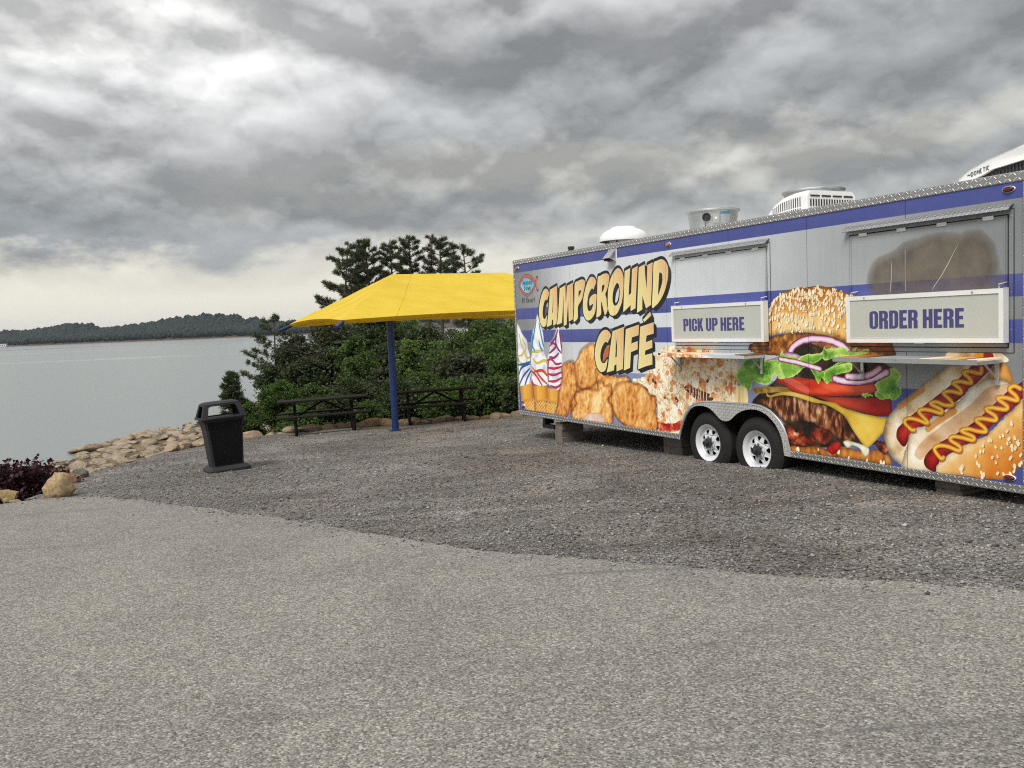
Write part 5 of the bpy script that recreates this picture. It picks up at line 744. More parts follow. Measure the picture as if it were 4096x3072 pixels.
# side panels, butted with hairline seams; two of them are cut away over the wheels
ARCH = [(4.524, .303), (4.553, .382), (4.60, .48), (4.657, .569), (4.74, .655), (4.825, .713), (4.933, .752), (5.1, .768), (5.46, .776), (5.75, .784), (5.922, .780), (6.01, .772), (6.085, .752), (6.17, .716), (6.242, .668), (6.31, .61), (6.363, .546), (6.40, .47), (6.421, .398), (6.448, .303)]
SEAMS = [.045, .650, 1.870, 3.075, 4.288, 5.507, 6.728, 7.947, TL-.045]; gp = .0032
for a, b_ in zip(SEAMS[:-1], SEAMS[1:]):
    a, b_ = a+gp, b_-gp
    if a < 4.5 < b_: loop = [(a, .303), ARCH[0]]+[p for p in ARCH[1:] if p[0] < b_]+[(b_, .777), (b_, 2.858), (a, 2.858)]
    elif a < 6 < b_: loop = [(a, .777)]+[p for p in ARCH if p[0] > a]+[(b_, .303), (b_, 2.858), (a, 2.858)]
    else: loop = [(a, .303), (b_, .303), (b_, 2.858), (a, 2.858)]
    MB().prism([loop], 0, .005).build('side_panel', WRAP, trailer)
MB().box(-.004, TL+.004, -.012, .30, 2.856, TT).box(-.004, TL+.004, TW-.28, TW+.012, 2.856, TT).build('roof_trim', tread, trailer, .006)
MB().box(.0, TL, .31, TW-.29, 2.90, 2.928).build('roof', simple('roof_sheet', (.6, .6, .58), .45, .3), trailer)
for x0, x1 in ((-.004, .046), (TL-.046, TL+.004)): MB().box(x0, x1, -.010, .05, .306, 2.854).build('corner_trim', tread, trailer, .006)
for x0, x1 in ((-.002, 4.522), (6.45, TL+.002)): MB().box(x0, x1, -.011, .04, TB-.008, .3015).build('bottom_rail', tread_d, trailer, .004)
# front and rear end skins
MB().box(-.006, .009, .06, TW-.01, .27, 2.85).build('end_panel', simple('end_skin', (.62, .63, .64), .4, .2), trailer)
# fender: a tread plate skirt with two wheel lobes and a raised lip
INN = [(6.376, .24), (6.358, .353), (6.335, .44), (6.30, .509), (6.25, .575), (6.188, .631), (6.115, .68), (6.029, .713), (5.95, .727), (5.864, .727), (5.775, .715), (5.693, .689), (5.64, .665), (5.598, .641), (5.55, .605), (5.513, .577), (5.465, .556), (5.416, .548), (5.36, .553), (5.307, .572), (5.26, .607), (5.21, .645), (5.15, .677), (5.086, .698), (5.02, .709), (4.957, .709), (4.89, .703), (4.824, .687), (4.75, .645), (4.685, .589), (4.62, .505), (4.57, .41), (4.535, .291), (4.528, .235)]
OUT = [(4.508, .235)]+ARCH+[(6.455, .235)]
MB().prism([OUT+INN], -.030, -.022).build('fender', tread_f, trailer)
lip = MB(); lip.tube([(x, -.018, z) for x, z in OUT], .016, 8); lip.build('fender_lip', alu, trailer, smooth=True)
mb = MB(); mb.prism([OUT+[(p[0], p[1]) for p in [(6.44, .235), (6.42, .37), (6.36, .53), (6.24, .655), (6.085, .738), (5.922, .765), (5.46, .76), (4.933, .738), (4.825, .70), (4.657, .555), (4.56, .38), (4.525, .235)]]], -.02, .33); mb.build('wheel_well', black, trailer)
# wheels
rubber = simple('tyre_rubber', (.011, .0095, .0085), .85, 0, .2, 20, .3, 90); rimw = simple('rim_white', (.66, .68, .70), .4, 0, .03, 5, dirt=((.35, .33, .3), 9, .2)); hubm = simple('hub_cap_black', (.03, .03, .032), .5, 0, .2, 20); nutm = simple('wheel_nut', (.25, .25, .25), .4, .8)
def make_wheel(x):
    w = empty('wheel', (x, .135, .236)); w.parent = trailer
    M = Matrix.Rotation(pi/2, 4, 'X')                      # lathe axis -> local -y (towards the viewer is +h)
    R = .392; pr = [(.225, .10), (.235, .112), (.27, .118), (.31, .114), (.335, .108), (.338, .104), (.345, .104), (.372, .088), (R-.006, .070)]
    for k in range(5): pr += [(R, .066-k*.028), (R, .048-k*.028), (R-.010, .046-k*.028), (R-.010, .040-k*.028)]
    pr += [(R-.006, -.075), (.36, -.10), (.28, -.115), (.225, -.10)]
    MB().lathe(pr, 56, M, True).build('tyre', rubber, w, smooth=True)
    pr = [(.238, .098), (.240, .108), (.234, .112), (.226, .108), (.218, .094), (.206, .088), (.200, .080), (.196, .066), (.190, .054), (.182, .049)]
    MB().lathe(pr, 48, M).build('rim', rimw, w, smooth=True)
    # disc with eight windows
    n = 48; out = [(.183*cos(2*pi*k/n), .183*sin(2*pi*k/n)) for k in range(n)]; hol = []
    for k in range(8):
        a = 2*pi*(k+.5)/8; q = []
        for (r, da) in ((.108, -.06), (.108, .06), (.130, .18), (.152, .235), (.163, .18), (.166, .0), (.163, -.18), (.152, -.235), (.130, -.18)): q.append((r*cos(a+da), r*sin(a+da)))
        hol.append(q)
    ctr = [(.05*cos(2*pi*k/20), .05*sin(2*pi*k/20)) for k in range(20)]
    loops = [[Vector((p[0], p[1], 0)) for p in l] for l in [out]+hol+[ctr]]; tri = tessellate_polygon(loops); fl = [p for l in loops for p in l]
    dep = lambda r: .049+.020*max(0, min(1, (.183-r)/.06)) if r > .09 else .075
    vs = [(p.x, -dep(p.length), p.y) for p in fl]; vb = [(p.x, -dep(p.length)+.008, p.y) for p in fl]; m = len(fl)
    mb = MB(); mb.add(vs+vb, [tuple(q) for q in tri]+[tuple(i+m for i in q[::-1]) for q in tri]); bb = 0; fs = []
    for l in loops:
        k = len(l); fs += [(bb+i, bb+(i+1) % k, bb+(i+1) % k+m, bb+i+m) for i in range(k)]; bb += k
    mb.add([], fs) if False else mb.f.extend(fs)
    mb.build('rim_disc', rimw, w)
    MB().lathe([(.0, .020), (.178, .020)], 32, M).build('brake_drum', dark, w)
    MB().lathe([(.088, .074), (.094, .078), (.094, .083), (.086, .086), (.05, .086)], 32, M).build('bolt_ring', rimw, w, smooth=True)
    MB().lathe([(.058, .07), (.058, .120), (.055, .125), (.034, .127), (.034, .168), (.031, .171), (.018, .171), (.016, .161), (.0, .161)], 24, M).build('hub', hubm, w, smooth=True)
    for k in range(8):
        a = 2*pi*k/8+.2; Mn = M @ Matrix.Translation((.074*cos(a), .074*sin(a), .085)); MB().lathe([(.013, 0), (.013, .018), (.008, .024), (.0, .024)], 6, Mn).build('wheel_nut', nutm, w)
    MB().tube([(.192*cos(.9), -.055, .192*sin(.9)), (.188*cos(.9), -.10, .188*sin(.9))], .005, 6).build('valve', black, w)
    return w
w1 = make_wheel(5.02); w2 = copy_tree(w1, trailer); w2.location.x = 5.885; w2.rotation_euler.y = .35
# serving hatches
def hatch(x0, x1, m, name_lbl):
    h = MB().prism([[(x0, 1.478), (x1, 1.478), (x1, 2.582), (x0, 2.582)]], -.018, -.004).build('serving_hatch', m, trailer, .003); h['label'] = name_lbl
    MB().prism([[(x0-.050, 1.428), (x1+.050, 1.428), (x1+.050, 2.632), (x0-.050, 2.632)], [(x0-.014, 1.464), (x0-.014, 2.596), (x1+.014, 2.596), (x1+.014, 1.464)]], -.009, -.0015).build('frame', m, h, .002)
    MB().prism([[(x0-.056, 1.422), (x1+.056, 1.422), (x1+.056, 2.638), (x0-.056, 2.638)]], -.0014, -.0003).build('gasket', seal, h)
    for k in range(4):
        xk = x0+(.10, .37, .63, .9)[k]*(x1-x0); MB().box(xk-.05, xk+.05, -.026, -.0185, 2.563, 2.60).build('hinge', alu, h, .003)
    for xk in (x0+.012, x1-.012): MB().box(xk-.006, xk+.006, -.03, -.0185, 1.50, 2.55).build('gas_strut_cover', m, h, .002)
    for k in range(8): 
        for xk in (x0-.03, x1+.03): MB().lathe([(.0065, 0), (.005, .003), (.0, .004)], 8, Matrix.Translation((xk, -.009, 1.46+k*.16)) @ Matrix.Rotation(pi/2, 4, 'X')).build('rivet', alu, h)
    # drip rail above, bent from tread plate
    mb = MB(); a, b_ = x0-.05, x1+.05
    vs = [(a, -.004, 2.684), (b_, -.004, 2.684), (b_, -.055, 2.652), (a, -.055, 2.652), (b_+.0, -.075, 2.628), (a-.0, -.075, 2.628)]
    mb.add(vs+[(x, y+.003, z-.004) for x, y, z in vs], [(0, 1, 2, 3), (3, 2, 4, 5), (6, 9, 8, 7), (9, 11, 10, 8), (5, 4, 10, 11), (0, 3, 9, 6), (3, 5, 11, 9), (1, 7, 8, 2), (2, 8, 10, 4), (0, 6, 7, 1)])
    mb.build('drip_rail', tread, h)
    return h
h1 = hatch(4.507, 6.137, WRAP, 'clean grey serving hatch above the pick up sign'); h2 = hatch(7.312, 8.945, WRAP2, 'serving hatch with a brown sooty stain above the order sign')
crack = simple('peeled_vinyl', (.45, .44, .41), .6)
for pts in ([(7.80, 2.30), (7.806, 2.22), (7.80, 2.12), (7.792, 2.04), (7.783, 1.985)], [(8.51, 2.40), (8.46, 2.32), (8.40, 2.22), (8.335, 2.12), (8.27, 2.04), (8.235, 1.985)]):
    q = [(x, z) for x, z in pts]; wv = [.001, .003, .0035, .003, .001] if len(pts) == 5 else [.001, .003, .005, .0055, .004, .001]
    MB().prism([[(x+w_, z) for (x, z), w_ in zip(q, wv)]+[(x-w_, z) for (x, z), w_ in zip(q[::-1], wv[::-1])]], -.0205, -.0182).build('vinyl_crack', crack, h2)
MB().box(7.953, 7.964, -.0205, -.0182, 2.0, 2.39).build('vinyl_seam', simple('seam_tape', (.24, .24, .25), .5), h2)
# sign boxes
face_m = simple('sign_acrylic', (.50, .515, .465), .3, 0, .03, 2); frame_m = simple('sign_frame', (.80, .80, .77), .4, 0, .04, 4, dirt=((.5, .48, .42), 4, .3)); ink = simple('purple_vinyl', (.062, .058, .19), .4, 0, .05, 4)
def rr(x0, y0, x1, y1, r=.1, n=4):
    out = []
    for cx, cy, a0 in ((x1-r, y1-r, 0), (x0+r, y1-r, 90), (x0+r, y0+r, 180), (x1-r, y0+r, 270)): out += [(cx+r*cos(radians(a0+90*k/n)), cy+r*sin(radians(a0+90*k/n))) for k in range(n+1)]
    return out
def glyphs():                      # heavy condensed capitals, unit height, (loops, advance)
    s = .155; g = {}
    g['I'] = ([[(0, 0), (s, 0), (s, 1), (0, 1)]], s)
    w = .40
    g['P'] = ([[(0, 0), (s, 0), (s, .40), (.26, .40), (.34, .44), (w, .53), (w, .86), (.34, .96), (.24, 1), (0, 1)], [(s, .55), (s, .87), (.215, .87), (.235, .84), (.235, .58), (.215, .55)]], w)
    g['R'] = ([[(0, 0), (s, 0), (s, .44), (.205, .44), (.235, .40), (.235, 0), (w, 0), (w, .38), (.38, .46), (.32, .51), (.38, .55), (w, .64), (w, .86), (.34, .96), (.24, 1), (0, 1)], [(s, .58), (s, .86), (.215, .86), (.238, .83), (.238, .61), (.215, .58)]], w+.01)
    g['D'] = ([[(0, 0), (.24, 0), (.34, .04), (w, .14), (w, .86), (.34, .96), (.24, 1), (0, 1)], [(s, .14), (s, .86), (.215, .86), (.24, .83), (.24, .17), (.215, .14)]], w)
    g['O'] = ([rr(0, 0, w, 1, .17, 4), rr(.155, .13, .245, .87, .044, 3)], w)
    g['U'] = ([[(0, .18), (.04, .07), (.12, .01), (.20, 0), (.28, .01), (.36, .07), (w, .18), (w, 1), (.245, 1), (.245, .17), (.225, .13), (.175, .13), (s, .17), (s, 1), (0, 1)]], w)
    g['C'] = ([[(0, .18), (.04, .07), (.12, .01), (.20, 0), (.28, .01), (.36, .07), (w, .18), (w, .42), (.245, .42), (.245, .17), (.225, .13), (.175, .13), (s, .17), (s, .83), (.175, .87), (.225, .87), (.245, .83), (.245, .58), (w, .58), (w, .82), (.36, .93), (.28, .99), (.20, 1), (.12, .99), (.04, .93), (0, .82)]], w)
    g['K'] = ([[(0, 0), (s, 0), (s, .40), (.26, 0), (.42, 0), (.29, .53), (.40, 1), (.24, 1), (s, .64), (s, 1), (0, 1)]], .42)
    g['H'] = ([[(0, 0), (s, 0), (s, .42), (.245, .42), (.245, 0), (w, 0), (w, 1), (.245, 1), (.245, .60), (s, .60), (s, 1), (0, 1)]], w)
    g['E'] = ([[(0, 0), (.34, 0), (.34, .17), (s, .17), (s, .43), (.30, .43), (.30, .60), (s, .60), (s, .83), (.33, .83), (.33, 1), (0, 1)]], .335)
    return g
GL = glyphs()
def sign(x0, x1, z0, z1, txt, tx0, tx1, tz0, tz1, y, lbl):
    s = MB().prism([[(x0, z0), (x1, z0), (x1, z1), (x0, z1)], [(x0+.042, z0+.042), (x0+.042, z1-.042), (x1-.042, z1-.042), (x1-.042, z0+.042)]], y, y+.07).build('sign_box', frame_m, trailer, .004); s['label'] = lbl
    MB().box(x0+.043, x1-.043, y+.008, y+.06, z0+.043, z1-.043).build('sign_face', face_m, s)
    wtot = sum(GL[c][1]+.055 if c != ' ' else .16 for c in txt)-.055; sx = (tx1-tx0)/wtot; x = tx0
    for c in txt:
        if c == ' ': x += .16*sx; continue
        loops, adv = GL[c]; MB().prism([[(x+p[0]*sx, tz0+p[1]*(tz1-tz0)) for p in l] for l in loops], y+.0055, y+.0079).build('letter', ink, s); x += (adv+.055)*sx
    for xk in (x0+.22, x1-.28): MB().lathe([(.011, 0), (.009, .007), (0, .009)], 10, Matrix.Translation((xk, y, z1-.02)) @ Matrix.Rotation(pi/2, 4, 'X')).build('screw', alu, s, smooth=True)
    for xk in (x0+.05, x1-.05): MB().tube([(xk, y+.02, z1-.002), (xk, y+.015, z1+.035), (xk+.03, -.02, z1+.045)], .006, 6).build('hook', alu, s)
    MB().box((x0+x1)/2-.05, (x0+x1)/2+.05, y+.01, y+.04, z0-.012, z0).build('latch', alu, s)
    return s
sign(4.505, 6.165, 1.522, 1.985, 'PICK UP HERE', 4.74, 5.845, 1.655, 1.812, -.095, 'lit-box sign reading PICK UP HERE in purple')
sign(7.325, 8.965, 1.516, 1.978, 'ORDER HERE', 7.60, 8.60, 1.650, 1.822, -.095, 'lit-box sign reading ORDER HERE in purple')
# fold-down counters
def shelf(x0, x1, d, br, edge_m, lbl):
    s = MB().box(x0, x1, -d, -.012, 1.366, 1.386).build('counter', WRAP, trailer, .004); s['label'] = lbl
    MB().box(x0-.002, x1+.002, -d-.004, -d, 1.338, 1.384).build('counter_edge', edge_m, s, .001)
    for xk in (x0-.002, x1-.002): MB().box(xk, xk+.004, -d+.001, -.014, 1.338, 1.3655).build('counter_end', edge_m, s)
    for xk in br:
        MB().box(xk-.018, xk+.018, -.030, -.010, 1.145, 1.364).box(xk-.018, xk+.018, -d+.05, -.031, 1.344, 1.364).build('bracket', galv, s, .002)
        MB().tube([(xk, -.03, 1.20), (xk, -d*.55, 1.343)], .010, 6).build('brace', galv, s)
    return s
shelf(4.466, 6.076, .315, (4.56, 6.04), WRAP, 'fold-down counter under the pick up sign, printed like the wall'); shelf(7.38, 8.902, .355, (7.45, 8.86), galv, 'grey-edged fold-down counter under the order sign')
# marker lights
amber = simple('amber_lens', (.55, .17, .03), .25); redl = simple('red_lens', (.11, .016, .014), .25)
for x, z, m, sx in ((.158, 2.794, amber, .055), (4.372, 2.791, amber, .055), (8.955, 2.800, redl, .058), (8.96, .352, redl, .058), (.168, .392, amber, .055)):
    l = MB().lathe([(1, 0), (1, .4), (.9, .55)], 20, Matrix.Translation((x, -.0, z)) @ Matrix.Diagonal((sx, .025, .026, 1)) @ Matrix.Rotation(pi/2, 4, 'X')).build('marker_light', white, trailer, smooth=True)
    MB().lathe([(.78, .4), (.76, 1.0), (.6, 1.3), (0, 1.35)], 20, Matrix.Translation((x, -.0, z)) @ Matrix.Diagonal((sx, .022, .024, 1)) @ Matrix.Rotation(pi/2, 4, 'X')).build('lens', m, l, smooth=True)
# small vent hood on the side
mb = MB(); a, b_ = 2.985, 3.165
mb.add([(a, -.002, 2.845), (b_, -.002, 2.845), (a, -.12, 2.72), (b_, -.12, 2.72), (a, -.002, 2.665), (b_, -.002, 2.665)], [(0, 2, 3, 1), (0, 4, 2), (1, 3, 5)]); mb.build('vent_hood', alu, trailer, fix=False)
MB().box(a+.004, b_-.004, -.10, -.004, 2.684, 2.700).build('vent_damper', dark, trailer)
MB().prism([[(a-.02, 2.645), (b_+.02, 2.645), (b_+.02, 2.853), (a-.02, 2.853)]], -.0018, -.0004).build('vent_plate', white, trailer)
# rooftop
cap = simple('vent_cap_white', (.80, .80, .78), .4, .1, .05, 5, dirt=((.42, .40, .36), 4, .35))
v = MB().lathe([(.24, -.05), (.24, .20), (.235, .20)], 32, Matrix.Translation((1.66, 1.2, 2.95))).build('mushroom_vent', galv, trailer, smooth=True); v['label'] = 'round mushroom vent with a white domed cap'
MB().lathe([(.40, .165), (.405, .175), (.39, .24), (.35, .30), (.28, .345), (.22, .36), (.205, .385), (.17, .40), (0, .405)], 48, Matrix.Translation((1.66, 1.2, 2.95))).build('vent_cap', cap, v, smooth=True)
MB().lathe([(.40, .165), (.30, .19), (.24, .2)], 48, Matrix.Translation((1.66, 1.2, 2.95))).build('cap_underside', dark, v)
for k in range(4): MB().tube([(1.66+.3*cos(k*1.57+.6), 1.2+.3*sin(k*1.57+.6), 2.93), (1.66+.32*cos(k*1.57+.6), 1.2+.32*sin(k*1.57+.6), 3.15)], .012, 6).build('cap_leg', black, v)
MB().lathe([(.045, -.02), (.045, .06), (.055, .06), (.055, .10), (0, .105)], 16, Matrix.Translation((1.46, .30, 2.945))).build('vent_pipe', black, trailer, smooth=True)
def fan(x, y, z, r, h, lbl, deco):
    f = MB().lathe([(r*.84, -.08), (r*.86, 0), (r*.98, h-.035), (r+.012, h-.03), (r+.020, h-.018), (r+.018, h-.004), (r+.004, h), (r-.01, h-.004), (r*.85, .04)], 44, Matrix.Translation((x, y, z))).build('exhaust_fan', galv, trailer, smooth=True); f['label'] = lbl
    MB().lathe([(r*.92, .06), (.10, .06), (.09, .14), (0, .15)], 28, Matrix.Translation((x, y, z))).build('fan_motor', dark, f)
    if deco:
        d = Vector((.756, -.654, 0)).normalized(); sd_ = Vector((-d.y, d.x, 0)); 
        def P(ang, rr_, zz): return Vector((x, y, z))+ (d*cos(ang)+sd_*sin(ang))*rr_+Vector((0, 0, zz))
        Mp = Matrix.Translation(P(-.25, r*.93, h*.62)) @ (d*cos(-.25)+sd_*sin(-.25)).to_track_quat('Z', 'Y').to_matrix().to_4x4()
        MB().lathe([(.055, -.01), (.06, .02), (.05, .03), (.046, .018), (0, .016)], 20, Mp).build('cable_gland', black, f, smooth=True)
        MB().tube([P(-.25, r+.02, h*.55), P(-.26, r+.05, h*.3), P(-.25, r+.02, -.03)], .006, 6).build('cable', black, f)
        Mq = Matrix.Translation(P(.12, r*.93, h*.55)) @ (d*cos(.12)+sd_*sin(.12)).to_track_quat('Z', 'Y').to_matrix().to_4x4()
        MB().box(-.045, .045, -.06, .06, -.01, .03, Mq).build('switch_box', alu, f, .004); MB().lathe([(.018, .03), (.016, .042), (0, .046)], 12, Mq).build('knob', cap, f)
        lab = MB(); lb2 = MB()
        for tgt, z0, z1 in ((lab, .10, .26), (lb2, .262, .30)):
            q = [P(.30+.42*k/6, r*(.86+.12*(zz/h))+.008, zz) for zz in (z0*h/.36, z1*h/.36) for k in range(7)]; tgt.add(q, [(k, k+1, k+8, k+7) for k in range(6)])
        lab.build('data_label', simple('label_silver', (.40, .41, .41), .5, 0, .25, 40), f); lb2.build('blue_label', simple('label_blue', (.06, .28, .45), .5), f)
    return f
fan(3.86, 1.2, 3.0, .36, .325, 'bare metal exhaust fan housing with a cable gland and labels', True); fan(5.20, 1.75, 3.02, .38, .40, 'taller bare metal exhaust fan housing behind the louvred air conditioner', False)
acw = simple('ac_plastic', (.80, .80, .79), .35, 0, .03, 3)
# louvred air conditioner, sloping towards the far end
ac = empty('air_conditioner', (0, 0, 2.93)); ac.parent = trailer; ac['label'] = 'white louvred air conditioner on the trailer roof'
sec = [(5.22, .05, .30), (5.30, .17, .18), (5.42, .25, .10), (5.58, .31, .04), (5.78, .34, .01), (5.96, .345, 0), (6.02, .335, .01)]
mb = MB(); vs = []
for x, hh, ins in sec: vs += [(x, .78+ins*.3, -.0), (x, .78+ins*.3, max(hh-.05, .02)), (x, .83+ins*.3, hh), (x, 1.52-ins*.3, hh), (x, 1.57-ins*.3, max(hh-.05, .02)), (x, 1.57-ins*.3, 0)]
fs = [(i*6+k, i*6+k+1, (i+1)*6+k+1, (i+1)*6+k) for i in range(len(sec)-1) for k in range(5)]+[tuple(range(6)), tuple(range(len(sec)*6-1, len(sec)*6-7, -1))]
mb.add(vs, fs).build('shroud', acw, ac, .008)
sl = simple('louvre_dark', (.02, .022, .022), .6)
for k in range(17):
    for r_ in range(2):
        y0 = .815+k*.044; MB().box(6.012, 6.0265, y0, y0+.017, .05+r_*.105, .135+r_*.105).build('louvre', sl, ac)
for k in range(4): MB().box(6.012, 6.0265, .82+k*.185, .97+k*.185, .268, .288).build('louvre', sl, ac)
for k in range(14):
    for r_ in range(2):
        x0 = 5.42+k*.036; hh = np.interp(x0, [q[0] for q in sec], [q[1] for q in sec])-.06; ins = np.interp(x0, [q[0] for q in sec], [q[2] for q in sec])*.3
        za, zb = (.03+r_*.5*hh*.92, .03+(r_+.88)*.5*hh*.92); MB().box(x0, x0+.015, .7785+ins, .80+ins, za, zb).build('louvre', sl, ac)
# newer wedge-shaped air conditioner at the near end
ac = empty('air_conditioner', (0, 0, 2.93)); ac.parent = trailer; ac['label'] = 'white wedge-shaped air conditioner at the near end of the roof'
top = [(7.86, .11), (7.88, .17), (7.98, .235), (8.16, .30), (8.36, .345), (8.54, .375), (8.75, .37), (8.95, .34), (9.0, .30)]
bot = [(9.0, .275), (8.56, .245), (8.22, .205), (8.12, .165), (7.87, .10)]
MB().prism([top+bot], .90, 1.62).build('shroud', acw, ac, .02, True, 2)
MB().prism([[(7.875, 0), (7.875, .102), (8.12, .168), (8.22, .208), (8.56, .248), (8.98, .272), (8.98, 0)]], .93, 1.59).build('base_pan', black, ac)
for k in range(22): x0 = 8.20+k*.034; MB().box(x0, x0+.010, .922, .932, .06, .06+.10+.07*min(1, k/9)).build('grille_slat', simple('grille', (.05, .05, .05), .5) if k == 0 else bpy.data.materials['grille'], ac)
for k in range(5): x0 = 8.57+k*.016; MB().box(x0, x0+.006, .897, .91, .22, .34).build('vent_slot', black, ac)
STK = dict(D=[[(0, 0), (0, 1), (.5, .9), (.62, .5), (.5, .1), (0, 0)]], O=[[(.3, 1), (0, .8), (0, .2), (.3, 0), (.6, .2), (.6, .8), (.3, 1)]], M=[[(0, 0), (0, 1), (.35, .3), (.7, 1), (.7, 0)]], E=[[(.5, 1), (0, 1), (0, 0), (.5, 0)], [(0, .5), (.4, .5)]], T=[[(0, 1), (.6, 1)], [(.3, 1), (.3, 0)]], I=[[(0, 0), (0, 1)]], C=[[(.6, .85), (.3, 1), (0, .8), (0, .2), (.3, 0), (.6, .15)]])
mb = MB(); x = 8.0; zb = .172
for k in range(3): mb.tube([(7.960+k*.011, .897, zb+.010+k%2*.012), (7.971+k*.011, .897, zb+.022-k%2*.012)], .0035, 4)
for c in 'DOMETIC':
    for ln in STK[c]: mb.tube([(x+p[0]*.030, .8975, zb+(x-8.0)*.2+p[1]*.040) for p in ln], .0036, 4)
    x += .012 if c == 'I' else .031
mb.build('nameplate', black, ac)
# stabiliser jack arm and gas locker line under the floor
MB().box(.55, .95, .15, .22, .02, .09).box(.62, .70, .12, .30, .09, .24).build('stabiliser_jack', black, trailer, .006)
# concrete blocks under the chassis
conc = simple('concrete_block', (.17, .145, .125), .95, 0, .2, 9, .5, 70, dirt=((.12, .10, .09), 5, .5))
Mt = Matrix.Translation(trailer.location) @ Matrix.Rotation(radians(-62.514), 4, 'Z')
def block(x, y, z, h, lbl, sx=.20, sy=.40, rz=0):
    p = Mt @ Vector((x, y, 0)); o = MB().box(-sx/2, sx/2, -sy/2, sy/2, 0, h).build('concrete_block', conc, None, .006); o.location = (p.x, p.y, z); o.rotation_euler = (0, 0, radians(-62.514)+rz)
    tag(o, lbl, 'block', 'concrete blocks under the trailer')
def stack(x, y, n, where, h=.098, **kw):
    p = Mt @ Vector((x, y, 0)); z = G(p.x, p.y)-.02; names = {2: ['lower', 'upper'], 3: ['bottom', 'middle', 'top'], 4: ['bottom', 'second lowest', 'second highest', 'top']}[n]
    for k in range(n): block(x+.006*(-1)**k, y+.004*k, z+k*(h+.001), h, '%s concrete block of the stack %s' % (names[k], where), rz=.02*(-1)**k, **kw)
stack(1.25, .26, 3, 'under the far end of the trailer', .112, sx=.22, sy=.42); stack(4.02, .34, 2, "just beyond the trailer wheels", .137, sx=.40, sy=.2); stack(8.30, .30, 2, "under the near end of the trailer", .068, sx=.26, sy=.4)
# ---------------------------------------------------------------- shade canopy
blue = simple('blue_powder_coat', (.007, .026, .115), .4, 0, .08, 6, dirt=((.10, .11, .13), 5, .15))
def fabric_mat():
    m, t, b = new_mat('yellow_shade_cloth'); co = obj_co(t)
    c = ramp_(t, noise_(t, co, 1.3, 5, .6), [(.3, (.75, .525, .048)), (.7, (.85, .625, .075))]); t.links.new(c, b.inputs['Base Color']); b.inputs['Roughness'].default_value = .8; b.inputs['Specular IOR Level'].default_value = .2
    mp = N(t, 'ShaderNodeMapping'); mp.inputs['Rotation'].default_value = (0, 0, .6); mp.inputs['Scale'].default_value = (.5, 2.4, 1); t.links.new(co, mp.inputs[0])
    add_bump(t, b, math_(t, 'ADD', noise_(t, mp.outputs[0], 1.6, 5, .6, 1.0), math_(t, 'MULTIPLY', noise_(t, co, 160, 2, .5), .05)), .9, .05)
    tr = N(t, 'ShaderNodeBsdfTranslucent'); t.links.new(c, tr.inputs[0]); q = N(t, 'ShaderNodeMixShader'); q.inputs[0].default_value = .3
    t.links.new(b.outputs[0], q.inputs[1]); t.links.new(tr.outputs[0], q.inputs[2]); t.links.new(q.outputs[0], t.nodes['Material Output'].inputs[0]); return m
th = radians(24); FL = Vector((-3.395, 17.5, 0)); fd_, bd_ = Vector((cos(th), sin(th), 0)), Vector((-sin(th), cos(th), 0)); CL, CD = 7.0, 6.1
shade = empty('shade_canopy', (-2.54, 18.41, G(-2.54, 18.41)), 0, 'yellow fabric hip-roofed shade canopy on a blue steel post', 'canopy')
off = -shade.location
def cp(s, d, z): return Vector((FL+fd_*s+bd_*d)[:2]+(z,))+off
EZ, RZ = 2.045, 3.14
c0, c1, c2, c3 = (0, 0), (CL, 0), (CL, CD), (0, CD); r0, r1 = (2.0, CD/2), (CL-2.0, CD/2)
def patch(mb, A, B, C_, D, nu, nv, sag):
    """bilinear sheet A-B (eave) to D-C (ridge), eave bowed up and in, cloth sagging between"""
    vs = []
    for j in range(nv+1):
        v = j/nv
        for i in range(nu+1):
            u = i/nu; s = (A[0]*(1-u)+B[0]*u)*(1-v)+(D[0]*(1-u)+C_[0]*u)*v; d = (A[1]*(1-u)+B[1]*u)*(1-v)+(D[1]*(1-u)+C_[1]*u)*v
            bow = 4*u*(1-u)*(1-v); mid = (CL/2-s)*.0; s += (CL/2-s)*.012*bow; d += (CD/2-d)*.02*bow
            z = EZ+(RZ-EZ)*v+.075*bow-sag*sin(pi*v)*sin(pi*u); p = cp(s, d, z); w = mnoise.noise((s*1.3+d*.4, d*1.1, 3.3))*.034*sin(pi*v)+mnoise.noise((s*3.2-d*1.5, d*.8, 1.3))*.016*sin(pi*min(v*1.5, 1)); p.z += w; vs.append(p)
    n = nu+1; mb.add(vs, [(j*n+i, j*n+i+1, (j+1)*n+i+1, (j+1)*n+i) for j in range(nv) for i in range(nu)])
mb = MB()
patch(mb, c0, c1, r1, r0, 36, 18, .10); patch(mb, c1, c2, r1, r1, 24, 18, .08); patch(mb, c2, c3, r0, r1, 36, 18, .10); patch(mb, c3, c0, r0, r0, 24, 18, .08)
cloth = fabric_mat(); can = mb.build('canopy', cloth, shade, smooth='all', fix=False)
def on_front(s_, v_):
    s0 = s_; e0 = Vector((0, 0, 0)); u0 = s_/CL; bow = 4*u0*(1-u0)*(1-v_); s1 = 2.0+(CL-4.0)*u0; s2_ = s_*(1-v_)+s1*v_; d2 = CD/2*v_; s2_ += (CL/2-s2_)*.012*bow; d2 += (CD/2-d2)*.02*bow
    z_ = EZ+(RZ-EZ)*v_+.075*bow-.10*sin(pi*v_)*sin(pi*u0); z_ += mnoise.noise((s2_*1.3+d2*.4, d2*1.1, 3.3))*.034*sin(pi*v_)+mnoise.noise((s2_*3.2-d2*1.5, d2*.8, 1.3))*.016*sin(pi*min(v_*1.5, 1)); return cp(s2_, d2, z_+.002)
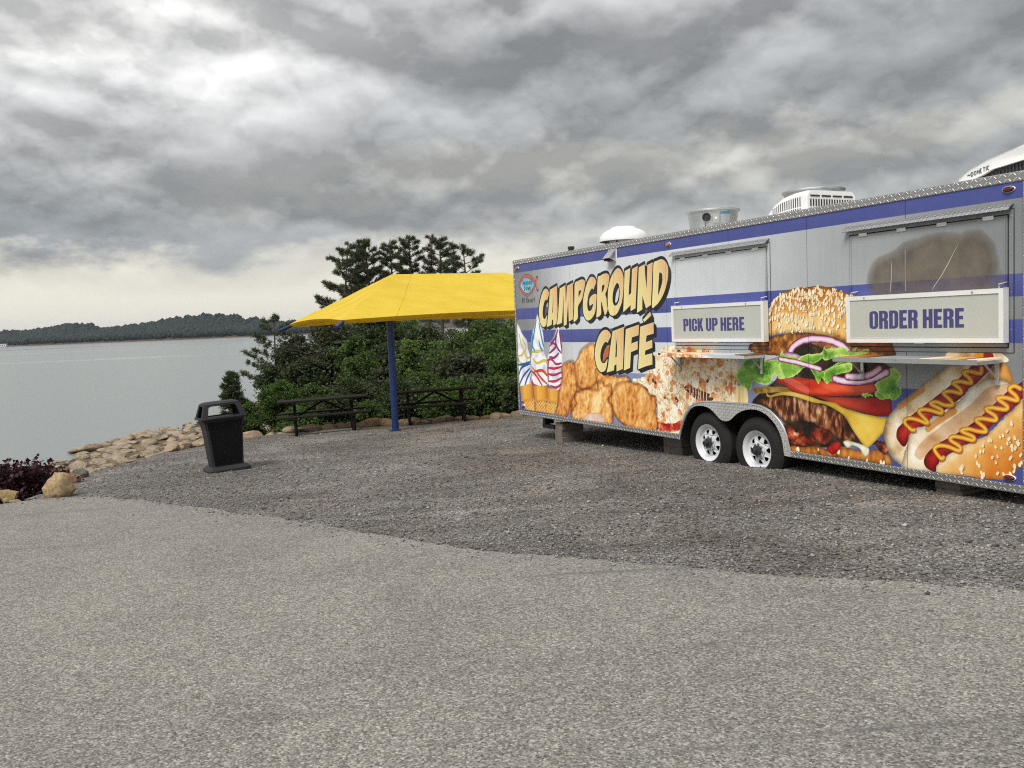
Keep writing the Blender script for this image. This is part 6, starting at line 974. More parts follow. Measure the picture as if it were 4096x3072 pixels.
for s_ in (1.15, 2.35, 3.5, 4.65, 5.85): MB().tube([on_front(s_, k/24) for k in range(25)], .007, 5).build('panel_seam', cloth, can, smooth=True)
for A, B in ((c0, c1), (c1, c2), (c2, c3), (c3, c0)):
    mb = MB(); n = 40; vs = []
    for k in range(n+1):
        u = k/n; s, d = A[0]*(1-u)+B[0]*u, A[1]*(1-u)+B[1]*u; bow = 4*u*(1-u); s += (CL/2-s)*.012*bow; d += (CD/2-d)*.02*bow
        z = EZ+.075*bow; w = .012*mnoise.noise((s*2.5, d*2.5, 0)); ins = .05
        vs += [cp(s, d, z+.002), cp(s+(CL/2-s)*ins*.25, d+(CD/2-d)*ins*.25, z-.060+w), cp(s+(CL/2-s)*ins, d+(CD/2-d)*ins, z-.085+w)]
    mb.add(vs, [(k*3+j, k*3+3+j, k*3+4+j, k*3+1+j) for k in range(n) for j in range(2)]); mb.build('hem', cloth, can, smooth='all', fix=False)
for a_, r_ in ((c0, r0), (c3, r0), (c1, r1), (c2, r1)):
    A = cp(a_[0], a_[1], EZ-.055); R = cp(r_[0], r_[1], RZ-.13); d = (A-R).normalized()
    MB().tube([A+d*.34, A, R], .043, 12).build('rafter', blue, shade, smooth=True)
    MB().lathe([(.046, 0), (.046, .02), (.014, .024), (0, .03)], 14, Matrix.Translation(A+d*.34) @ d.to_track_quat('Z', 'Y').to_matrix().to_4x4()).build('end_cap', blue, shade)
    MB().tube([A+d*.16, A+Vector((0, 0, .03))], .010, 6).build('tie', simple('steel_tie', (.4, .4, .42), .4, .8) if 'steel_tie' not in bpy.data.materials else bpy.data.materials['steel_tie'], shade)
MB().tube([cp(r0[0], r0[1], RZ-.16), cp(r1[0], r1[1], RZ-.16)], .05, 12).build('ridge_beam', blue, shade, smooth=True)
for s in (1.15, CL-1.7):
    P0_ = cp(s, .52, 0); zt = EZ+(RZ-EZ)*.52/(CD/2)-.10
    if s < 2: P0_ = Vector((0, 0, 0))
    zt = zt+off.z; MB().tube([(P0_.x, P0_.y, -.03), (P0_.x, P0_.y, zt)], .076, 20).build('post', blue, shade, smooth=True)
    MB().tube([(P0_.x, P0_.y, zt-.05), cp(2.15 if s < 2 else CL-2.15, CD/2, RZ-.24)], .055, 12).build('arm', blue, shade, smooth=True)
    MB().lathe([(.13, -.02), (.13, .012), (.08, .014)], 20, Matrix.Translation((P0_.x, P0_.y, 0))).build('base_plate', blue, shade)

# ---------------------------------------------------------------- picnic tables
pw = simple('recycled_plank', (.012, .0105, .009), .8, 0, .35, 14, .25, 80, spec=.2); pe = simple('plank_end', (.12, .11, .10), .7)
pl = simple('table_frame', (.006, .0055, .0055), .7, 0, .2, 10, spec=.2)
def make_table():
    t_ = empty('picnic_table'); L = 1.98
    for k in range(5): MB().box(-L/2, L/2, -.365+k*.147, -.365+k*.147+.142, .715, .757).build('tabletop_plank', pw, t_, .006)
    for s in (-1, 1):
        for k in range(2): y0 = s*.62-.135+k*.138; MB().box(-L/2, L/2, y0, y0+.132, .405, .442).build('seat_plank', pw, t_, .006)
    for x in (-.62, .62):
        for s in (-1, 1):
            MB().box(x-.032, x+.032, s*.17-.032, s*.17+.032, 0.0, .70).build('upright', pl, t_, .006)
            lg = [(x, s*.62, .40), (x, s*.64, .20), (x, s*.66, .06), (x, s*.62, .0)]; MB().tube(lg, .032, 8).build('leg', pl, t_, smooth=True)
        MB().box(x-.034, x+.034, -.74, .74, .352, .404).build('seat_beam', pl, t_, .006)
        MB().box(x-.034, x+.034, -.36, .36, .666, .714).build('top_beam', pl, t_, .006)
        MB().box(x-.03, x+.03, -.60, .60, .0, .034).build('foot_bar', pl, t_, .006)
    for s in (-1, 1): MB().tube([(0, 0, .70), (s*.58, 0, .385)], .022, 8).build('diagonal_brace', pl, t_, smooth=True)
    return t_
pt = make_table()
def put_table(t_, x, y, yaw, lbl):
    t_.location = (x, y, G(x, y)-.005); t_.rotation_euler = (-.02, -.022, yaw); tag(t_, lbl, 'picnic table', 'picnic tables under the canopy')
t2 = copy_tree(pt)
put_table(pt, -4.23, 19.22, radians(14), 'black picnic table standing left of the blue canopy post'); put_table(t2, -1.80, 20.02, radians(8), 'black picnic table standing right of the blue canopy post, nearer the trailer')

# ---------------------------------------------------------------- litter bin
bp_ = simple('bin_panel', (.003, .003, .004), .6, 0, .2, 6, spec=.2); bg_ = simple('bin_grey', (.020, .020, .022), .6, 0, .12, 10, .05, 60, spec=.3)
bx_, by_ = -4.52, 13.40
bn = empty('litter_bin', (bx_, by_, G(bx_, by_)), radians(31), 'tall black litter bin with a grey open-sided hood, tilting a little', 'bin'); bn.rotation_euler = (radians(-1), radians(-2.6), radians(31))
def loft(mb, secs, caps=True):
    """secs: (half width, half depth, z, corner)"""
    vs = []
    for hw, hd, z, c in secs: vs += [(-hw+c, -hd, z), (hw-c, -hd, z), (hw, -hd+c, z), (hw, hd-c, z), (hw-c, hd, z), (-hw+c, hd, z), (-hw, hd-c, z), (-hw, -hd+c, z)]
    n = len(secs); fs = [(i*8+k, i*8+(k+1) % 8, (i+1)*8+(k+1) % 8, (i+1)*8+k) for i in range(n-1) for k in range(8)]
    if caps: fs += [tuple(range(7, -1, -1)), tuple(range((n-1)*8, n*8))]
    return mb.add(vs, fs)
loft(MB(), [(.325, .26, -.01, .05), (.325, .26, .035, .05), (.26, .205, .085, .03)]).build('base', bg_, bn, .006)
loft(MB(), [(.236, .186, .075, .035), (.258, .206, .42, .035), (.276, .222, .66, .035), (.298, .238, .775, .035), (.310, .246, .835, .035)]).build('body', bg_, bn, .004)
def slab(mb, pts, d):
    """quad given by four corners, pushed out by d"""
    P = [Vector(p) for p in pts]; n = (P[1]-P[0]).cross(P[3]-P[0]).normalized(); return mb.add([p-n*.02 for p in P]+[p+n*d for p in P], [(4, 5, 6, 7), (0, 4, 7, 3), (1, 2, 6, 5), (0, 1, 5, 4), (3, 7, 6, 2), (0, 3, 2, 1)])
for s in (1, -1):
    mb = MB(); q = [(-.215, .190, .10), (.215, .190, .10), (.238, .2105, .40), (.276, .244, .74)]; Rr = Matrix.Rotation(0 if s > 0 else pi, 4, 'Z')
    for i in range(3):
        pass
    zs = [(.205, .187, .11), (.228, .207, .42), (.246, .223, .66), (.266, .239, .78)]
    vs = []
    for hw, hd, z in zs: vs += [Rr @ Vector((-hw, -hd-.010, z)), Rr @ Vector((hw, -hd-.010, z)), Rr @ Vector((hw, -hd+.02, z)), Rr @ Vector((-hw, -hd+.02, z))]
    fs = [(i*4+k, i*4+(k+1) % 4, i*4+4+(k+1) % 4, i*4+4+k) for i in range(3) for k in range(4)]+[(3, 2, 1, 0), (12, 13, 14, 15)]
    MB().add(vs, fs).build('door_panel', bp_, bn, .004)
    MB().box(-.05, .05, s*-.236-.008, s*-.236+.008, .79, .805).build('door_latch', bg_, bn)
# hood: four leaning walls with openings, rim and a cambered top
hb, ht = (.335, .265, .835), (.268, .195, 1.045)
def wall(A, B, C_, D, m0, m1, mt, thick, name):
    A, B, C_, D = [Vector(p) for p in (A, B, C_, D)]; n = (B-A).cross(D-A).normalized()
    def pt_(u, v): return (A*(1-u)+B*u)*(1-v)+(D*(1-u)+C_*u)*v
    out = [A, B, C_, D]; i0 = []
    for u, v in ((m0, m1+.07), (m0+.03, m1), (1-m0-.03, m1), (1-m0, m1+.07), (1-m0, mt-.12), (1-m0-.05, mt), (m0+.05, mt), (m0, mt-.12)): i0.append(pt_(u, v))
    vs = out+i0; vs2 = [p-n*thick for p in vs]
    fs = [(0, 1, 6, 5), (1, 7, 6), (1, 2, 8, 7), (2, 9, 8), (2, 3, 10, 9), (3, 11, 10), (3, 0, 4, 11), (0, 5, 4)]
    al = fs+[tuple(i+12 for i in f[::-1]) for f in fs]+[(4+k, 4+(k+1) % 8, 16+(k+1) % 8, 16+k) for k in range(8)]
    return MB().add(vs+vs2, al).build(name, bg_, bn)
w_, d_, z0 = hb; w2_, d2_, z1 = ht
wall((-w_, -d_, z0), (w_, -d_, z0), (w2_, -d2_, z1), (-w2_, -d2_, z1), .13, .06, .91, .022, 'hood_wall'); wall((w_, d_, z0), (-w_, d_, z0), (-w2_, d2_, z1), (w2_, d2_, z1), .13, .06, .91, .022, 'hood_wall')
wall((-w_, d_, z0), (-w_, -d_, z0), (-w2_, -d2_, z1), (-w2_, d2_, z1), .18, .06, .91, .022, 'hood_wall'); wall((w_, -d_, z0), (w_, d_, z0), (w2_, d2_, z1), (w2_, -d2_, z1), .18, .06, .91, .022, 'hood_wall')
loft(MB(), [(.273, .200, 1.040, .04), (.270, .196, 1.056, .04), (.235, .165, 1.075, .05), (.15, .10, 1.082, .04)]).build('hood_top', bg_, bn, .005, True)
mb = MB(); loft(mb, [(.345, .275, .818, .05), (.350, .280, .835, .05), (.345, .275, .85, .05)], False); loft(mb, [(.31, .24, .85, .05), (.31, .24, .818, .05)], False); mb.add([], []); mb.build('hood_rim', bg_, bn)
loft(MB(), [(.344, .274, .849, .05), (.312, .242, .851, .05)], False).build('hood_ledge', bg_, bn)

# ---------------------------------------------------------------- boulders and stones
sand = [(.34, .23, .115), (.40, .29, .16), (.30, .20, .12), (.52, .40, .22), (.20, .12, .07)]
gry = [(.19, .135, .085), (.31, .25, .175), (.095, .062, .04), (.36, .30, .215), (.05, .036, .026)]
m_b = rock_mat('sandstone', sand, 2.0, .7); m_r = rock_mat('shore_rock', gry, 1.2, .8); m_w = rock_mat('edging_stone', [(.30, .21, .14), (.38, .28, .19), (.22, .15, .11), (.44, .34, .24), (.14, .095, .07)], 1.6, .7)
m_red = rock_mat('reddish_rock', [(.26, .14, .085), (.28, .16, .10), (.24, .13, .08), (.36, .24, .15), (.13, .075, .05)], 2.0, .7); m_dk = rock_mat('dark_rock', [(.11, .095, .08), (.12, .10, .085), (.10, .09, .075), (.22, .20, .18), (.05, .045, .04)], 2.0, .8)
def rock_mesh(name, seed, sub=3, planes=9, rough=.05, mat=None, dlo=.55, dhi=.85, sharp=28, boxy=0):
    """a ball cut by random planes, then weathered"""
    V, F = ico(sub); rs = np.random.RandomState(seed); V = V/np.maximum(np.abs(V).max(1, keepdims=True), .3)**boxy
    for k in range(planes):
        n = rs.normal(0, 1, 3); n /= np.linalg.norm(n); d = rs.uniform(dlo, dhi); h = V @ n; ov = h > d; V[ov] -= np.outer((h[ov]-d)*1.0, n)
    V = np.array([v*(1+rough*mnoise.noise(Vector(v*1.7+seed))+rough*.5*mnoise.noise(Vector(v*4.3+seed))) for v in V])
    me = bpy.data.meshes.new(name); me.from_pydata([tuple(v) for v in V], [], [tuple(map(int, f)) for f in F])
    if mat: me.materials.append(mat)
    for p in me.polygons: p.use_smooth = sharp > 2
    try: me.set_sharp_from_angle(angle=radians(sharp))
    except Exception: pass
    return me
def boulder(x, y, sx, sy, sz, seed, mat, lbl, rot=(0, 0, 0), sink=.3, name='boulder', cat='boulder'):
    o = bpy.data.objects.new(name, rock_mesh(name, seed, 4, 10, .10, mat)); link(o); o.scale = (sx, sy, sz); o.rotation_euler = rot; o.location = (x, y, max(tz(x, y), G(x, y)-.08)+sz*(1-sink)); return tag(o, lbl, cat)
boulder(-6.16, 11.47, 0.245, 0.22, 0.24, 3, m_b, 'big tan boulder at the corner of asphalt and gravel', rot=(.1, -.25, .3), sink=.32)
boulder(-6.77, 12.94, 0.2, 0.2, 0.15, 5, m_red, 'reddish boulder just behind the big tan boulder', rot=(0, .2, .4), sink=.25)
boulder(-6.97, 13.71, 0.13, 0.14, 0.1, 9, m_dk, 'dark weathered boulder at the gravel edge behind the reddish one', rot=(0, 0, .9), sink=.2)
boulder(-7.08, 11.9, 0.17, 0.15, 0.115, 12, m_b, 'rounded tan boulder in front of the purple shrub', rot=(0, .05, .1), sink=.25)
boulder(-7.03, 11.78, 0.07, 0.06, 0.045, 14, m_b, 'small tan stone at the foot of the rounded boulder', rot=(0, 0, .6))
boulder(-6.89, 11.73, 0.085, 0.06, 0.032, 16, m_b, 'flat pale stone right of the rounded boulder', rot=(0, 0, .2))
# ring of edging stones behind the tables
eds = empty('stone_edging', (-3, 19.8, -.4), 0, 'low rough edging of tan stones along the back of the gravel lot', 'edging')
vmesh = [rock_mesh('stone', 60+k, 2, 9, .06, m_w) for k in range(7)]
el = dense([tuple(p) for p in LOT[10:22]], .05); acc = 0; i = 0; rs = np.random.RandomState(21)
while i < len(el)-1:
    p = el[i]; d = el[min(i+2, len(el)-1)]-el[max(i-2, 0)]; big = rs.uniform(.12, .30) if p[0] < -1 else rs.uniform(.16, .36)
    for row in range(2 if rs.rand() < .55 else 1):
        o = bpy.data.objects.new('stone', vmesh[rs.randint(7)]); link(o, eds); sz = big*rs.uniform(.36, .6); q = p+np.array([-d[1], d[0]])/(np.hypot(*d)+1e-6)*(.06+.30*row+rs.normal(0, .05))
        o.scale = (big*rs.uniform(.9, 1.15), big*rs.uniform(.6, .9), sz); o.rotation_euler = (rs.normal(0, .12), rs.normal(0, .12), atan2(d[1], d[0])+rs.normal(0, .25)); zz = max(tz(q[0], q[1]), G(q[0], q[1])-.05) if row == 0 else tz(q[0], q[1]); o.location = Vector((q[0], q[1], zz+sz*(.55 if row == 0 else .45)))-eds.location; big *= rs.uniform(.6, 1)
    i += int(max(2, big*1.75/.05))
# rocky bank down to the lake
bank = empty('rocky_bank', (-9, 18, tz(-9, 18)), 0, 'bank of broken tan rock slabs sloping from the gravel to the lake', 'rocks')
rmesh = [rock_mesh('rock', 90+k, 2, 26, .012, m_r, .50, .92, 1, .75) for k in range(9)]
rs = np.random.RandomState(33); cand = np.c_[rs.uniform(-21, -2.2, 9000), rs.uniform(11.5, 60, 9000)]
ok = inside(cand, LAND) & ~inside(cand, LOTP); cand = cand[ok]; dl, ds = seg_dist(cand, LOT), seg_dist(cand, SHORE)
az = cand[:, 0]/cand[:, 1]; keep = (dl > .25) & (az > -.64) & (az < -.15) & ((az < -.25) | (dl < 5.5)) & ~((cand[:, 0] > -9.2) & (cand[:, 1] < 13.2)); cand, dl, ds = cand[keep], dl[keep], ds[keep]
chosen = []; size = []
for p, a_, b_ in zip(cand, dl, ds):
    r = .17+.30*rs.rand()**2+.008*max(p[1]-16, 0)+(.35 if rs.rand() < .10 else 0)
    if all((p[0]-c[0])**2+(p[1]-c[1])**2 > (.82*(r+q))**2 for c, q in zip(chosen[-900:], size[-900:])): chosen.append(p); size.append(r)
order = np.argsort([p[1] for p in chosen]); lie = atan2(-.8, .55); rest = []
zc = terrain_z(np.array(chosen))
for k, j in enumerate(order):
    p, r = chosen[j], size[j]; args = ((r*rs.uniform(.9, 1.7), r*rs.uniform(.65, 1.0), r*rs.uniform(.22, .48)), (rs.normal(.05, .10), rs.normal(.06, .10), lie+rs.normal(0, .5)), (p[0], p[1], zc[j]+r*.10))
    if k < 300:
        o = bpy.data.objects.new('rock', rmesh[rs.randint(9)]); link(o, bank); o.scale = args[0]; o.rotation_euler = args[1]; o.location = Vector(args[2])-bank.location
    else: rest.append(args)
for k, (sx_, sy_, L_, a_) in enumerate(((-6.15, 20.6, .95, 58), (-6.3, 21.9, 1.1, 55), (-5.55, 22.6, .8, 50), (-5.75, 21.3, .9, 62), (-7.4, 21.5, .9, 70))):      # long pale ledges right of the bin
    o = bpy.data.objects.new('slab', rmesh[k]); link(o, bank); o.scale = (L_, .13, .085); o.rotation_euler = (.1, -.12, radians(a_)); o.location = Vector((sx_, sy_, tz(sx_, sy_)+.10))-bank.location
V_, F_ = [], []
b0 = 0
for sc_, ro_, lo_ in rest:
    me = rmesh[rs.randint(9)]; M = (Matrix.Translation(lo_) @ __import__('mathutils').Euler(ro_).to_matrix().to_4x4() @ Matrix.Diagonal((*sc_, 1))); vv = np.array([v.co[:] for v in me.vertices]); A = np.array(M); V_.append(vv @ A[:3, :3].T+A[:3, 3]); F_.append(np.array([p.vertices[:] for p in me.polygons])+b0); b0 += len(vv)
if V_:
    o = mesh_np('far_rocks', np.vstack(V_)-np.array(bank.location), np.vstack(F_), m_r, bank, True); o['kind'] = 'stuff'

# ---------------------------------------------------------------- trees and shrubs
bark = simple('pine_bark', (.075, .055, .042), .95, 0, .3, 5, .8, 18); bark2 = simple('grey_bark', (.10, .09, .075), .95, 0, .3, 6, .6, 20)
f_pine = foliage('pine_needles', (.036, .052, .025), (.11, .13, .055), .25, .6); f_dead = foliage('dead_needles', (.055, .03, .022), (.14, .075, .05), .15, .7)
f_dark = foliage('dark_leaves', (.024, .040, .014), (.080, .11, .036), .35, patch=((.065, .072, .036), .35)); f_mid = foliage('green_leaves', (.034, .064, .014), (.108, .165, .040), .4); f_light = foliage('bright_leaves', (.065, .12, .02), (.20, .29, .07), .45)
f_gray = foliage('dull_leaves', (.036, .042, .022), (.095, .105, .052), .3); f_vine = foliage('vine_leaves', (.034, .070, .013), (.11, .185, .040), .4); f_purple = foliage('purple_leaves', (.014, .004, .007), (.060, .016, .024), .35, .5)
def leaves(C_, size, rs, up=.35, asp=.55, lobes=False):
    n = len(C_); nrm = rs.normal(0, 1, (n, 3)); nrm[:, 2] = np.abs(nrm[:, 2])+up; nrm /= np.linalg.norm(nrm, axis=1)[:, None]
    a = np.cross(nrm, rs.normal(0, 1, (n, 3))); a /= np.linalg.norm(a, axis=1)[:, None]; b = np.cross(nrm, a); s = (size*np.exp(rs.normal(0, .25, n)))[:, None]
    V = np.stack([C_-a*s*.5, C_+b*s*asp*.5-a*s*.05+nrm*s*.06, C_+a*s*.5, C_-b*s*asp*.5-a*s*.05+nrm*s*.06], 1); return V.reshape(-1, 3), np.arange(n*4).reshape(n, 4)
def limbs(mb, base, h, r, rs, spread, n, zlo=.35, curve=.25, taper=.62):
    top = Vector((rs.normal(0, .03)*h, rs.normal(0, .03)*h, h)); k = 7; path = [base+Vector((top.x*(i/k)**1.5, top.y*(i/k)**1.3, h*i/k)) for i in range(k+1)]; mb.tube(path, [r*(1-.85*i/k) for i in range(k+1)], 7); tips = []
    for q in range(n):
        f = zlo+(1-zlo)*(q+.5)/n*.95; p = base+Vector((top.x*f**1.5, top.y*f**1.3, h*f)); a = q*2.4+rs.uniform(-.5, .5); L = spread*rs.uniform(.75, 1.1)*(1-taper*max(0, (f-zlo)/(1-zlo))**2.2); d = Vector((cos(a), sin(a), rs.uniform(.05, .4)))
        P = [p+d*L*t_+Vector((0, 0, curve*L*t_*t_)) for t_ in (0, .35, .7, 1)]; mb.tube(P, [r*.34*(1-f*.5), r*.24*(1-f*.5), r*.14*(1-f*.5), r*.05], 5, False); tips.append((P, L, f))
    return tips
def tree_base(name, x, y, lbl, cat, grp): return empty(name, (x, y, tz(x, y)-.1), 0, lbl, cat, grp)
def pine(x, y, h, spread, lbl, seed, zlo=.42, n=26, mat=None, grp='pines in the grove', dens=1.0, name='pine_tree'):
    """bare lower trunk, level limbs with side twigs, a spray of needles at every twig"""
    rs = np.random.RandomState(seed); t_ = tree_base(name, x, y, lbl, 'tree', grp); mb = MB(); tips = limbs(mb, Vector((0, 0, 0)), h, .017*h+.02, rs, spread, n, zlo, .20, .66); C_ = []; D_ = []
    for P, L, f in tips:
        ax = (P[3]-P[0]).normalized(); sd0 = ax.cross(Vector((0, 0, 1))).normalized()
        for q in range(max(3, int((4+5.0*L)*dens))):
            u = .32+.68*(q+rs.rand())/max(3, int((4+5.0*L)*dens)); i = min(int(u*3), 2); p = P[i].lerp(P[i+1], u*3-i); tl = L*rs.uniform(.14, .34)*(1.25-u*.6)
            d = (ax*rs.uniform(.3, .9)+sd0*rs.uniform(.5, 1.1)*(1 if q % 2 else -1)+Vector((0, 0, rs.uniform(.0, .5)))).normalized(); e_ = p+d*tl; mb.tube([p, e_], [.010+.0012*h, .005], 3, False)
            for w in ((.55, 1.0) if tl > .25 else (1.0,)): C_.append(np.array(p.lerp(e_, w))); D_.append(np.array(d))
        C_.append(np.array(P[3])); D_.append(np.array(ax))
    top = max((T[0][0] for T in tips), key=lambda v: v.z)
    for q in range(int(10*dens)): C_.append(np.array([top.x+rs.normal(0, .07)*spread, top.y+rs.normal(0, .07)*spread, h*rs.uniform(.93, 1.0)])); D_.append(np.array([0, 0, 1.]))
    mb.build('trunk', bark, t_, smooth=True)
    C_ = np.array(C_); D_ = np.array(D_); k = 28; n_ = len(C_); dirs = rs.normal(0, .75, (n_, k, 3))+D_[:, None]*.8; dirs[:, :, 2] += .25; dirs /= np.linalg.norm(dirs, axis=2)[:, :, None]
    sc_ = .75+.03*h; ln = rs.uniform(.11, .24, (n_, k, 1))*sc_; off_ = rs.normal(0, .055, (n_, k, 3))*sc_; sd_ = np.cross(dirs, rs.normal(0, 1, (n_, k, 3))); sd_ /= np.linalg.norm(sd_, axis=2)[:, :, None]
    o0 = C_[:, None]+off_; V = np.stack([o0-sd_*.018, o0+sd_*.018, o0+dirs*ln+sd_*.008, o0+dirs*ln-sd_*.008], 2).reshape(-1, 3); mesh_np('crown', V, np.arange(len(V)).reshape(-1, 4), mat or f_pine, t_)
    return t_
def broad(x, y, h, rx, lbl, seed, mat, n=5000, size=.17, grp='leafy trees in the grove', clumps=22, zlo=.0, name='leafy_tree', cat='tree', up=.35, trunk=True, squash=1.0):
    rs = np.random.RandomState(seed); n = int(n*3.5); t_ = tree_base(name, x, y, lbl, cat, grp); mb = MB(); limbs(mb, Vector((0, 0, 0)), h*.82, .016*h+.015, rs, rx*.8, 12, .2, .3); mb.build('trunk' if cat == 'tree' else 'stems', bark2, t_, smooth=True)
    cc = []
    clumps = int(clumps*1.8)
    while len(cc) < clumps:
        p = rs.uniform(-1, 1, 3)
        if .25 < np.linalg.norm(p) < 1 and (p[2] > -.75): cc.append(p)
    cc = np.array(cc); zc_ = (zlo+(1-zlo)*.5)*h; hz_ = (1-zlo)*.5*h*squash
    prof = np.sqrt(np.clip(1-(cc[:, 2])**2*.75, .1, 1)); C0 = np.c_[cc[:, 0]*rx*prof*.85, cc[:, 1]*rx*prof*.85, zc_+cc[:, 2]*hz_*.85]; rad = rx*rs.uniform(.16, .42, len(cc))
    w = rad**2/np.sum(rad**2); idx = rs.choice(len(cc), n, p=w); d = rs.normal(0, 1, (n, 3)); d /= np.linalg.norm(d, axis=1)[:, None]; rr_ = rad[idx]*(rs.rand(n)**.45)*np.where(rs.rand(n) < .1, 1.35, 1.0); P = C0[idx]+d*rr_[:, None]*np.array([1, 1, .72]); P[:, 2] = np.maximum(P[:, 2], .05); st_ = rs.rand(n) < .14; P[st_] = np.c_[rs.normal(0, .5, (st_.sum(), 2))*rx*.8, rs.uniform(.05, .9, st_.sum())*h]
    V, F = leaves(P, size*.74, rs, up); mesh_np('crown' if cat == 'tree' else 'foliage', V, F, mat, t_); return t_
def TT_(fn, x, y, zt, r, lbl, seed, **kw):
    h = zt-tz(x, y)+.1
    return fn(x, y, h, r, lbl, seed, **kw)
_b = broad
def broad(x, y, h, rx, lbl, seed, **kw): return _b(x, y, h, rx, lbl, seed, kw.pop('mat'), **kw)
TT_(pine, -12.9, 66.0, 8.35, 2.14, 'pine at the left of the tall group, with layered side branches', 101, zlo=0.3, n=30)
TT_(pine, -12.45, 70.0, 8.54, 1.62, 'second tall pine from the left, narrow and dense', 102, zlo=0.45, n=34, dens=1.2)
TT_(pine, -10.61, 68.0, 8.77, 1.58, 'third tall pine from the left, with a rounded top', 103, zlo=0.45, n=34, dens=1.2)
TT_(pine, -9.45, 72.0, 8.95, 1.38, 'fourth tall pine from the left, behind its neighbours', 104, zlo=0.5, n=32, dens=1.2)
TT_(pine, -7.61, 69.0, 8.94, 1.48, 'fifth tall pine from the left, the tallest of the dark crowns', 105, zlo=0.5, n=32, dens=1.2)
TT_(pine, -6.9, 73.0, 9.44, 0.89, 'thin pine with a bare reddish dead top', 106, zlo=0.62, n=18, mat=f_dead, dens=0.6)
TT_(pine, -5.32, 68.0, 8.65, 1.7, 'tall pine right of the dead top, with a spreading branch to the right', 107, zlo=0.5, n=32, dens=1.1)
TT_(pine, -2.88, 64.0, 7.71, 2.08, 'bushy pine standing alone at the right of the tall group', 108, zlo=0.35, n=26, dens=1.0)
TT_(pine, -13.67, 50.0, 2.7, 1.74, 'scraggly leaning pine at the left end of the grove over the water', 109, zlo=0.15, n=24, dens=0.6)
TT_(pine, -10.08, 31.0, 0.39, 0.43, 'small young pine at the water edge behind the litter bin', 110, zlo=0.06, n=30, dens=1.2)
TT_(broad, -11.24, 56.0, 3.12, 2.43, 'dull grey-green tree under the left pines', 111, mat=f_gray, n=5200, size=0.24, clumps=30, zlo=0.02)
TT_(broad, -12.69, 52.0, 1.78, 1.36, 'dull green tree behind the left picnic table near the water', 112, mat=f_gray, n=3600, size=0.22, clumps=22, zlo=0.02)
TT_(broad, -8.32, 54.0, 3.44, 2.03, 'dark tree behind the canopy post', 113, mat=f_dark, n=5200, size=0.24, clumps=26, zlo=0.05)
TT_(broad, -7.32, 42.0, 0.82, 1.1, 'small mid-green tree behind the left picnic table', 114, mat=f_mid, n=4000, size=0.17, zlo=0.02)
TT_(broad, -5.06, 43.0, 1.57, 0.77, 'bright green sapling just right of the canopy post', 115, mat=f_light, n=3600, size=0.15, zlo=0.0, clumps=24)
TT_(broad, -3.75, 44.0, 1.44, 0.77, 'slim bright sapling behind the right picnic table', 116, mat=f_light, n=2600, size=0.15, zlo=0.05, clumps=18)
TT_(broad, -5.08, 52.0, 1.91, 2.26, 'broad dark tree behind the right picnic table', 117, mat=f_dark, n=5600, size=0.22, clumps=30, zlo=0.0)
TT_(broad, -2.17, 38.0, 0.84, 1.32, 'dull olive shrubby tree right of the right picnic table', 118, mat=f_gray, n=5200, size=0.17, clumps=28, zlo=0.0)
TT_(broad, -1.06, 48.0, 2.31, 2.09, 'fresh green tree beside the far end of the trailer', 119, mat=f_mid, n=7000, size=0.2, clumps=34, zlo=0.0)
TT_(broad, -0.11, 34.0, 0.97, 0.94, 'bright leafy shrub-like tree touching the trailer corner', 120, mat=f_vine, n=6000, size=0.13, clumps=30, zlo=0.0)
TT_(broad, 2.18, 46.0, 2.29, 2.13, 'green tree hidden mostly behind the trailer', 121, mat=f_mid, n=4000, size=0.22, clumps=26, zlo=0.0)
TT_(broad, -4.27, 33.0, 0.02, 1.24, 'low dark green thicket behind the tables', 122, mat=f_dark, n=5200, size=0.13, clumps=30, zlo=0.0)
TT_(broad, -2.22, 31.0, -0.12, 1.17, 'low mixed green thicket at the right of the tables', 123, mat=f_mid, n=5200, size=0.13, clumps=30, zlo=0.0)
TT_(broad, 9.95, 36.0, 5.83, 0.63, 'tree whose leafy tip shows above the trailer roof', 124, mat=f_mid, n=3500, size=0.2, clumps=22, zlo=0.2)
broad(2.5, 30, 3.6, 2.0, 'dark tree close behind the trailer', 300, mat=f_dark, n=2200, size=.22, clumps=24, grp='trees hidden behind the trailer')
broad(5.5, 33, 3.9, 2.2, 'fresh green tree close behind the trailer', 301, mat=f_mid, n=2200, size=.22, clumps=24, grp='trees hidden behind the trailer')
broad(9, 31, 3.8, 2.1, 'dull tree close behind the trailer', 302, mat=f_gray, n=2200, size=.22, clumps=24, grp='trees hidden behind the trailer')
broad(12.5, 34, 4.0, 2.3, 'leafy tree close behind the trailer', 303, mat=f_vine, n=2200, size=.22, clumps=24, grp='trees hidden behind the trailer')
broad(3.5, 38, 4.4, 2.4, 'dark tree farther behind the trailer', 304, mat=f_dark, n=2200, size=.22, clumps=24, grp='trees hidden behind the trailer')
broad(7.5, 40, 4.6, 2.5, 'fresh green tree farther behind the trailer', 305, mat=f_mid, n=2200, size=.22, clumps=24, grp='trees hidden behind the trailer')
broad(11.5, 42, 4.8, 2.6, 'dull tree farther behind the trailer', 306, mat=f_gray, n=2200, size=.22, clumps=24, grp='trees hidden behind the trailer')
broad(0.5, 41, 4.4, 2.2, 'leafy tree farther behind the trailer', 307, mat=f_vine, n=2200, size=.22, clumps=24, grp='trees hidden behind the trailer')
TT_(broad, -12.86, 50.0, 1.59, 1.52, 'dull tree filling in below the leaning pine', 125, mat=f_gray, n=4200, size=0.2, clumps=26)
TT_(broad, -13.33, 48.0, 0.32, 1.04, 'lowest dull tree at the left tip of the grove', 126, mat=f_dark, n=3000, size=0.18, clumps=22)
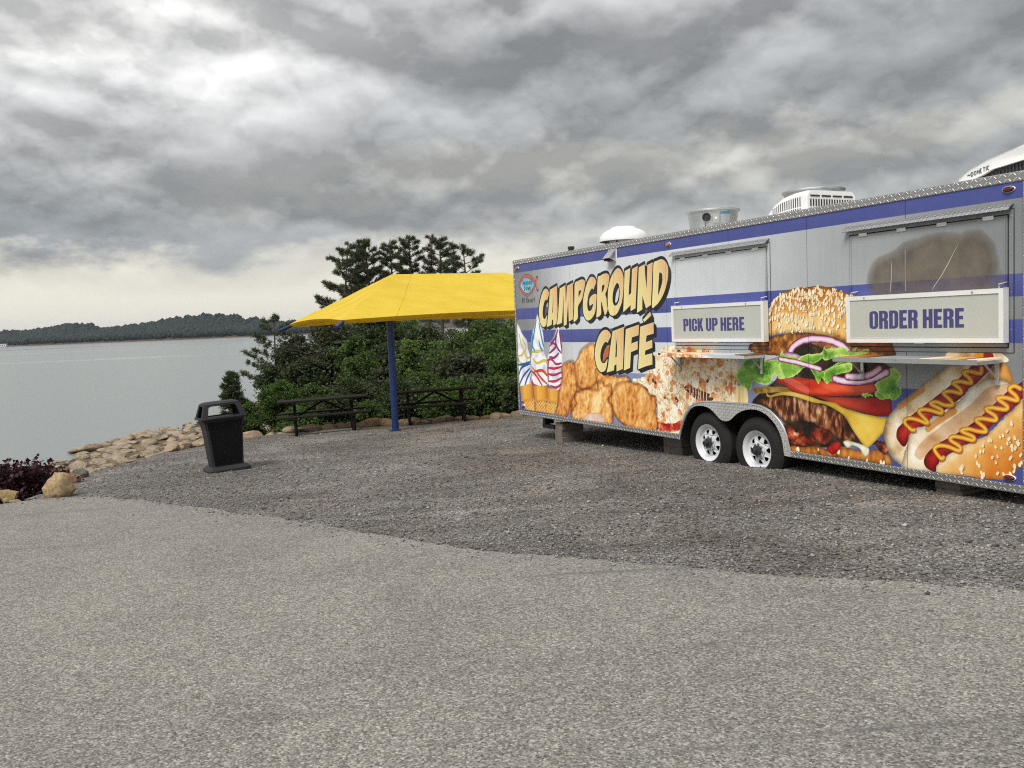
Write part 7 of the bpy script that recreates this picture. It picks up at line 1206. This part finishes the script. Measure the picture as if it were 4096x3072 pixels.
TT_(broad, -8.97, 33.0, 0.1, 0.81, 'rounded vine-covered bush left of the left picnic table', 127, name='bush', cat='bush', grp='bushes along the bank', mat=f_vine, n=7000, size=0.11, clumps=30, zlo=0.0)
TT_(broad, -6.84, 27.0, -0.49, 0.67, 'low green bush behind the left picnic table end', 128, name='bush', cat='bush', grp='bushes along the bank', mat=f_vine, n=4500, size=0.1, clumps=24, zlo=0.0)
TT_(broad, -8.85, 29.0, -0.39, 0.63, 'bush right of the litter bin beside the driftwood', 129, name='bush', cat='bush', grp='bushes along the bank', mat=f_mid, n=5000, size=0.1, clumps=24, zlo=0.0)
TT_(broad, -6.26, 30.0, -0.24, 0.74, 'dark bush behind the left picnic table top', 130, name='bush', cat='bush', grp='bushes along the bank', mat=f_dark, n=4500, size=0.12, clumps=24, zlo=0.0)
TT_(broad, -4.47, 27.0, -0.31, 0.59, 'light green bush left of the blue post', 131, name='bush', cat='bush', grp='bushes along the bank', mat=f_mid, n=4500, size=0.1, clumps=24, zlo=0.0)
TT_(broad, -11.33, 47.0, 0.55, 1.23, 'dark tree midway back in the grove, left of the canopy post', 132, mat=f_dark, n=3600, size=0.21, clumps=26, grp='thicket trees of the grove')
TT_(broad, -10.85, 50.0, 1.29, 1.3, 'dull tree midway back in the grove, left of the canopy post', 133, mat=f_gray, n=3600, size=0.21, clumps=26, grp='thicket trees of the grove')
TT_(broad, -8.87, 48.0, 1.66, 1.32, 'fresh green tree midway back in the grove, behind the left picnic table', 134, mat=f_mid, n=3600, size=0.21, clumps=26, grp='thicket trees of the grove')
TT_(broad, -9.35, 58.0, 2.07, 1.68, 'deep green tree far back in the grove, behind the left picnic table', 135, mat=f_dark, n=3600, size=0.21, clumps=26, grp='thicket trees of the grove')
TT_(broad, -6.94, 50.0, 1.27, 1.3, 'shadowy tree midway back in the grove, behind the blue post', 136, mat=f_dark, n=3600, size=0.21, clumps=26, grp='thicket trees of the grove')
TT_(broad, -6.88, 60.0, 2.48, 1.91, 'leafy tree far back in the grove, behind the right picnic table', 137, mat=f_mid, n=3600, size=0.21, clumps=26, grp='thicket trees of the grove')
TT_(broad, -4.37, 47.0, 0.81, 1.29, 'dark tree midway back in the grove, behind the right picnic table', 138, mat=f_dark, n=3600, size=0.21, clumps=26, grp='thicket trees of the grove')
TT_(broad, -4.08, 57.0, 2.02, 1.82, 'dull tree far back in the grove, behind the right picnic table', 139, mat=f_gray, n=3600, size=0.21, clumps=26, grp='thicket trees of the grove')
TT_(broad, -2.43, 50.0, 1.81, 1.52, 'fresh green tree midway back in the grove, behind the right picnic table', 140, mat=f_mid, n=3600, size=0.21, clumps=26, grp='thicket trees of the grove')
TT_(broad, -1.37, 42.0, 0.57, 1.1, 'deep green tree at the front of the grove, close to the trailer end', 141, mat=f_dark, n=3600, size=0.16, clumps=26, grp='thicket trees of the grove')
TT_(broad, -0.42, 52.0, 1.72, 1.81, 'shadowy tree midway back in the grove, close to the trailer end', 142, mat=f_dark, n=3600, size=0.21, clumps=26, grp='thicket trees of the grove')
TT_(broad, -8.68, 38.0, -0.43, 0.94, 'leafy tree at the front of the grove, left of the canopy post', 143, mat=f_mid, n=3600, size=0.16, clumps=26, grp='thicket trees of the grove')
TT_(broad, -6.94, 37.0, -0.11, 0.91, 'dark tree at the front of the grove, behind the left picnic table', 144, mat=f_dark, n=3600, size=0.16, clumps=26, grp='thicket trees of the grove')
TT_(broad, -5.7, 39.0, 0.28, 0.96, 'dull tree at the front of the grove, behind the blue post', 145, mat=f_gray, n=3600, size=0.16, clumps=26, grp='thicket trees of the grove')
TT_(broad, -3.82, 36.0, 0.03, 0.89, 'fresh green tree at the front of the grove, behind the right picnic table', 146, mat=f_mid, n=3600, size=0.16, clumps=26, grp='thicket trees of the grove')
TT_(broad, -3.29, 40.0, 0.25, 0.93, 'deep green tree at the front of the grove, behind the right picnic table', 147, mat=f_dark, n=3600, size=0.16, clumps=26, grp='thicket trees of the grove')
TT_(broad, -1.53, 34.0, 0.05, 0.84, 'shadowy tree at the front of the grove, close to the trailer end', 148, mat=f_dark, n=3600, size=0.16, clumps=26, grp='thicket trees of the grove')
TT_(broad, -0.59, 31.0, 0.08, 0.76, 'leafy tree at the front of the grove, close to the trailer end', 149, mat=f_mid, n=3600, size=0.16, clumps=26, grp='thicket trees of the grove')
TT_(broad, 0.11, 29.0, 0.08, 0.59, 'dark tree at the front of the grove, close to the trailer end', 150, mat=f_dark, n=3600, size=0.16, clumps=26, grp='thicket trees of the grove')
TT_(broad, -12.66, 62.0, 2.55, 2.16, 'dull tree far back in the grove, behind the left picnic table', 151, mat=f_gray, n=3600, size=0.21, clumps=26, grp='thicket trees of the grove')
TT_(broad, -8.78, 64.0, 3.13, 2.41, 'fresh green tree far back in the grove, behind the blue post', 152, mat=f_mid, n=3600, size=0.21, clumps=26, grp='thicket trees of the grove')
# purple-leaved shrub behind the boulder
sh = tree_base('purple_shrub', -7.44, 12.71, 'dark purple-leaved shrub behind the tan boulder', 'shrub', None); rs = np.random.RandomState(77); mb = MB(); tp = limbs(mb, Vector((0, 0, 0)), .76, .022, rs, .80, 30, .12, .05); mb.build('stems', simple('dark_stem', (.03, .018, .018), .9), sh)
C_ = []
for P, L, f in tp:
    for q in range(210):
        u = .25+.75*rs.rand(); i = min(int(u*3), 2); c = np.array(P[i].lerp(P[i+1], u*3-i)); c = c+rs.normal(0, 1, 3)*np.array([.13, .13, .075]); c[2] = max(c[2], .06); C_.append(c)
for q in range(9):
    a = rs.uniform(0, 6.28); r = rs.uniform(.1, .6); c0_ = np.array([r*cos(a), r*sin(a), .84-.28*r+rs.uniform(0, .14)])
    for j in range(46): C_.append(c0_+rs.normal(0, 1, 3)*np.array([.05, .05, .04]))
V, F = leaves(np.array(C_), .062, rs, .3, .75); mesh_np('foliage', V, F, f_purple, sh)
# strip of short grass by the boulder
rs = np.random.RandomState(5); gx = np.c_[rs.uniform(-9.5, -6.4, 2600), rs.uniform(11.2, 13.0, 2600)]; gx = gx[~inside(gx, LOTP) & (seg_dist(gx, ae[::3]) > .45)]; gz = terrain_z(gx); n = len(gx); hh = rs.uniform(.02, .06, n); a = rs.uniform(0, 6.28, n); dx = np.c_[np.cos(a), np.sin(a), np.zeros(n)]*.004; tip = np.c_[rs.normal(0, .015, n), rs.normal(0, .015, n), hh]; B = np.c_[gx, gz]
V = np.stack([B-dx, B+dx, B+tip], 1).reshape(-1, 3); tag(mesh_np('grass', V, np.arange(n*3).reshape(n, 3), foliage('grass_blades', (.07, .085, .02), (.17, .17, .05), .3)), 'sparse short grass behind the tan pebbles', 'grass', kind='stuff')
# ---------------------------------------------------------------- floating dock house across the lake
hb_ = empty('boathouse', (-676*1128/1152, 1128, WZ), radians(8), 'small white floating boathouse on the far shore', 'boathouse'); wm = simple('boathouse_white', (.80, .80, .78), .6)
MB().box(-5.2, 5.2, -2.6, 2.6, -.3, .5).build('float', simple('float_grey', (.25, .24, .22), .8), hb_, .05)
MB().box(-4.6, 4.6, -2.2, 2.2, .5, 3.3).build('cabin', wm, hb_, .05)
MB().prism([[(-4.95, 3.3), (4.95, 3.3), (4.6, 4.0), (-4.6, 4.0)]], -2.5, 2.5).build('roof', simple('boathouse_roof', (.66, .66, .65), .5), hb_)
for k in range(4): MB().box(-3.9+k*2.1, -2.7+k*2.1, -2.26, -2.19, 1.3, 2.5).build('window', simple('boathouse_glass', (.05, .06, .07), .2) if k == 0 else bpy.data.materials['boathouse_glass'], hb_)
for k in range(5): MB().tube([(-4.9+k*2.45, -2.5, .5), (-4.9+k*2.45, -2.5, 3.3)], .07, 6).build('post', wm, hb_)
# ---------------------------------------------------------------- air
hz = MB().box(-5400, 5400, -300, 6400, -620, 108).build('haze', None, None); tag(hz, 'thin pale haze over the lake', 'haze', kind='stuff')
hmt = bpy.data.materials.new('haze'); hmt.use_nodes = True; t = hmt.node_tree; t.nodes.clear(); pv = N(t, 'ShaderNodeVolumePrincipled'); pv.inputs['Color'].default_value = (.86, .92, 1.0, 1); pv.inputs['Density'].default_value = 0.7e-4; pv.inputs['Anisotropy'].default_value = .2
mo = N(t, 'ShaderNodeOutputMaterial'); t.links.new(pv.outputs[0], mo.inputs['Volume']); hz.data.materials.append(hmt)
